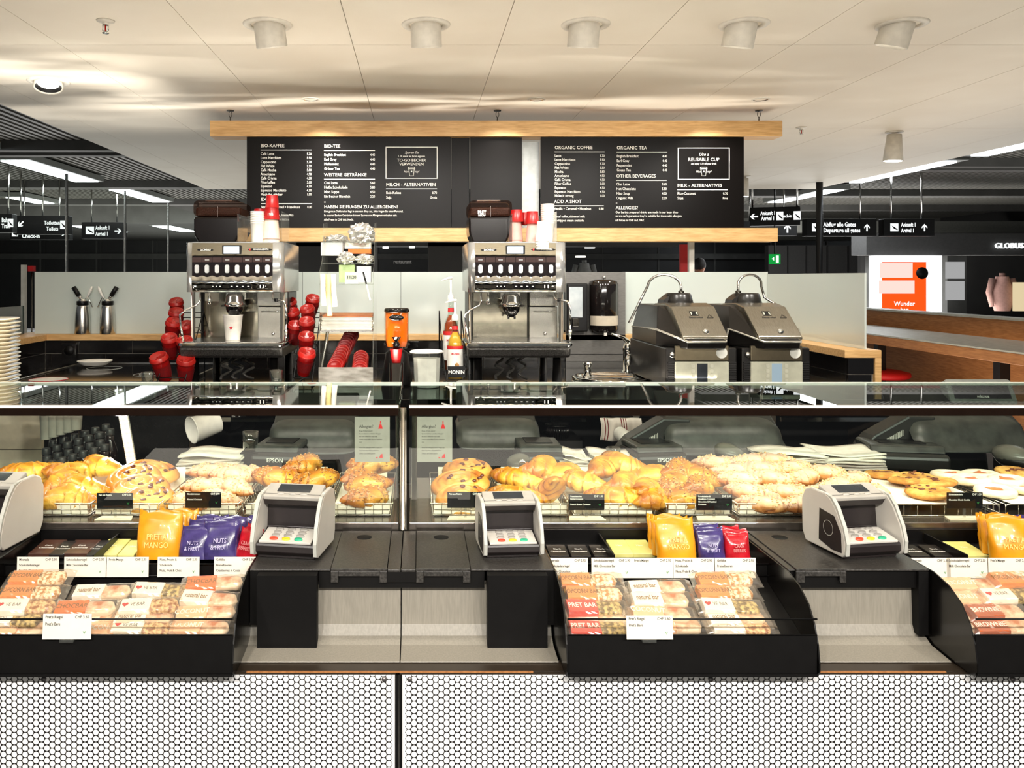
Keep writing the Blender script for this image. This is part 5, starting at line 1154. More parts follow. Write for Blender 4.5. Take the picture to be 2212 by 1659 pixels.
alm = [('a0',1552,2.10,.966,18),('a1',1612,2.09,.970,-8),('a1',1668,2.09,.972,10),('a0',1580,2.04,.962,14),('a1',1640,2.03,.966,-12),('a0',1700,2.04,.968,-6),('a0',1600,1.98,.955,24),('a1',1665,1.97,.957,12),('a1',1725,1.985,.958,-14),('a0',1625,1.92,.940,20),('a1',1690,1.91,.940,8),('a0',1745,1.92,.936,26),('a0',1650,1.87,.927,6),('a1',1722,1.872,.927,-10),('a1',1772,2.04,.955,-16),('a0',1830,2.02,.945,-20),('a1',1800,1.96,.942,-12),('a0',1845,1.95,.935,-24),('a1',1880,1.93,.930,-30)]
pos = ['back row, leftmost','back row, second','back row, third','second row, leftmost','second row, middle','second row, right','third row, leftmost','third row, middle','third row, right','fourth row, left','fourth row, middle','fourth row, right','front row, left','front row, right','back, above the terminal','back, far right','middle, above the terminal','middle, far right','rightmost by the cookies']
heap([(k, px, 0, Y, z, 0, 0, rz, 'almond croissant, '+p+',') for (k, px, Y, z, rz), p in zip(alm, pos)], W)
W = 'on the cookie rack'
heap([('c0', 1910, 0, 2.09, .950, -4, 0, 0, 'chocolate chunk cookie at the back left'), ('c1', 1975, 0, 2.06, .951, -3, 0, 40, 'chocolate chunk cookie at the back right'), ('c1', 1965, 0, 1.995, .957, -6, 3, 10, 'chocolate chunk cookie in the centre'), ('c0', 2020, 0, 1.96, .963, -6, 4, 80, 'chocolate chunk cookie leaning at the right'), ('c1', 2005, 0, 1.895, .957, -7, 0, 120, 'chocolate chunk cookie at the front')], W)
W = 'on the right cookie rack'
heap([('j0', 2052, 0, 2.07, .951, -3, 0, 0, 'white jam cookie at the back left'), ('j0', 2118, 0, 2.07, .951, -3, 0, 50, 'white jam cookie at the back right'), ('j0', 2098, 0, 1.99, .956, -4, 0, 20, 'white jam cookie at the middle left'), ('j0', 2176, 0, 1.99, .956, -4, 0, 90, 'white jam cookie at the middle right'), ('j0', 2150, 0, 1.915, .951, -4, 0, 140, 'white jam cookie at the front'), ('j0', 2218, 0, 1.93, .951, -4, 0, 10, 'white jam cookie cut by the picture edge'), ('c0', 2195, 0, 2.10, .953, -5, 0, 200, 'brown oat cookie at the back right')], W)
# ---------------------------------------------------------------- black tags with stands
BC = mat('black_card', (9,9,9), .6, spec=.2)
def ptag(px, py, lines, price, label, Y=1.822):
    w, h = .0785, .0345; x = wx(px, Y)-w/2; z = wz(py, Y)+h/2
    t = thing('price_tag', label, 'price tag', (x+w/2, Y, ZF), 'black price tags in the display cases')
    m = MB(); m.box(x, x+w, Y, Y+.001, z-h, z); part(m, 'card', BC, t)
    m = MB()
    for i, s in enumerate(lines): text_mb(m, s, x+w*.05, Y-.0004, z-h*(.17+i*.17), h*.105, bold=.02, sx=.85)
    text_mb(m, price, x+w*.96, Y-.0004, z-h*.17, h*.12, 'RIGHT', bold=.02, sx=.85)
    q = x+w*.87; e = z-h*.66
    m.prism([(q,e-.003),(q-.0028,e+.002),(q-.0008,e+.001)], Y-.0005, Y-.0001, 'y', 1); m.prism([(q,e-.003),(q+.0006,e+.001),(q+.0028,e+.0025)], Y-.0005, Y-.0001, 'y', 1)
    part(m, 'lettering', [INKW, mat('leaf_green', (40,130,60), .6)], t)
    m = MB(); cx = x+w*.5; m.box(cx-.003, cx+.003, Y+.0012, Y+.003, ZF+.002, z-h*.8); part(m, 'stem', CLEARP, t)
    m = MB(); m.prism([(cx-.040, Y-.012), (cx+.040, Y-.012), (cx+.034, Y+.016), (cx-.034, Y+.016)], ZF+.0005, ZF+.003, 'z'); part(m, 'base', mat('tag_base', (226,214,190), .3), t)
ptag(8, 1080, ['Butter', 'croissant'], 'CHF 1.80', 'black price tag at the left picture edge')
ptag(248, 1082, ['Pain aux Raisins'], 'CHF 3.50', 'black price tag before the left raisin swirls'); ptag(439, 1080, ['Mandelcroissant', '', 'Almond Croissant'], 'CHF 3.90', 'black price tag before the left almond croissants')
ptag(684, 1081, ['Schokoladen &', 'Haselnuss Croissant'], 'CHF 3.50', 'black price tag half hidden by the left terminal'); ptag(1005, 1080, ['Pain aux Raisins'], 'CHF 3.90', 'black price tag before the right raisin swirls')
ptag(1267, 1085, ['Französisches', 'Buttercroissant', '', 'French Butter Croissant'], 'CHF 1.90', 'black price tag reading French Butter Croissant'); ptag(1543, 1085, ['Schokoladen &', 'Haselnuss Croissant', 'Chocolate & Hazelnut', 'Croissant'], 'CHF 3.50', 'black price tag reading Chocolate & Hazelnut Croissant')
ptag(1796, 1081, ['Mandelcroissant', '', 'Almond Croissant'], 'CHF 3.90', 'black price tag half hidden by the right terminal'); ptag(2084, 1081, ['Schokoladenkeks', '', 'Chocolate Chunk Cookie'], 'CHF 3.20', 'black price tag reading Chocolate Chunk Cookie')
# ================================================================ BACK COUNTER
CZ = 1.008
BRUSH = mat('machine_brushed', (150,140,118), .26, 1.0, c2=(166,158,138), scale=40, stretch=(1,1,40))
MWHITE = mat('machine_side', (176,176,174), .2, .7)
BACKP = mat('machine_mirror', (132,128,116), .12, 1.0)
HOP = glass('hopper_plastic', (205,190,182), .03, 1.45, refl=1.0, haze=.02, hc=(120,90,80))
BEAN = mat('coffee_beans', (28,14,10), .35, c2=(78,44,28), scale=260, bump=1.0)
ESPB = mat('espresso_dark', (14,9,8), .2, spec=.3)
def espresso(x0, label, flip):
    Y0 = 3.45; s = Y0/F; w = .408; x1 = x0+w
    t = thing('espresso_machine', label, 'coffee machine', (x0+w/2, 3.7, CZ), 'espresso machines on the back counter')
    Z = lambda py: wz(py, Y0)
    # head: rounded box body
    zt, zm, zb = Z(522), Z(597), Z(631)
    m = MB(); m.prism(rrect(x0, x1, Y0, Y0+.46, .028, 5), zb, zt-.004, 'z', sm=True); m.prism(rrect(x0+.004, x1-.004, Y0+.01, Y0+.45, .028, 5), zt-.004, zt, 'z'); part(m, 'head_housing', MWHITE, t)
    # side plate reaching down at the back
    m = MB(); m.box(x0+.012, x1-.012, Y0+.20, Y0+.45, Z(752), zb-.0005); part(m, 'body', BLACK, t, bevel=.004)
    px0, px1 = x0+.030, x1-.045
    m = MB(); m.prism([(Y0-.004, Z(553)), (Y0-.010, Z(550)), (Y0-.001, zt-.006), (Y0+.006, zt-.006), (Y0+.006, Z(553))], px0, px1, 'x'); fp = part(m, 'name_plate', BRUSH, t)
    m = MB(); sx = px0+(px1-px0)*.38; m.box(sx, sx+.078, Y0-.014, Y0-.0095, Z(549), Z(530)); part(m, 'screen_bezel', BLACK, fp)
    m = MB(); m.box(sx+.006, sx+.070, Y0-.0150, Y0-.0142, Z(548), Z(533)); part(m, 'lit_screen', emit('machine_screen', (235,244,255), 2.2), fp)
    m = MB(); m.ball((px0+.055, Y0-.0085, Z(540)), .034, .002, .0055, 16, 6); m.ball((px1-.052, Y0-.0085, Z(539)), .052, .002, .0065, 16, 6); part(m, 'badge', BLACK, fp)
    m = MB(); text_mb(m, 'LaCIMBALI', px0+.056, Y0-.0112, Z(541.6), .0072, 'CENTER', shear=.25, sx=.9, bold=.02); text_mb(m, 'M54 DOLCEVITA', px1-.048, Y0-.0112, Z(540.4), .0066, 'CENTER', shear=.2, sx=.9, bold=.02); part(m, 'lettering', INKW, fp)
    m = MB(); m.box(px1-.096, px1-.090, Y0-.0114, Y0-.0108, Z(541), Z(537)); part(m, 'red_mark', INKR, fp)
    # black control band with label windows and chrome selectors
    m = MB(); m.box(px0, px1, Y0-.006, Y0+.004, Z(599), Z(553.5)); cb = part(m, 'control_band', mat('control_black', (24,18,18), .12, coat=.5), t)
    n = 8; dx = (px1-px0)/n
    for i in range(n):
        a = px0+dx*i
        m = MB(); m.box(a+.0012, a+dx-.0012, Y0-.0072, Y0-.0061, Z(566.5), Z(556)); part(m, 'label_window', mat('label_window_brown', (62,48,46), .12, coat=.4), cb)
        m = MB(); c = a+dx/2
        m.prism(rrect(c-.0088, c+.0088, Z(590), Z(572), .0075, 4), Y0-.0115, Y0-.0061, 'y', sm=True); m.prism(rrect(c-.0058, c+.0058, Z(588), Z(574), .005, 4), Y0-.0150, Y0-.0116, 'y', sm=True); part(m, 'selector_button', mat('selector_steel', (206,206,204), .3, .55), cb)
    m = MB()
    for i in range(n):
        if (i % 2 == 0) != flip or i == 6: m.box(px0+dx*i+.012, px0+dx*i+dx-.012, Y0-.0078, Y0-.0073, Z(562), Z(561))
    part(m, 'label_text', INKW, cb)
    # wavy chrome lower band
    N_ = 64; top = []
    for i in range(N_+1):
        u = i/N_; x = px0+(px1-px0)*u; top.append((x, Z(597)+.0030*math.cos(u*2*PI*8)))
    m = MB()
    def fn(u, v):
        i = int(round(u*N_)); x, zt_ = top[i]; zz = zt_+(Z(630)-zt_)*v
        return (x, Y0-.008-.010*math.sin(PI*min(1, v*1.25))+.004*v, zz)
    m.grid(fn, N_, 8); m.v = m.v; part(m, 'chrome_apron', CHROME, t)
    m = MB(); kx = px0+.022
    m.lathe([(.0001,-.026),(.010,-.026),(.018,-.020),(.020,-.008),(.016,0)], (0,0,0), 20, T=Matrix.Translation((kx, Y0-.010, Z(618))) @ Matrix.Rotation(R(-90), 4, 'X') @ Matrix.Diagonal((1,1,-1,1)).inverted()); part(m, 'steam_knob', BLACKG, t)
    for a, b, nn in ((.085, .012, 3), (.160, .020, 4), (.285, .011, 2)):
        for k in range(nn):
            m = MB(); xx = px0+a*.98+k*(b+.003); m.box(xx, xx+b, Y0-.0195, Y0-.006, Z(623), Z(612.5)); bb = part(m, 'push_button', BLACKG, t, bevel=.002)
            m = MB(); m.box(xx+b*.3, xx+b*.7, Y0-.0201, Y0-.0196, Z(618.5)-.0016-(.005 if nn == 2 else 0), Z(618.5)+.0016+(.005 if nn == 2 else 0)); part(m, 'button_symbol', INKW, bb)
    # recess back panels
    m = MB(); xm = x0+w*.665; m.box(x0+.030, xm-.002, Y0+.185, Y0+.19, Z(738), Z(632)); part(m, 'splash_panel', BACKP, t)
    m = MB(); m.box(xm+.002, x1-.014, Y0+.14, Y0+.19, Z(738), Z(665)); part(m, 'milk_door', mat('milk_door_metal', (150,148,142), .2, .95), t, bevel=.002)
    m = MB(); m.box(xm+.002, x1-.014, Y0+.13, Y0+.19, Z(663), Z(632)); part(m, 'upper_door', mat('milk_door_metal', (150,148,142), .2, .95), t, bevel=.002)
    m = MB(); m.tube([(xm+.018, Y0+.139, Z(676)), (xm+.018, Y0+.126, Z(676)), (x1-.03, Y0+.126, Z(676)), (x1-.03, Y0+.139, Z(676))], .0022, 6); part(m, 'door_handle', CHROME, t)
    m = MB(); m.lathe([(.008,0),(.0075,-.004),(.0001,-.004)], (0,0,0), 14, T=Matrix.Translation(((xm+x1)/2, Y0+.139, Z(726))) @ Matrix.Rotation(R(-90), 4, 'X')); part(m, 'door_lock', STEEL, t)
    for xx, e in ((x0+.016, .010), (x1-.014, .010)):
        m = MB(); m.cyl((xx, Y0+.06, 0), e, Z(740), zb, 14); part(m, 'chrome_column', CHROME, t)
    # brew group
    gx = x0+w*.46; gz = Z(655)
    m = MB(); m.lathe([(.0001,.052),(.030,.052),(.038,.040),(.040,.020),(.046,.012),(.046,.002),(.038,-.004),(.036,-.016),(.026,-.030),(.012,-.036),(.0001,-.036)], (gx, Y0+.085, gz-.014), 28, sy=1.1); gp = part(m, 'brew_group', CHROME, t)
    m = MB(); m.lathe([(.036,0),(.035,-.018),(.024,-.036),(.010,-.048),(.0001,-.048)], (gx, Y0+.075, gz-.013), 24); part(m, 'spout_cover', BLACKG, gp)
    for k in (-1, 1):
        m = MB(); m.tube([(gx+k*.012, Y0+.07, gz-.05), (gx+k*.013, Y0+.065, gz-.068)], [.006,.004], 8); part(m, 'spout', BLACKG, gp)
    m = MB(); m.box(gx-.055, gx+.055, Y0+.06, Y0+.11, gz-.016, gz-.010); part(m, 'group_flange', CHROMED, gp, bevel=.002)
    m = MB(); m.box(gx-.043, gx+.043, Y0+.10, Y0+.184, gz+.012, zb-.001); part(m, 'group_housing', STEEL, gp, bevel=.004)
    hx = x0+.088; m = MB(); m.lathe([(.0001,0),(.004,0),(.005,-.018),(.009,-.03),(.009,-.05),(.005,-.054),(.0001,-.054)], (hx, Y0+.05, zb), 12); part(m, 'hot_water_spout', CHROME, t)
    m = MB(); m.box(x0+.036, x0+.096, Y0+.182, Y0+.1845, Z(653), Z(635)); part(m, 'type_plate', mat('type_plate', (190,186,170), .4), t)
    # steam wands
    a = x0+.055; m = MB(); m.tube([(a, Y0+.03, zb), (a+.002, Y0+.02, Z(650)), (a-.01, Y0+.0, Z(660)), (a-.045, Y0-.02, Z(669)), (a-.070, Y0-.025, Z(680)), (a-.066, Y0-.03, Z(700)), (a-.052, Y0-.03, Z(735))], [.004,.004,.004,.004,.004,.004,.004], 8); m.tube([(a-.066, Y0-.03, Z(704)), (a-.054, Y0-.03, Z(736))], [.0055,.0055], 8); part(m, 'steam_wand', CHROME, t)
    a = x1-.05; m = MB(); m.tube([(a, Y0+.03, zb), (a, Y0+.02, Z(640)), (a+.008, Y0+.005, Z(648)), (a+.028, Y0, Z(648.5)), (a+.052, Y0-.008, Z(651)), (a+.062, Y0-.015, Z(664)), (a+.062, Y0-.015, Z(735))], [.005]*7, 8); m.tube([(a+.062, Y0-.015, Z(712)), (a+.062, Y0-.015, Z(736))], [.0085,.004], 8); part(m, 'steam_wand', CHROME, t)
    m = MB(); m.tube([(a+.012, Y0+.002, Z(648.3)), (a+.026, Y0, Z(648.4))], .0075, 8); part(m, 'wand_grip', BLACK, t)
    # drip tray
    m = MB(); m.prism(rrect(x0-.014, x1+.014, Y0-.075, Y0+.20, .022, 5), Z(745)-.001, Z(738), 'z', sm=False); part(m, 'tray_rim', CHROME, t, bevel=.003)
    m = MB(); m.prism(rrect(x0+.004, x1-.004, Y0-.060, Y0+.185, .012, 4), Z(738)+.0005, Z(738)+.0035, 'z'); part(m, 'tray_grid', STEEL, t)
    m = MB(); m.prism([(Y0-.068, Z(745)-.002), (Y0-.070, Z(752)), (Y0-.062, Z(765)), (Y0-.05, Z(770)), (Y0+.42, Z(770)), (Y0+.42, Z(745)-.002)], x0-.006, x1+.006, 'x'); part(m, 'drip_tray', mat('hammered_grey', (62,60,58), .3, .7, c2=(96,94,90), scale=220, bump=.5), t, bevel=.008)
    for k, xx in enumerate((x0+.04, x1-.04, x0+.04, x1-.04)):
        m = MB(); yy = Y0+.0 if k < 2 else Y0+.38; m.cyl((xx, yy, 0), .020, CZ+.0005, Z(770)-.0005, 16, r1=.016); part(m, 'leg', BLACK, t)
    # drain hoses
    m = MB()
    for k in range(3):
        m.tube([(x0+.14+.05*k+.02*math.sin(q*1.3+k), Y0+.12+.03*math.cos(q+k), Z(771)-(Z(771)-CZ-.008)*q/9) for q in range(10)], .006, 7)
    part(m, 'drain_hose', mat('hose_grey', (60,58,54), .4), t)
    # bean hopper
    hx0 = x0+.030 if flip else x0+.002; Yh = Y0+.14; k = Yh/F
    HX = lambda px: wx(px, Yh); HZ = lambda py: wz(py, Yh)
    a0, a1 = (HX(418), HX(522)) if flip else (HX(1013), HX(1106)); zc = zt+.001
    h0 = (a1-a0)
    m = MB(); m.prism([(a0+h0*.10, zc), (a0+h0*.02, zc+.030), (a0, zc+.052), (a0, HZ(468)), (a1, HZ(468)), (a1, zc+.052), (a1-h0*.06, zc+.030), (a1-h0*.14, zc)], Yh, Yh+.20, 'y'); hp = part(m, 'hopper_base', ESPB, t, bevel=.008)
    m = MB(); m.box(a0+.006, a1-.006, Yh+.006, Yh+.19, HZ(468)+.001, HZ(447)); part(m, 'coffee_beans', BEAN, hp, bevel=.01, kind='stuff')
    m = MB(); m.prism(rrect(a0, a1, HZ(468)+.0005, HZ(433), .02, 5), Yh, Yh+.20, 'y', sm=True); part(m, 'hopper_lid', HOP, hp)
    m = MB(); m.box((a0+a1)/2-.001, (a0+a1)/2+.001, Yh-.001, Yh+.002, HZ(468), HZ(445)); m.box(a0+h0*.2, a1-h0*.25, Yh+.04, Yh+.12, HZ(433)+.0005, HZ(430)); part(m, 'lid_handle', mat('smoke_clear', (150,136,130), .15, alpha=.6), hp)
    if not flip:
        m = MB(); text_mb(m, 'PRET', a0+h0*.30, Yh-.0015, HZ(462), .014, 'CENTER', sx=.8, bold=.03); text_mb(m, 'DECAF', a0+h0*.30, Yh-.0015, HZ(467), .007, 'CENTER', bold=.03); part(m, 'lettering', INKW, hp)
    return t
espresso(-.966, 'steel espresso machine at left with a starred white cup under its spout', True)
espresso(.205, 'steel espresso machine at right beside the towel dispenser', False)
NTH = ['first','second','third','fourth','fifth','sixth','seventh','eighth','ninth','tenth','eleventh','twelfth','thirteenth','fourteenth','fifteenth','sixteenth','seventeenth','eighteenth','nineteenth','twentieth','twenty-first','twenty-second','twenty-third','twenty-fourth']
# paper cups
CUPW = mat('white_paper_cup', (238,234,224), .4)
def make_cup(mtl, name, r0, r1, h, star=False, band=None):
    t = thing(name, name, 'cup', (0,0,0))
    m = MB(); m.lathe([(.0001,.002),(r0,.0),(r0,.001),(r1,h-.003),(r1+.0012,h-.002),(r1+.0016,h),(r1-.001,h),(r0-.001,.004),(.0001,.004)], n=24); part(m, 'cup_wall', mtl, t)
    if star:
        m = MB(); rr = (r0+r1)/2+.0008; p = []
        for k in range(10):
            a = PI/2+k*PI/5; q = .0095 if k % 2 == 0 else .004; p.append((q*math.cos(a), q*math.sin(a)))
        vs = []
        for q in p:
            zz = h*.5+q[1]; r = r0+(r1-r0)*zz/h+.0006; an = -PI/2+q[0]/r; vs.append((r*math.cos(an), r*math.sin(an), zz))
        r = r0+(r1-r0)*.5+.0006; vs.append((0, -r, h*.5))
        m.add(vs, [(10, k, (k+1) % 10) for k in range(10)], 0); part(m, 'red_star', INKR, t)
    return t
c = make_cup(CUPW, 'paper_cup', .030, .041, .105, True); Y = 3.50
c.location = (wx(503,Y)+.0, Y, wz(738,3.45)+.0037); c['label'] = 'white paper cup with a red star on the left machine tray'; c['category'] = 'cup'
# cup guard and stacks on top of the machines
def stack(px, pyb, pyt, Y, mtl, r0, r1, label, zb, inv=False, n=None):
    """stack of nested cups, each cup a thing"""
    x = wx(px, Y); H = wz(pyt, Y)-zb; h = .082 if r1 < .038 else .10
    n = n or max(2, int((H-h)/.0085)+1); st = (H-h)/(n-1); root = None
    for i in range(n):
        if i == 0:
            root = make_cup(mtl, 'paper_cup', r0, r1, h)
            if inv:
                for ch in list(root.children):
                    for v in ch.data.vertices: v.co.z = h-v.co.z
                    ch.data.flip_normals()
            root.location = (x, Y, zb); root['label'] = label+', lowest'; root['group'] = label; o = root
        else: o = dup(root, (x, Y, zb+i*st), 0, label+', '+NTH[i]+' from below', root['group'])
    return n
zM = wz(522, 3.45)+.0012; Y1 = 3.54
stack(556, 0, 457, Y1, CUPW, .024, .029, 'white paper cup in the tall stack on the left machine', zM, inv=False)
stack(586, 0, 475, Y1+.02, mat('cup_rim_pale', (222,196,180), .5), .030, .037, 'pale rimmed paper cup in the stack on the left machine', zM, inv=True)
stack(1183, 0, 441, Y1+.02, CUPW, .022, .028, 'white paper cup in the tall stack on the right machine', zM, inv=False)
stack(1150, 0, 482, Y1-.0, mat('cup_rim_rose', (206,150,140), .5), .022, .028, 'rose rimmed paper cup in the stack on the right machine', zM, inv=True)
stack(1114, 0, 478, Y1+.05, mat('cup_rim_rose', (206,150,140), .5), .024, .031, 'rose rimmed paper cup in the stack beside the right hopper', zM, inv=True)
stack(1171, 0, 496, Y1-.09, CUPW, .020, .027, 'small white cup in the low stack on the right machine', zM, inv=True, n=4)
for px, pyb, Y, s, lab, rr in ((587, 475, Y1+.02, 1, 'upside down red cup on the stack on the left machine', .036), (588, 449, Y1+.02, 1, 'topmost red cup on the left machine', .031), (562, 478, Y1+.09, 1, 'red cup behind the white stack on the left machine', .032), (1150, 484, Y1, 1, 'red cup on the middle stack on the right machine', .030), (1116, 480, Y1+.05, 1, 'red cup on the stack beside the right hopper', .031), (1136, 486, Y1+.07, 1, 'red cup further back on the right machine', .027)):
    t = thing('red_paper_cup', lab, 'cup', (wx(px,Y), Y, wz(pyb,Y)), 'red paper cups on the machines')
    m = MB(); x = wx(px,Y); z = wz(pyb,Y); m.lathe([(rr,0),(rr-.002,.001),(rr*.80,.052),(rr*.80,.053),(.0001,.052)], (x,Y,z), 24); part(m, 'cup_wall', RED, t)
    if '1' or True:
        m = MB(); text_mb(m, '1986' , x, Y-rr*.93, z+.016, .011, 'CENTER', sx=.8); 
        if 'stack on the left' in lab: part(m, 'lettering', INKW, t)
for x0, x1, y0, lab in ((517, 612, 3.46, 'left'), (1104, 1200, 3.46, 'right')):
    a, b = wx(x0,3.5), wx(x1,3.5); m = MB()
    m.box(a, a+.0015, y0, y0+.2, zM, zM+.115); m.box(b-.0015, b, y0, y0+.2, zM, zM+.125); m.box(a, b, y0+.2, y0+.2015, zM, zM+.12)
    solo(m, 'cup_guard', CLEARP, 'clear plastic cup guard on top of the %s espresso machine' % lab, 'guard')
# red lidded cups in wire racks left and right of the left machine
def make_tumbler():
    t = thing('lidded_cup', 'red cup', 'cup', (0,0,0)); r0, r1, h = .026, .037, .100
    m = MB(); m.lathe([(.0001,0),(r0,0),(r0+.001,.001),(r1,h)], n=24); part(m, 'cup_body', RED, t)
    m = MB(); m.lathe([(r0+.0045,.022),(r1+.0005,.075)], n=24); m.lathe([(r0+.003,.022),(r0+.0045,.022)], n=24); part(m, 'sleeve', DRED, t)
    m = MB(); m.lathe([(r1,h-.004),(r1+.003,h-.003),(r1+.003,h+.003),(r1,h+.006),(r1-.001,h+.016),(r1-.004,h+.018),(r1-.006,h+.0125),(.0001,h+.0125)], n=24); l = part(m, 'lid', REDLID, t)
    m = MB(); m.prism(rrect(-.010,.010,-.031,-.014,.005,3), h+.0127, h+.017, 'z'); m.box(-.004,.004,-.008,.016,h+.0127,h+.0145); part(m, 'sip_tab', REDLID, l); return t
TU = make_tumbler(); tn = 0
LIDS = [(351,770,3.38,1.00,'front left of the rack left of the left machine'),(394,775,3.38,.98,'front right of the rack left of the left machine'),(364,728,3.47,.9,'second up, left of the left machine'),(402,734,3.47,.9,'second up, close to the left machine wand'),(364,694,3.55,.88,'third up, left of the left machine'),(375,672,3.63,.86,'fourth up, left of the left machine'),(380,650,3.71,.84,'topmost, left of the left machine'),(404,700,3.56,.84,'half hidden behind the left steam wand'),
        (652,760,3.38,.94,'at the front right of the left machine'),(657,724,3.46,.88,'second up, right of the left machine'),(662,692,3.53,.86,'third up, right of the left machine'),(668,665,3.61,.84,'fourth up, right of the left machine'),(668,643,3.69,.84,'topmost, right of the left machine'),(634,700,3.62,.86,'half hidden by the left machine, lower'),(632,672,3.68,.86,'half hidden by the left machine, middle'),(630,650,3.74,.86,'half hidden by the left machine, top')]
for i, (px, py, Y, sc, lab) in enumerate(LIDS):
    # py = lid centre in the photo; the lid is ~.115*sc along the tilted axis
    tl = R(-27)
    ax = .112*sc; x = wx(px, Y); z = wz(py, Y)
    base = (x, Y+math.sin(-tl)*ax*.9, z-math.cos(tl)*ax)
    place(TU, i == 0, base, (-tl, R(3), R((i*37) % 50-25)), 'red cup with red lid, '+lab, 'red lidded cups in the wire racks', sc)
for px, lab in ((372, 'left'), (655, 'right')):
    Y = 3.36; m = MB(); x = wx(px, Y); w = .055 if lab == 'left' else .038
    for k in range(5):
        yy = Y+.075*k; zz = CZ+.02+.062*k
        m.tube([(x-w, yy-.03, zz+.02), (x+w, yy-.03, zz+.02), (x+w, yy+.03, zz-.005), (x-w, yy+.03, zz-.005)], .002, 5, True)
    for s in (-1, 1): m.tube([(x+s*w, Y-.04, CZ+.003), (x+s*w, Y+.27, CZ+.29), (x+s*w, Y+.30, CZ+.003), (x+s*w, Y-.04, CZ+.003)], .0025, 5)
    solo(m, 'wire_cup_rack', BLACK, 'black wire rack for lidded cups %s of the left espresso machine' % lab, 'rack')
# cream siphons
for i, (px, f) in enumerate(((180, -1), (234, 1))):
    Y = 4.43; x = wx(px, Y)+.0; Y = 4.42; z = LEDGE+.0005
    t = thing('cream_siphon', 'steel cream siphon on the oak ledge, '+('left one with its handle leaning left','right one with its handle leaning right')[i], 'siphon', (x, Y, z), 'cream siphons on the ledge')
    m = MB(); m.lathe([(.0001,0),(.038,0),(.040,.004),(.040,.05),(.037,.10),(.031,.145),(.029,.152),(.0001,.152)], (x,Y,z), 28); part(m, 'bottle', STEEL, t)
    m = MB(); m.lathe([(.029,.153),(.030,.154),(.030,.173),(.029,.175),(.0001,.175)], (x,Y,z), 24); part(m, 'collar', BLACK, t)
    m = MB(); m.lathe([(.026,.1755),(.022,.182),(.010,.190),(.0001,.190)], (x,Y,z), 20); part(m, 'head', CHROME, t)
    m = MB(); m.tube([(x+f*.006, Y, z+.186), (x+f*.022, Y, z+.205)], .009, 10); ch = part(m, 'charger_neck', CHROME, t)
    m = MB(); m.tube([(x+f*.019, Y, z+.202), (x+f*.048, Y, z+.248)], .0125, 12); part(m, 'charger_holder', BLACK, ch)
    m = MB(); m.tube([(x-f*.010, Y, z+.186), (x-f*.030, Y, z+.192), (x-f*.036, Y, z+.180), (x-f*.052, Y, z+.142)], .003, 6); part(m, 'lever', CHROME, t)
    m = MB(); m.tube([(x-f*.022, Y, z+.192), (x-f*.032, Y, z+.21), (x-f*.044, Y, z+.235), (x-f*.050, Y, z+.252)], [.005,.006,.0085,.004], 8); part(m, 'nozzle', WHITE, t)
# wall socket, plates, lid plates, glasses
Y = 4.39; x = wx(151,Y); z = wz(757,Y)
t = thing('wall_socket', 'square black wall socket on the black tiles at left', 'socket', (x, Y, z-.04))
m = MB(); m.box(x-.040, x+.040, Y-.014, Y+.007, z-.04, z+.04); part(m, 'cover_frame', BLACKG, t, bevel=.006)
m = MB(); m.lathe([(.028,0),(.028,-.003),(.025,-.003),(.024,.004),(.0001,.004)], (0,0,0), 28, T=Matrix.Translation((x, Y-.0145, z)) @ Matrix.Rotation(R(90), 4, 'X') @ Matrix.Diagonal((1,1,1,1))); part(m, 'socket_well', BLACK, t)
t = thing('wall_socket', 'black double socket on tiles behind the ice tub', 'socket', (wx(888,4.39), 4.39, wz(745,4.39)))
m = MB(); m.box(wx(880,4.39), wx(905,4.39), 4.378, 4.397, wz(752,4.39), wz(737,4.39)); part(m, 'cover_frame', BLACKG, t, bevel=.003)
PLT = mat('cream_ceramic', (224,214,190), .25, coat=.3)
Yp = 2.42; xp = wx(-18, Yp); n = 22
t0 = None; zb0 = wz(872, Yp)
for i in range(n):
    if i == 0:
        t0 = thing('plate', 'cream plate at the bottom of the tall stack at left', 'plate', (0,0,0), 'stacked cream plates')
        m = MB(); m.lathe([(.0001,.0),(.045,.0),(.048,.003),(.072,.0095),(.0765,.0125),(.0755,.0145),(.070,.013),(.046,.0065),(.0001,.006)], n=36); part(m, 'ceramic', PLT, t0); t0.location = (xp, Yp, zb0)
    else: dup(t0, (xp+.002*math.sin(i*2.3), Yp, zb0+i*.0112), 0, 'cream plate, %s from the bottom of the tall stack at left' % NTH[i])
m = MB(); m.box(xp-.13, xp+.10, 2.30, 2.54, zb0-.012, zb0-.0005); m.cyl((xp, Yp, 0), .012, .8125, zb0-.0125, 12); m.box(xp-.1, xp+.1, 2.32, 2.52, .8005, .812); solo(m, 'plate_pedestal', mat('pedestal_brown', (70,50,38), .4), 'narrow pedestal shelf carrying the stack of cream plates', 'pedestal')
def dish(x, y, z, r, label, mtl=None):
    t = thing('dish', label, 'dish', (x, y, z))
    m = MB(); m.lathe([(.0001,0),(r*.7,0),(r*.75,.004),(r,.018),(r+.002,.020),(r,.022),(r*.72,.008),(.0001,.006)], (x,y,z), 36); part(m, 'bowl', mtl or PLT, t)
    return t
x, Y = wx(105,3.3), 3.3
t = dish(x, Y, CZ+.0165, .07, 'white round dish with red rim on the back counter beside the plates', WHITE)
m = MB(); m.tube([(x+.0715*math.cos(a*PI/20), Y+.0715*math.sin(a*PI/20), CZ+.0375) for a in range(40)], .0018, 5, True); part(m, 'red_rim', INKR, t)
t2 = dish(wx(205,4.05), 4.05, CZ+.0165, .08, 'pale oval serving dish at the back of the hob', PAPER)
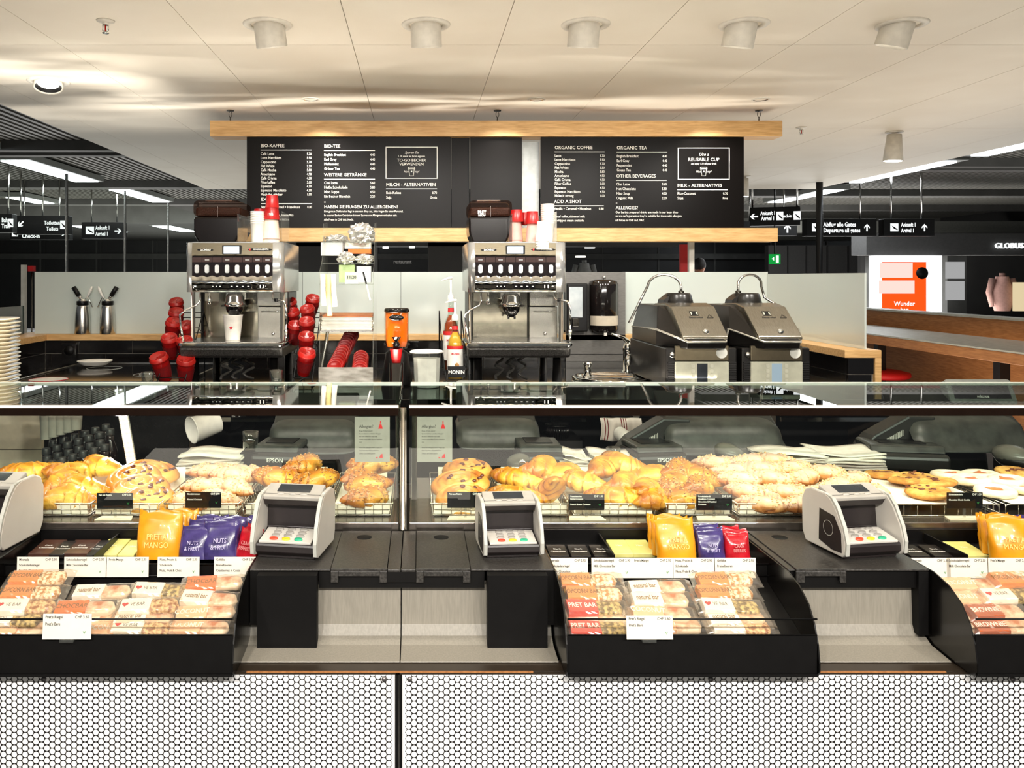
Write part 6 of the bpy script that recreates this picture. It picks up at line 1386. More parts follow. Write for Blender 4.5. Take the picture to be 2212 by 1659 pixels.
def tumbler(px, py, Y, r, h, label, mtl=None, zb=None):
    x = wx(px, Y); z = wz(py, Y) if zb is None else zb
    t = thing('glass_tumbler', label, 'glass', (x, Y, z))
    m = MB(); m.lathe([(.0001,.001),(r*.9,0),(r,h),(r-.002,h),(r*.88,.006),(.0001,.006)], (x,Y,z), 24); part(m, 'glass_wall', mtl or glass('tumbler_glass', (225,230,228), .02, 1.6, refl=2.2), t); return t
tumbler(319, 0, 3.22, .024, .075, 'short shot glass beside the left cup rack', zb=CZ+.001)
tumbler(596, 0, 3.20, .025, .085, 'small glass tumbler under the left espresso machine', zb=CZ+.001)
# ---------------------------------------------------------------- shelf stand between the machines
Y0 = 3.36; SX0, SX1 = wx(690, Y0), wx(806, Y0)
t = thing('supply_stand', 'clear acrylic supply stand with bags and cup lids between the machines', 'stand', ((SX0+SX1)/2, 3.5, CZ))
ACR = glass('acrylic', (242,244,240), .02, 1.5, refl=1.4, haze=.05)
SZ = lambda py: wz(py, Y0)
for x, yy in ((SX0, 0), (SX1, 0)):
    m = MB(); m.prism([(Y0+.0, CZ+.001), (Y0+.30, CZ+.001), (Y0+.30, SZ(470)), (Y0+.14, SZ(478)), (Y0+.10, SZ(560)), (Y0, SZ(590))], x-.0015, x+.0015, 'x'); part(m, 'side_panel', ACR, t)
for py, y0 in ((521, .13), (568, .10), (614, .04), (716, .0)):
    m = MB(); m.box(SX0+.002, SX1-.002, Y0+y0, Y0+.298, SZ(py)-.002, SZ(py)+.002); part(m, 'shelf', ACR if py < 700 else STEEL, t)
m = MB(); m.box(SX0-.002, SX1+.0, Y0-.012, Y0-.006, CZ+.001, SZ(793)); part(m, 'front_panel', mat('mirror_front', (206,202,192), .4, .6, c2=(150,144,132), scale=14, stretch=(1,1,3)), t)
for k in range(3):
    m = MB(); a = SX0+(SX1-SX0)*(.02+.47*k); m.prism([(Y0-.005, CZ+.035), (Y0+.29, SZ(722)-.03), (Y0+.29, SZ(722)-.004), (Y0-.005, CZ+.06)], a-.002, a+.004, 'x'); part(m, 'lid_chute_wall', STEEL, t)
# contents
SW = SX1-SX0
def crumpled(cx, cy, cz, a, b, c, mtl, label, seed, name='plastic_bag'):
    m = MB()
    def fn(u, v):
        p = -PI/2+PI*v; q = 2*PI*u; d = Vector((math.cos(p)*math.cos(q), math.cos(p)*math.sin(q), math.sin(p)))
        s = 1+.35*noise.noise(d*3+Vector((seed,0,0)))+.22*abs(noise.noise(d*8+Vector((seed,3,0))))
        return (cx+a*d.x*s, cy+b*d.y*s, cz+c*d.z*s)
    m.grid(fn, 36, 20, cu=True, sm=False); return solo(m, name, mtl, label, 'bag')
FOIL = mat('silver_foil', (236,234,230), .3, .85, c2=(200,198,192), scale=30)
crumpled(SX0+SW*.72, Y0+.22, SZ(500), .052, .04, .044, FOIL, 'crumpled silver bag at the top of the supply stand', 2); crumpled(SX0+SW*.24, Y0+.22, SZ(512), .045, .04, .020, FOIL, 'flat crumpled silver bag on the top shelf of the stand', 5)
crumpled(SX0+SW*.44, Y0+.15, SZ(556), .034, .03, .024, FOIL, 'crumpled foil ball on the second shelf of the stand, left', 7, 'foil_wrap'); crumpled(SX0+SW*.80, Y0+.15, SZ(558), .034, .03, .020, FOIL, 'crumpled foil on the second shelf of the stand, right', 9, 'foil_wrap')
def bx(name, px0, py0, px1, py1, y, d, mtl, label, cat, bv=.001):
    Y = Y0+y; m = MB(); m.box(wx(px0,Y), wx(px1,Y), Y, Y+d, wz(py1,Y), wz(py0,Y)); return solo(m, name, mtl, label, cat, bevel=bv)
bx('carton', 693, 524, 740, 552, .16, .06, mat('grey_carton', (190,190,192), .6), 'pale grey carton on the second shelf of the stand', 'box')
bx('white_carton', 744, 524, 801, 537, .21, .06, mat('white_carton', (238,230,222), .6), 'white carton band above the orange box on the stand', 'box'); bx('orange_carton', 752, 538, 801, 548, .21, .05, mat('orange_carton', (230,110,30), .5), 'orange carton on the supply stand', 'box')
bx('paper_pad', 732, 572, 766, 610, .15, .05, mat('green_pad', (172,196,140), .6), 'pale green paper pad on the stand', 'pad'); bx('paper_pad', 770, 575, 801, 610, .15, .05, mat('white_pad', (226,230,232), .6), 'pale blue white paper pad on the stand', 'pad')
YC = Y0+.035
t = thing('digital_clock', 'small white digital clock reading 11:20 on the stand', 'clock', (wx(760,YC), YC, SZ(614)+.0025))
z = SZ(614)+.0025; a, b_ = wx(745,YC), wx(774,YC)
m = MB(); m.prism([(YC-.004,z),(YC+.02,z),(YC+.008,z+.045),(YC+.002,z+.045)], a, b_, 'x'); part(m, 'clock_case', WHITE, t, bevel=.001)
m = MB(); m.box(a+.006, b_-.006, YC-.0055, YC-.0020, z+.016, z+.036); sc = part(m, 'display', mat('lcd_grey', (160,168,150), .2), t)
m = MB(); text_mb(m, '11:20', (a+b_)/2, YC-.0060, z+.020, .012, 'CENTER', bold=.02); part(m, 'digits', INK, sc)
t = thing('marker_pen', 'black and white marker pen leaning in the stand', 'pen', (wx(792,YC), YC, SZ(614)+.004))
m = MB(); m.tube([(wx(785,YC), YC-.01, wz(588,YC)), (wx(792,YC), YC-.02, wz(614,YC))], .0035, 8); part(m, 'pen_cap', BLACK, t)
m = MB(); m.tube([(wx(792,YC), YC-.02, wz(614,YC)), (wx(801,YC), YC-.03, wz(648,YC))], .0032, 8); part(m, 'pen_barrel', WHITE, t)
for i, (px, y1, c) in enumerate(((697, 660, WHITE), (709, 682, mat('cream_tape', (226,208,140), .6)), (720, 662, WHITE))):
    Y = Y0-.006; m = MB(); m.tube([(wx(px,Y), Y-.004, wz(592,Y)), (wx(px+1,Y), Y-.006, wz((592+y1)/2,Y)), (wx(px+4,Y), Y-.008, wz(y1,Y))], .0105, 4); solo(m, 'label_roll', c, ('white','cream','second white')[i]+' label strip hanging at the left of the stand', 'label strip')
# stack of brown paper bags
t = thing('bag_pile', 'pile of kraft and white paper bags on the stand shelf', 'paper bags', ((SX0+SX1)/2, Y0+.15, SZ(716)+.003))
for k in range(12):
    m = MB(); e = .002*math.sin(k*2); m.box(SX0+.006+e, SX1-.006+e, Y0+.004+.004*k, Y0+.28, SZ(716)+.003+k*.0052, SZ(716)+.003+k*.0052+.0042)
    part(m, 'paper_bag', mat('kraft_paper', (176,110,70), .7, c2=(196,130,88)) if k > 9 else PAPER, t)
# cup lids lying in the chutes
LIDR = [REDLID, mat('dark_red_lid', (120,14,18), .35)]
lidp = {}
def lid(k, x, y, z, rx, label):
    if k not in lidp:
        t = thing('cup_cover', label, 'cup lid', (0,0,0), 'red cup lids in the chutes'); m = MB(); m.lathe([(.033,-.004),(.034,0),(.031,.004),(.030,.012),(.027,.013),(.025,.009),(.0001,.009)], n=24); part(m, 'lid_shell', LIDR[k], t); lidp[k] = t; t.location = (x,y,z); t.rotation_euler = (rx,0,0)
    else: dup(lidp[k], (x,y,z), (rx,0,0), label)
for c, (fx, n) in enumerate(((.27, 14), (.74, 6))):
    for i in range(n):
        yy = Y0+.03+.0150*i; zz = CZ+.062+.0092*i+(.012 if c == 0 else 0)
        lid(0 if i < 7 else 1, SX0+SW*fx+.004*i*(c == 0), yy, zz, R(62), '%s cup lid, %s in the %s chute of the stand' % ('red' if i < 7 else 'dark red', NTH[i], ('left','right')[c]))
# honey dispenser
Y = 3.40; x = wx(857,Y); HZ = lambda py: wz(py, Y)
t = thing('honey_dispenser', 'orange honey dispenser with black lid and base', 'dispenser', (x, Y, CZ))
m = MB(); m.lathe([(.0001,CZ+.0005),(.062,CZ+.0005),(.064,CZ+.012),(.058,CZ+.05),(.045,HZ(762)),(.020,HZ(753)),(.0001,HZ(753))], (x,Y+.01,0), 30); part(m, 'base', BLACK, t)
m = MB(); m.lathe([(.0001,HZ(749)),(.040,HZ(748)),(.044,HZ(735)),(.045,HZ(715)),(.046,HZ(674)),(.0001,HZ(673.5))], (x,Y,0), 32); part(m, 'honey', mat('honey_orange', (232,116,20), .12, c2=(244,140,36), scale=6, coat=.6), t)
m = MB(); m.lathe([(.0448,HZ(752)),(.050,HZ(735)),(.0505,HZ(674))], (x,Y,0), 32); part(m, 'jar', glass('jar_glass', (252,236,220), .02, 1.5, refl=1.2), t)
m = MB(); m.lathe([(.050,HZ(674)),(.0515,HZ(673)),(.0515,HZ(668)),(.046,HZ(665.5)),(.0001,HZ(665))], (x,Y,0), 32); part(m, 'lid', BLACKG, t)
m = MB(); m.ball((x, Y-.047, HZ(685)), .030, .006, .013, 20, 8); part(m, 'badge', BLACKG, t)
m = MB(); m.tube([(x, Y-.03, HZ(745)), (x, Y-.055, HZ(742))], .014, 14); m.lathe([(.020,HZ(725)),(.006,HZ(735)),(.012,HZ(742)),(.014,HZ(750)),(.0001,HZ(752))], (x,Y-.06,0), 18); m.lathe([(.0001,HZ(725)),(.020,HZ(725))], (x,Y-.06,0), 18); part(m, 'tap', BLACKG, t)
for s in (-1, 1):
    m = MB(); m.ball((x+s*.048, Y, HZ(744)), .007, .007, .007, 10, 8); part(m, 'side_knob', BLACK, t)
Yc = Y-.06; c = make_cup(RED, 'paper_cup', .018, .025, .055)
c.location = (x, Yc, wz(783, Yc)); c['label'] = 'small red cup under the honey dispenser tap'
m = MB(); m.cyl((x, Yc, 0), .03, CZ+.0005, wz(783,Yc)-.0005, 20); solo(m, 'cup_rest', BLACKG, 'black round cup rest before the honey dispenser', 'stand')
# ice tub
Y = 3.34; x = wx(922,Y); z1 = wz(762,Y)
t = thing('ingredient_tub', 'clear tub with white lid beside the honey dispenser', 'tub', (x, Y, CZ))
m = MB(); m.lathe([(.0001,CZ+.001),(.050,CZ+.001),(.058,z1)], (x,Y,0), 8, sm=False, sy=.8); part(m, 'tub_wall', ACR, t)
m = MB(); m.lathe([(.0001,CZ+.003),(.048,CZ+.003),(.053,z1-.02),(.0001,z1-.018)], (x,Y,0), 8, sm=False, sy=.8); part(m, 'contents', WHITE, t)
m = MB(); m.lathe([(.056,z1+.0005),(.068,z1+.001),(.068,z1+.006),(.060,z1+.011),(.0001,z1+.012)], (x,Y,0), 8, sm=False, sy=.8); part(m, 'lid', WHITE, t, bevel=.001)
# syrup rack
def bottle(px, pyb, pyt, Y, label, liq, zb=None):
    x = wx(px, Y); z0 = wz(pyb, Y) if zb is None else zb; H = wz(pyt, Y)-z0; r = .032
    t = thing('syrup_bottle', label, 'bottle', (x, Y, z0), 'pump syrup bottles in the wire rack')
    k = H/.36
    m = MB(); m.lathe([(.0001,0),(r,0),(r+.001,.005),(r+.001,.15*k),(r*.85,.18*k),(.013,.215*k),(.011,.25*k),(.0125,.262*k)], (x,Y,z0), 26); part(m, 'bottle_glass', glass('bottle_glass', (235,240,235), .02, 1.5, refl=1.5), t)
    m = MB(); m.lathe([(.0001,.003),(r-.003,.003),(r-.003,.145*k),(r*.8,.175*k),(.010,.21*k),(.0001,.21*k)], (x,Y,z0), 20); part(m, 'syrup', liq, t)
    m = MB(); m.lathe([(r+.0016,.04*k),(r+.0016,.135*k)], (x,Y,z0), 26); lb = part(m, 'label', WHITE, t)
    m = MB(); text_mb(m, 'MONIN', x, Y-r-.003, z0+.112*k, .009*k, 'CENTER', sx=.8, bold=.03); part(m, 'lettering', INKR, lb)
    m = MB(); m.lathe([(r+.002,.136*k),(r+.002,.150*k)], (x,Y,z0), 26); part(m, 'red_band', INKR, t)
    m = MB(); m.lathe([(.0135,.222*k),(.0125,.238*k)], (x,Y,z0), 18); part(m, 'neck_band', INKR, t)
    m = MB(); m.ball((x+.006, Y-r-.001, z0+.065*k), .009, .003, .011, 8, 6, jit=.6, seed=4); part(m, 'label_picture', mat('leafy_print', (120,120,60), .6, c2=(200,120,60), scale=90), lb)
    m = MB(); m.lathe([(.014,.262*k),(.015,.264*k),(.013,.285*k),(.006,.29*k),(.0045,.30*k),(.0045,.345*k),(.0001,.345*k)], (x,Y,z0), 16); m.tube([(x+.006, Y, z0+.352*k), (x-.01, Y, z0+.352*k), (x-.040, Y-.01, z0+.342*k)], [.006,.0055,.003], 8); part(m, 'pump', WHITE, t)
    return t
bottle(974, 0, 596, 3.56, 'tall syrup bottle with white pump at the back of the wire rack', mat('syrup_brown', (150,60,24), .1), zb=CZ+.045)
bottle(983, 0, 645, 3.44, 'shorter golden syrup bottle in front with a white pump', mat('syrup_gold', (212,160,50), .1), zb=CZ+.022)
Y = 3.38; a, b_ = wx(966,Y), wx(1004,Y)
t = thing('syrup_rack', 'black wire syrup rack with a MONIN plate', 'rack', ((a+b_)/2, 3.45, CZ))
m = MB()
for s in (wx(952,Y), wx(1003,Y)):
    m.tube([(s, Y+.25, CZ+.003), (s, Y+.25, wz(672,Y+.25)), (s+.012, Y+.12, CZ+.12), (s+.024, Y, CZ+.015), (s+.024, Y, CZ+.003)], .0025, 6)
for k in range(3): m.tube([(wx(952,Y)+.012, Y+.04+.09*k, CZ+.014+.02*k), (wx(1003,Y)+.008, Y+.04+.09*k, CZ+.014+.02*k)], .002, 5)
part(m, 'wire_frame', BLACK, t)
m = MB(); m.box(a, b_, Y-.04, Y-.037, wz(812,Y), wz(789,Y)); pl = part(m, 'name_plate', BLACK, t)
m = MB(); text_mb(m, 'MONIN', (a+b_)/2, Y-.0385-.0022, wz(805,Y), .014, 'CENTER', sx=.95, bold=.03); part(m, 'lettering', INKW, pl)
# soap dispenser and towel dispenser on the grey board
Y = 4.30
t = thing('soap_dispenser', 'black wall soap dispenser with clear cartridge window', 'soap dispenser', (wx(1248,Y), 4.38, wz(717,Y)))
m = MB(); m.box(wx(1225,Y), wx(1271,Y), 4.31, 4.384, wz(717,Y), wz(612,Y)); part(m, 'housing', BLACK, t, bevel=.006)
m = MB(); m.box(wx(1230,Y), wx(1259,Y), 4.306, 4.3095, wz(686,Y), wz(620,Y)); part(m, 'cartridge', mat('clear_blue_plastic', (190,200,204), .1, coat=.6, c2=(222,228,228), scale=12), t, bevel=.003)
m = MB(); m.box(wx(1236,Y), wx(1250,Y), 4.298, 4.3095, wz(706,Y), wz(688,Y)); part(m, 'push_plate', CHROMED, t, bevel=.003)
t = thing('towel_dispenser', 'glossy black rounded towel dispenser on the grey board', 'towel dispenser', (wx(1310,Y), 4.38, wz(721,Y)))
a, b_ = wx(1278,Y), wx(1343,Y); zt, zb = wz(603,Y), wz(721,Y); cx = (a+b_)/2; r = (b_-a)/2
SMOK = mat('smoked_gloss', (22,18,17), .06, coat=.6)
def rprof(a0, a1): return [(r*.55, a0), (r*.9, a0+.006), (r, a0+.022), (r, a1-.03), (r*.93, a1-.012), (r*.6, a1-.001), (.0001, a1)]
m = MB(); m.lathe([(.0001, zb)]+rprof(zb, zt), (cx, 4.384, 0), 20, a0=PI, a1=2*PI, sy=1.0); part(m, 'cover', SMOK, t)
m = MB(); m.lathe([(r*1.004, wz(704,Y)), (r*1.004, wz(683,Y))], (cx,4.384,0), 20, a0=PI*1.12, a1=PI*1.88); part(m, 'paper_window', mat('window_beige', (196,184,164), .25), t)
m = MB(); m.box(cx-.012, cx+.002, 4.30, 4.32, zb-.010, zb+.004); part(m, 'paper_end', PAPER, t)
m = MB(); m.ball((cx+.004, 4.375, zt+.010), .010, .008, .010, 10, 8); part(m, 'lock', CHROME, t)
# sink with tap
t = thing('wash_basin', 'round steel wash basin sunk in the back counter under the towel dispenser', 'basin', (wx(1325,3.7), 3.7, CZ))
x, Y = wx(1322,3.62), 3.62
m = MB(); m.lathe([(.17,.0005),(.172,.010),(.165,.013),(.150,.008),(.146,.002),(.0001,.0012)], (x,Y,CZ), 44); part(m, 'rim', CHROME, t)
m = MB(); m.lathe([(.0001,.003),(.022,.003),(.022,.0045),(.0001,.0045)], (x+.02,Y,CZ), 20); part(m, 'drain', CHROMED, t)
tx, ty = wx(1357,3.86), 3.86
t = thing('basin_tap', 'chrome lever tap standing behind the wash basin', 'tap', (tx, ty, CZ))
m = MB(); m.lathe([(.0001,.0005),(.030,.0005),(.030,.008),(.024,.012),(.024,.10),(.026,.105),(.022,.13),(.012,.142),(.0001,.144)], (tx,ty,CZ), 24); part(m, 'body', CHROME, t)
m = MB(); m.tube([(tx, ty-.015, CZ+.085), (tx-.02, ty-.09, CZ+.080), (tx-.035, ty-.14, CZ+.055)], [.016,.013,.012], 12); part(m, 'spout', CHROME, t)
m = MB(); m.tube([(tx, ty, CZ+.140), (tx-.03, ty-.02, CZ+.165), (tx-.085, ty-.04, CZ+.182)], [.014,.008,.005], 10); part(m, 'lever', CHROME, t)
Y = 3.72; xx = wx(1269,Y); t = thing('soap_pump', 'short chrome soap pump at the left rim of the basin', 'soap pump', (xx, Y, CZ))
m = MB(); m.lathe([(.0001,.0005),(.022,.0005),(.022,.006),(.016,.01),(.016,.045),(.018,.047),(.018,.062),(.0001,.064)], (xx,Y,CZ), 20); part(m, 'pump_body', CHROME, t)
m = MB(); m.tube([(xx, Y, CZ+.055), (xx, Y-.05, CZ+.05)], .005, 8); part(m, 'nozzle', CHROME, t)
# contact grills with bent hoses
GRM = mat('press_dark', (20,18,17), .3, c2=(26,24,22)); GST = mat('press_lid_steel', (150,144,130), .26, .95, c2=(170,164,150), scale=40, stretch=(20,1,1)); GPL = mat('press_panel', (186,186,166), .4)
def press(px0, px1, label, hose, lit):
    Y0 = 3.22; X0, X1 = wx(px0, Y0), wx(px1, Y0); w = X1-X0; Z = lambda py: wz(py, Y0); cx = (X0+X1)/2
    t = thing('contact_grill', label, 'contact grill', (cx, 3.45, CZ), 'contact grills at the right of the back counter')
    m = MB(); m.box(X0+.006, X1-.006, Y0+.01, Y0+.56, CZ+.012, Z(752)); part(m, 'lower_body', GRM, t, bevel=.006)
    fx0, fx1 = X0+w*.13, X1-w*.15
    m = MB(); m.box(fx0, fx1, Y0-.006, Y0+.01, CZ+.012, Z(781)); fp = part(m, 'control_panel', GPL, t, bevel=.003)
    m = MB(); m.box(fx0, fx1, Y0-.004, Y0+.01, Z(779.5), Z(747)); db = part(m, 'drawer_front', mat('press_drawer', (120,110,90), .28, .8), t, bevel=.003)
    m = MB(); m.lathe([(.0001,-.0015),(.0215,-.0015),(.0215,0)], (0,0,0), 28, T=Matrix.Translation((fx1-.028, Y0-.0045, Z(762))) @ Matrix.Rotation(R(-90), 4, 'X') @ Matrix.Diagonal((1,1,-1,1)).inverted()); 
    m.v = [(p[0], min(p[1], Y0-.0045), p[2]) for p in m.v]; part(m, 'round_sticker', mat('sticker_pale', (206,206,196), .5), db)
    sx = (fx0+fx1)/2
    m = MB(); m.box(sx-.020, sx+.020, Y0-.0075, Y0-.0062, CZ+.02, Z(785)); part(m, 'screen', emit('press_screen', (170,190,200), .7) if lit else mat('press_screen_off', (46,50,56), .15), fp)
    for s in (-1, 1):
        for k in range(5):
            m = MB(); c = sx+s*.036; zz = Z(790)-k*.0195; m.prism(rrect(c-.0065, c+.0065, zz-.0065, zz+.0065, .003, 3), Y0-.0085, Y0-.0062, 'y'); part(m, 'button', mat('press_key', (200,200,182), .4), fp)
    for s, xx in ((-1, X0+.012), (1, X1-.046)):
        m = MB()
        for k in range(11): m.box(xx, xx+.034, Y0+.002, Y0+.0095, Z(782)-k*.0088-.0045, Z(782)-k*.0088)
        part(m, 'vent_grille', mat('vent_dark', (24,22,22), .4), t)
    m = MB(); m.ball((X0+.030, Y0+.006, Z(767)), .012, .006, .012, 14, 8); part(m, 'round_knob', STEEL, t)
    # upper shell: faceted hood
    def ring_pts(z, ins, yb, yf):
        return [(X0+ins*.3, yb, z), (X0+ins*.25, yf+.12, z), (X0+w*.22+ins*.2, yf, z), (X1-w*.22-ins*.2, yf, z), (X1-ins*.25, yf+.12, z), (X1-ins*.3, yb, z)]
    lo = [(X0, Y0+.5, Z(722)), (X0, Y0+.12, Z(716)), (X0+w*.25, Y0-.05, Z(737)), (X1-w*.25, Y0-.05, Z(737)), (X1, Y0+.12, Z(716)), (X1, Y0+.5, Z(722))]
    b0 = [(p[0], p[1]+(.01 if i in (2, 3) else 0), Z(752)+.0005) for i, p in enumerate(lo)]
    hi = [(X0+w*.10, Y0+.5, Z(664)), (X0+w*.12, Y0+.22, Z(664)), (X0+w*.30, Y0+.05, Z(700)), (X1-w*.30, Y0+.05, Z(700)), (X1-w*.12, Y0+.22, Z(664)), (X1-w*.10, Y0+.5, Z(664))]
    vs = b0+lo+hi; f = []
    for L in (0, 6):
        for i in range(5): f.append((L+i, L+i+1, L+6+i+1, L+6+i))
        f.append((L+5, L, L+6, L+11))
    f.append((12,13,16,17)); f.append((13,14,15,16)); f.append((5,4,3,2,1,0))
    m = MB(); m.add(vs, f); sh = part(m, 'upper_housing', GRM, t, bevel=.004)
    m = MB(); m.tube([Vector(p)+Vector((0,-.001,.001)) for p in lo[0:6]], .0042, 6); part(m, 'bright_trim', mat('trim_bright', (214,212,200), .2, .7), sh)
    l0, l1 = X0+w*.20, X1-w*.19; m = MB()
    m.prism([(Y0+.36, Z(668)+.012), (Y0+.20, Z(660)+.004), (Y0+.12, Z(668)+.006), (Y0+.02, Z(705)), (Y0-.030, Z(726)), (Y0-.032, Z(733)), (Y0-.01, Z(733)), (Y0+.05, Z(715)), (Y0+.36, Z(680))], l0, l1, 'x'); ld = part(m, 'steel_lid', GST, t, bevel=.005)
    m = MB(); m.lathe([(.0001,0),(.011,0),(.0125,.008),(.010,.014),(.0001,.015)], (0,0,0), 16, T=Matrix.Translation((cx+.01, Y0-.0, Z(718))) @ Matrix.Rotation(R(60), 4, 'X')); part(m, 'lid_button', CHROME, ld)
    Tm = Matrix.Translation((cx, Y0+.075-.0022, Z(684))) @ Matrix.Rotation(R(-54), 4, 'X')
    m = MB(); m.box(-.018-.004, .010, -.0015, .0, 0, .028, T=Tm); part(m, 'logo_plate', BLACK, ld)
    m = MB(); m.prism([(-.019,.003),(-.012,.014),(-.019,.025)], -.0022, -.0016, 'y', T=Tm); m.prism([(.007,.003),(.0,.014),(.007,.025)], -.0022, -.0016, 'y', T=Tm); part(m, 'logo_mark', GPL, ld)
    m = MB(); text_mb(m, 'Electrolux', -.004, -.0016, -.015, .009, 'CENTER', T=Tm, sx=1.0, bold=.02); part(m, 'lettering', INK, ld)
    m = MB(); q = .052
    for p0, p1 in (((q-.012, -.014), (q+.012, -.014)), ((q+.012, -.014), (q, .006)), ((q, .006), (q-.012, -.014))): m.tube([Tm @ Vector((p0[0], -.002, p0[1])), Tm @ Vector((p1[0], -.002, p1[1]))], .0008, 4)
    part(m, 'warning_triangle', INK, ld)
    # dome and bent hose
    m = MB(); dz = Z(664); dy = Y0+.30
    m.lathe([(.062,0),(.060,.012),(.052,.044),(.046,.050),(.0001,.051)], (cx+.0, dy, dz), 26, sy=1.1); m.prism([(cx-.075, dz), (cx-.07, dz+.022), (cx-.04, dz+.046), (cx-.01, dz+.050), (cx-.01, dz)], dy-.03, dy+.05, 'y'); part(m, 'steam_dome', GRM, t)
    m = MB(); s = hose; top = dz+.05; P = []
    for k in range(17):
        a = PI*k/16; P.append((cx+(.012 if s < 0 else -.035)+s*.062*(1-math.cos(a)), dy+.004*k, top+.028+.050*math.sin(a)))
    ex = P[-1][0]; P = [(P[0][0], dy, top)]+P+[(ex+s*.02, dy+.08, top-.02), (ex+s*(.09 if s < 0 else .045), dy+.02, CZ+.25 if s < 0 else top-.05)]
    m.tube(P, .0055, 9); part(m, 'bent_hose', STEEL, t)
    m = MB(); m.lathe([(.012,0),(.012,.008),(.008,.011),(.0001,.011)], (P[0][0], dy, top), 14); part(m, 'hose_collar', CHROMED, t)
    for k in range(4):
        m = MB(); m.cyl((X0+.04 if k % 2 else X1-.04, Y0+.06 if k < 2 else Y0+.5, 0), .016, CZ+.0005, CZ+.0115, 12); part(m, 'foot', BLACK, t)
press(1437, 1598, 'dark contact grill with steel lid, left one beside the tap', -1, False)
press(1601, 1756, 'dark contact grill with steel lid, right one by the glass panel', 1, True)
# ================================================================ TILLS AND THINGS BETWEEN THE COUNTERS
RZ = .80
m = MB(); m.box(-1.36, 1.95, 2.215, 2.62, .0, RZ-.0005); solo(m, 'cashier_worktop', mat('cashier_dark', (26,25,24), .35), 'dark cashier worktop standing behind the display cases', 'worktop')
m = MB()
def till(px0, px1, py0, py1, Y, label, tilt=-28, wing=0):
    a, b = wx(px0,Y), wx(px1,Y); z1, z0 = wz(py0,Y), wz(py1,Y); cx = (a+b)/2; w = b-a; h = z1-z0
    t = thing('cash_register', label, 'till', (cx, Y+.04, RZ), 'grey touch screen tills behind the cases')
    m = MB()
    def fn(u, v):
        q = 2*PI*u; c, s = math.cos(q), math.sin(q); e = (1-abs(2*v-1)**6)**.4 if 0 < v < 1 else 0
        x = cx-w/2+w*v; return (x, Y+.05*math.copysign(abs(c)**.5, c)*(.5+.5*e)+.05*s, (z0+z1)/2+h/2*math.copysign(abs(s)**.45, s)*(.55+.45*e))
    m.grid(fn, 28, 26, cu=True); part(m, 'screen_back', MGREY, t)
    m = MB(); m.prism([(Y-.02,z1-.02),(Y+.13,z1+.06),(Y+.15,z1+.05),(Y+.04,z0+.0)], a+w*.03, b-w*.03, 'x'); part(m, 'touch_screen', DGREY, t, bevel=.006)
    m = MB(); m.prism([(cx-w*.22, z0+.01), (cx+w*.22, z0+.01), (cx+w*.28, RZ+.004), (cx-w*.28, RZ+.004)], Y+.0, Y+.08, 'y'); part(m, 'stand_foot', BLACKM, t, bevel=.008)
    if wing:
        s = wing; m = MB(); e = a if s < 0 else b
        m.prism([(e+s*.12, z0-.035), (e+s*.13, z0+.005), (e+s*.10, z0+.04), (e-s*.0, z1-.002), (e-s*.08, z1-.005), (e-s*.05, z0+.02), (e+s*.03, z0-.03), (e+s*.08, z0-.05)][::s], Y-.02, Y+.05, 'y'); cr = part(m, 'card_reader', DGREY, t, bevel=.006)
        m = MB()
        for k in range(12): q = .35+.05*k; m.box(e+s*(.10-.09*q)-.0012, e+s*(.10-.09*q)+.0012, Y-.0225, Y-.0205, z0-.005+.05*q, z0+.012+.05*q)
        part(m, 'reader_slats', LGREY, cr)
    return t
till(985, 1163, 903, 962, 2.46, 'grey till behind the right allergy notice'); till(585, 775, 905, 972, 2.44, 'grey till behind the left allergy notice')
till(1430, 1680, 900, 975, 2.42, 'grey till in the middle of the right display case', wing=-1); till(1955, 2200, 895, 968, 2.42, 'grey till at the right, with a ribbed card reader', wing=-1)
def cdisp(px0, px1, py0, py1, Y, label, word=True, rz=0):
    a, b = wx(px0,Y), wx(px1,Y); z1, z0 = wz(py0,Y), wz(py1,Y); cx = (a+b)/2; w = b-a; h = z1-z0
    t = thing('customer_display', label, 'display', (cx, Y, RZ))
    Tm = Matrix.Translation((cx, Y, (z0+z1)/2)) @ Matrix.Rotation(R(-28), 4, 'X')
    k = h/math.cos(R(28))
    m = MB(); m.prism(rrect(-w/2, w/2, -k/2, k/2, .012, 4), 0, .03, 'y', T=Tm); part(m, 'display_case_shell', LGREY if 0 else mat('display_grey', (128,130,124), .4), t, bevel=.004)
    m = MB(); m.box(-w*.42, w*.42, -.0008, -.0002, -k*.28, k*.36, T=Tm); sc = part(m, 'screen', mat('vfd_dark', (40,38,46), .12, coat=.5), t)
    if word:
        m = MB(); text_mb(m, 'micros', 0, -.0015, -k*.24, k*.11, 'CENTER', T=Tm, bold=.03); part(m, 'lettering', INKW, sc)
    m = MB(); m.cyl((cx, Y+.045, 0), .012, RZ+.001, z0+h*.4, 14); part(m, 'pole', MGREY, t); return t
cdisp(2047, 2192, 820, 872, 2.50, 'grey customer display marked micros standing above the right case'); cdisp(985, 1108, 822, 868, 2.62, 'grey customer display seen through the lid right of the post'); cdisp(1520, 1625, 845, 876, 2.60, 'low customer display seen through the lid before the contact grills')
m = MB(); Y = 2.6
t = thing('monitor', 'dark slanted monitor seen through the left case lid', 'monitor', (wx(155,Y), Y, RZ))
m.prism([(Y,wz(868,Y)),(Y+.02,wz(868,Y)),(Y+.06,wz(833,Y)),(Y+.045,wz(832,Y))], wx(55,Y), wx(205,Y), 'x'); part(m, 'screen', DGREY, t, bevel=.003)
m = MB(); m.box(wx(118,Y), wx(138,Y), Y+.01, Y+.035, RZ, wz(868,Y)-.001); part(m, 'stand', BLACKM, t)
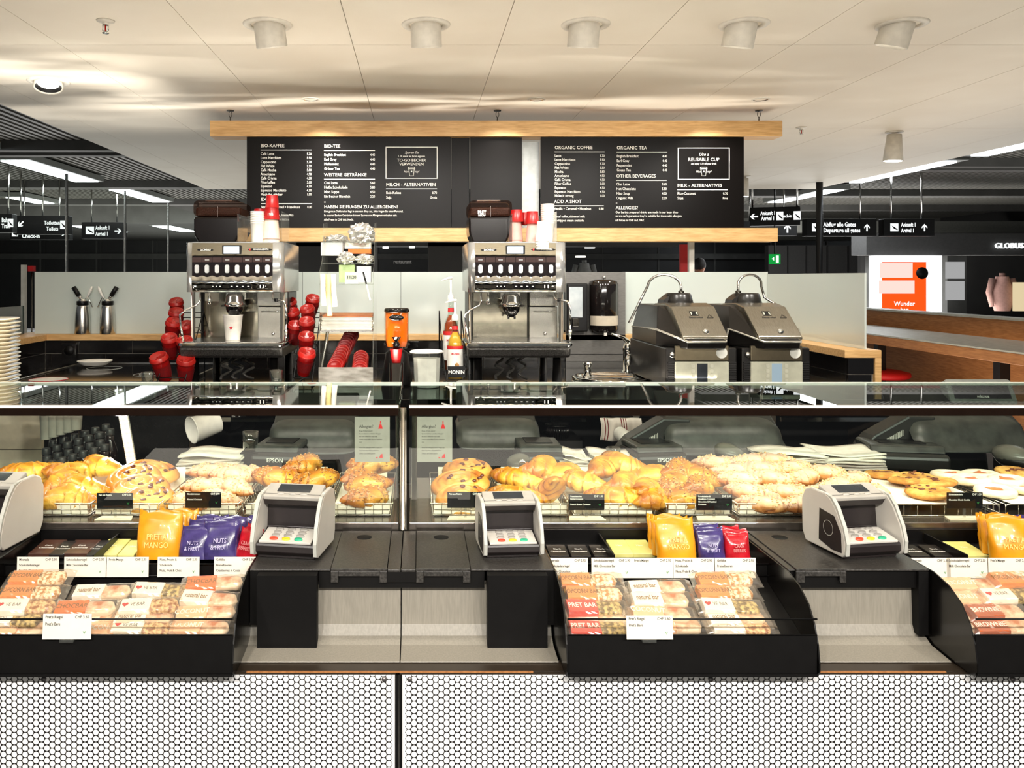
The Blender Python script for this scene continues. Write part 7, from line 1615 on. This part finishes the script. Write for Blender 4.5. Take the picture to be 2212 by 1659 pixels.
def printer(px0, px1, py0, py1, Y, label, word='EPSON', rz=0):
    a, b = wx(px0,Y), wx(px1,Y); z1, z0 = wz(py0,Y), wz(py1,Y); w = b-a; h = z1-z0; cx = (a+b)/2
    t = thing('receipt_printer', label, 'printer', (cx, Y+.08, z0), 'dark receipt printers behind the cases')
    m = MB(); m.prism([(Y+.0,z0),(Y+.0,z0+h*.62),(Y+.018,z0+h*.72),(Y+.16,z0+h*.72),(Y+.16,z0)], a, b, 'x'); part(m, 'body', DGREY, t, bevel=.008)
    m = MB(); m.prism([(Y+.019,z0+h*.725),(Y+.03,z1),(Y+.15,z1),(Y+.16,z0+h*.725)], a+.004, b-.004, 'x'); part(m, 'paper_cover', MGREY, t, bevel=.005)
    if word:
        m = MB(); text_mb(m, word, cx+w*.03, Y-.001, z0+h*.38, .0105, 'CENTER', bold=.02); part(m, 'lettering', INKW, t)
    m = MB(); m.box(cx-w*.3, cx+w*.3, Y+.06, Y+.14, z1+.0005, z1+.002); part(m, 'paper_slot', BLACK, t)
    m = MB(); m.box(a+.01, b-.01, Y+.01, Y+.15, RZ, z0-.0005); part(m, 'riser', BLACKM, t)
    if rz: t.rotation_euler = (0,0,R(rz))
    return t
printer(545, 650, 967, 1018, 2.26, 'dark receipt printer behind the left hazelnut croissants', rz=-6); printer(1122, 1222, 967, 1018, 2.26, 'dark receipt printer in the right case beside the scanner'); printer(1372, 1484, 968, 1016, 2.27, 'dark receipt printer in front of the middle till', rz=6)
printer(1902, 2060, 968, 1020, 2.28, 'large dark receipt printer without visible lettering at right', None, -10)
def scanner(px, py, Y, s, rz, label, gl=False):
    x = wx(px,Y); z = wz(py,Y)
    t = thing('barcode_scanner', label, 'scanner', (x, Y, RZ), 'grey barcode scanners on stands')
    m = MB(); Tm = Matrix.Translation((x, Y, z)) @ Matrix.Rotation(R(rz), 4, 'Y')
    m.ball((0,0,0), s*.042, s*.05, s*.026, 22, 14, T=Tm); part(m, 'head', mat('scanner_grey', (104,102,94), .28, coat=.3), t)
    m = MB(); m.ball((s*.004,-s*.004,-s*.009), s*.0415, s*.050, s*.022, 20, 12, T=Tm); part(m, 'lower_shell', DGREY, t)
    if gl:
        m = MB(); m.ball((s*.008,-s*.046,.0), s*.014, s*.006, s*.017, 16, 10, T=Tm); part(m, 'lens', CHROME, t)
    m = MB(); m.tube([(x, Y, z-s*.015), (x-s*.004, Y+.01, z-s*.05), (x-s*.02, Y+.03, RZ+.012)], [s*.018, s*.015, s*.02], 12); part(m, 'handle', BLACK, t)
    m = MB(); m.lathe([(.0001,RZ+.0005),(.045,RZ+.0005),(.04,RZ+.012),(.0001,RZ+.013)], (x-s*.02, Y+.03, 0), 20); part(m, 'foot', BLACK, t); return t
scanner(1120, 997, 2.235, .78, -10, 'grey barcode scanner left of the receipt printer in the right case', True); scanner(1577, 980, 2.24, 1.0, 22, 'grey barcode scanner before the middle till'); scanner(2190, 985, 2.30, 1.15, 10, 'dark barcode scanner at the right picture edge')
# napkins, cups and bags behind the cases
NAP = mat('napkin_white', (250,246,236), .85, c2=(240,232,220), scale=60, bump=.4)
def napkins(px0, px1, py0, py1, Y, label, mtl=NAP, n=7, seed=1):
    a, b = wx(px0,Y), wx(px1,Y); z1, z0 = wz(py0,Y), wz(py1,Y); rnd = random.Random(seed); h = (z1-z0)/n; 
    t = thing('napkin_pile', label, 'napkins', ((a+b)/2, Y+.06, RZ))
    for k in range(n):
        m = MB(); ph = rnd.random()*6; ex = rnd.uniform(-.006,.006)
        def fn(u, v): return (a+(b-a)*u+ex, Y+.13*v+ex, z0+h*k+h*.75*(1-.3*math.cos(u*9+ph)*.5)+.006*math.sin(u*4+ph)*(k/n)+.004*math.sin(v*6+ph)*(k/n))
        m.grid(fn, 12, 6); part(m, 'napkin', mtl, t, thick=h*.55)
    m = MB(); m.box(a+.004, b-.004, Y+.005, Y+.125, RZ, z0-.001); part(m, 'napkin_holder', BLACKM, t)
    return t
napkins(1218, 1275, 992, 1020, 2.225, 'white pleated napkins beside the printer in the right case', n=9); napkins(1288, 1380, 992, 1022, 2.235, 'wrapped white napkin block left of the second printer', n=5, seed=3)
napkins(1655, 1790, 985, 1022, 2.235, 'fanned white napkins behind the almond croissants', n=9, seed=5); napkins(1775, 1915, 982, 1020, 2.26, 'white paper bags with red print behind the cookies', n=6, seed=8)
napkins(385, 520, 988, 1022, 2.235, 'white wrapped napkins behind the left almond croissants', n=6, seed=9)
for i, (px, py, Y, r, h, lab) in enumerate(((541, 975, 2.30, .022, .055, 'upturned gridded glass on the printer in the left case'), (1325, 990, 2.30, .020, .030, 'small clear lid stack beside the wrapped napkins'))):
    z = wz(py, Y); tumbler(px, py, Y, r, h, lab)
    m = MB(); m.box(wx(px,Y)-.024, wx(px,Y)+.024, Y-.024, Y+.024, RZ, z-.0005); solo(m, 'glass_riser', BLACKM, 'dark block under the '+lab.split(' in ')[0].split(' beside')[0], 'block')
# white cup lying in the cup holder
Y = 2.95; x = wx(437,Y); z = wz(925,Y)
c = make_cup(CUPW, 'paper_cup', .032, .043, .095); c.location = (x+.045, Y+.045, z+.012); c.rotation_euler = (R(98), 0, R(-48)); c.scale = (1.1,1.1,1.1); c['label'] = 'white cup lying on its side in a dark holder below the worktop'
m = MB(); m.lathe([(.050,0),(.060,.01),(.060,.10),(.0001,.10)], (0,0,0), 24, T=Matrix.Translation((x+.050, Y+.13, z+.016)) @ Matrix.Rotation(R(-48), 4, 'Z') @ Matrix.Rotation(R(-90), 4, 'X')); solo(m, 'cup_holder', BLACKG, 'dark round holder gripping the lying white cup', 'holder')
Y = 2.9; x, z = wx(1356,Y), wz(949,Y)
t = thing('cup_tube', 'white rimmed round tube opening between the tills', 'tube', (x, Y+.05, z-.02))
Tm = Matrix.Translation((x, Y, z)) @ Matrix.Rotation(R(-90), 4, 'X')
m = MB(); m.lathe([(.015,.0),(.022,-.003),(.024,0),(.024,.11)], (0,0,0), 26, T=Tm); part(m, 'rim', WHITE, t)
m = MB(); m.lathe([(.0001,.004),(.015,.003)], (0,0,0), 26, T=Tm); part(m, 'opening', BLACKM, t)
# pot, cloths and bottles under the back counter
Y = 3.15; x = wx(1210,Y)
t = thing('steel_pot', 'ribbed steel pot on the shelf under the right machine', 'pot', (x, Y+.06, wz(952,Y)))
m = MB(); z0, z1 = wz(952,Y), wz(924,Y); m.lathe([(.0001,z0),(.040,z0),(.044,z1),(.048,z1),(.048,z1+.003),(.041,z1+.003)], (x,Y+.06,0), 28); part(m, 'pot_wall', STEEL, t)
m = MB()
for k in range(28): a = 2*PI*k/28; m.tube([(x+.0405*math.cos(a), Y+.06+.0405*math.sin(a), z0+.003), (x+.0445*math.cos(a), Y+.06+.0445*math.sin(a), z1-.003)], .0012, 4)
part(m, 'ribs', CHROMED, t, kind='stuff')
m = MB(); m.box(wx(1175,Y), wx(1258,Y), Y, Y+.2, .655, z0-.0005); solo(m, 'shelf_crate', mat('crate_dark', (34,32,30), .5), 'dark crate under the ribbed steel pot', 'crate')
Y = 3.02; t = thing('kitchen_cloth', 'white cloth with red stripes hanging under the back counter', 'cloth', (wx(1338,Y), Y, wz(958,Y)))
m = MB()
def fn(u, v): return (wx(1296,Y)+(wx(1384,Y)-wx(1296,Y))*u+.006*math.sin(v*3), Y+.006*math.sin(u*18)+.004*v, wz(903,Y)-(wz(903,Y)-wz(955,Y))*v*(1-.15*abs(u-.5)))
m.grid(fn, 40, 8); part(m, 'cloth_sheet', mat('cloth_white', (206,196,184), .9), t, thick=.0015)
for u0 in (.10, .16, .50, .55, .60):
    m = MB()
    def fs(u, v): p = fn(u0+.02*u, v); return (p[0], p[1]-.0018, p[2])
    m.grid(fs, 3, 8); part(m, 'red_stripe', mat('stripe_dark_red', (110,28,30), .9), t)
CAPM = mat('bottle_cap_grey', (52,52,52), .3); DRK = mat('dark_drink', (26,18,18), .15, coat=.4)
bt = None; k = 0
for r in range(4):
    for c in range(7):
        Y = 2.42+.06*r; px = 88+r*6+c*23+(8 if r % 2 else 0); py = 1012-r*17-c*7
        if px > 238: continue
        x = wx(px,Y); z = wz(py,Y)
        if bt is None:
            bt = thing('drink_bottle', 'dark bottle with grey cap, front row of the left rack, leftmost', 'bottle', (0,0,0), 'capped dark bottles in the left rack')
            m = MB(); m.lathe([(.0001,-.15),(.022,-.15),(.022,-.05),(.012,-.022),(.011,-.002),(.0001,-.002)], n=16); part(m, 'bottle_body', DRK, bt)
            m = MB(); m.lathe([(.0125,-.004),(.0125,.012),(.0115,.014),(.0001,.014)], n=16); part(m, 'cap', CAPM, bt); bt.location = (x,Y,z)
        else: dup(bt, (x,Y,z), 0, 'dark bottle with grey cap, %s row of the left rack, %s from left' % (('front','second','third','back')[r], NTH[c]))
m = MB(); Y = 2.38; m.prism([(wx(70,Y), .70), (wx(70,Y), .765), (wx(250,Y), .80), (wx(250,Y), .70)], 2.36, 2.365, 'y'); solo(m, 'bottle_rack', STEEL, 'steel front strip of the rack holding the capped bottles', 'rack')
# cream tiled pier and cartons at far left behind the case
m = MB(); Y = 2.9; m.box(wx(-30,Y), wx(90,Y), Y, Y+.02, .4, .985); 
for k in range(5): m.box(wx(-30,Y), wx(90,Y), Y-.002, Y, .55+.075*k, .553+.075*k, 1)
solo(m, 'cream_side_panel', [mat('cream_panel', (214,202,176), .5), mat('panel_line', (120,108,92), .6)], 'cream ribbed panel behind the far left croissants', 'panel')
m = MB(); Y = 2.55
for k in range(5):
    x = wx(100+k*16,Y); t = thing('hanging_cup_sleeve', 'pale cup stack hanging under the left case lid, '+('first','second','third','fourth','fifth')[k]+' from left', 'cups', (x, Y, wz(945-k*5,Y)), 'pale cup stacks under the left lid')
    m = MB(); m.lathe([(.016,wz(948-k*5,Y)),(.019,wz(900,Y)),(.019,wz(897,Y))], (x,Y,0), 16); part(m, 'cup_stack', mat('dim_cup', (150,146,136), .5), t)
    m = MB(); m.tube([(x-.02,Y,wz(897,Y)),(x+.02,Y,wz(897,Y))], .002, 5); m.tube([(x,Y+.021,wz(897,Y)),(x,Y+.021,RZ)],.0015,5); part(m, 'hanger_bar', CHROMED, t)
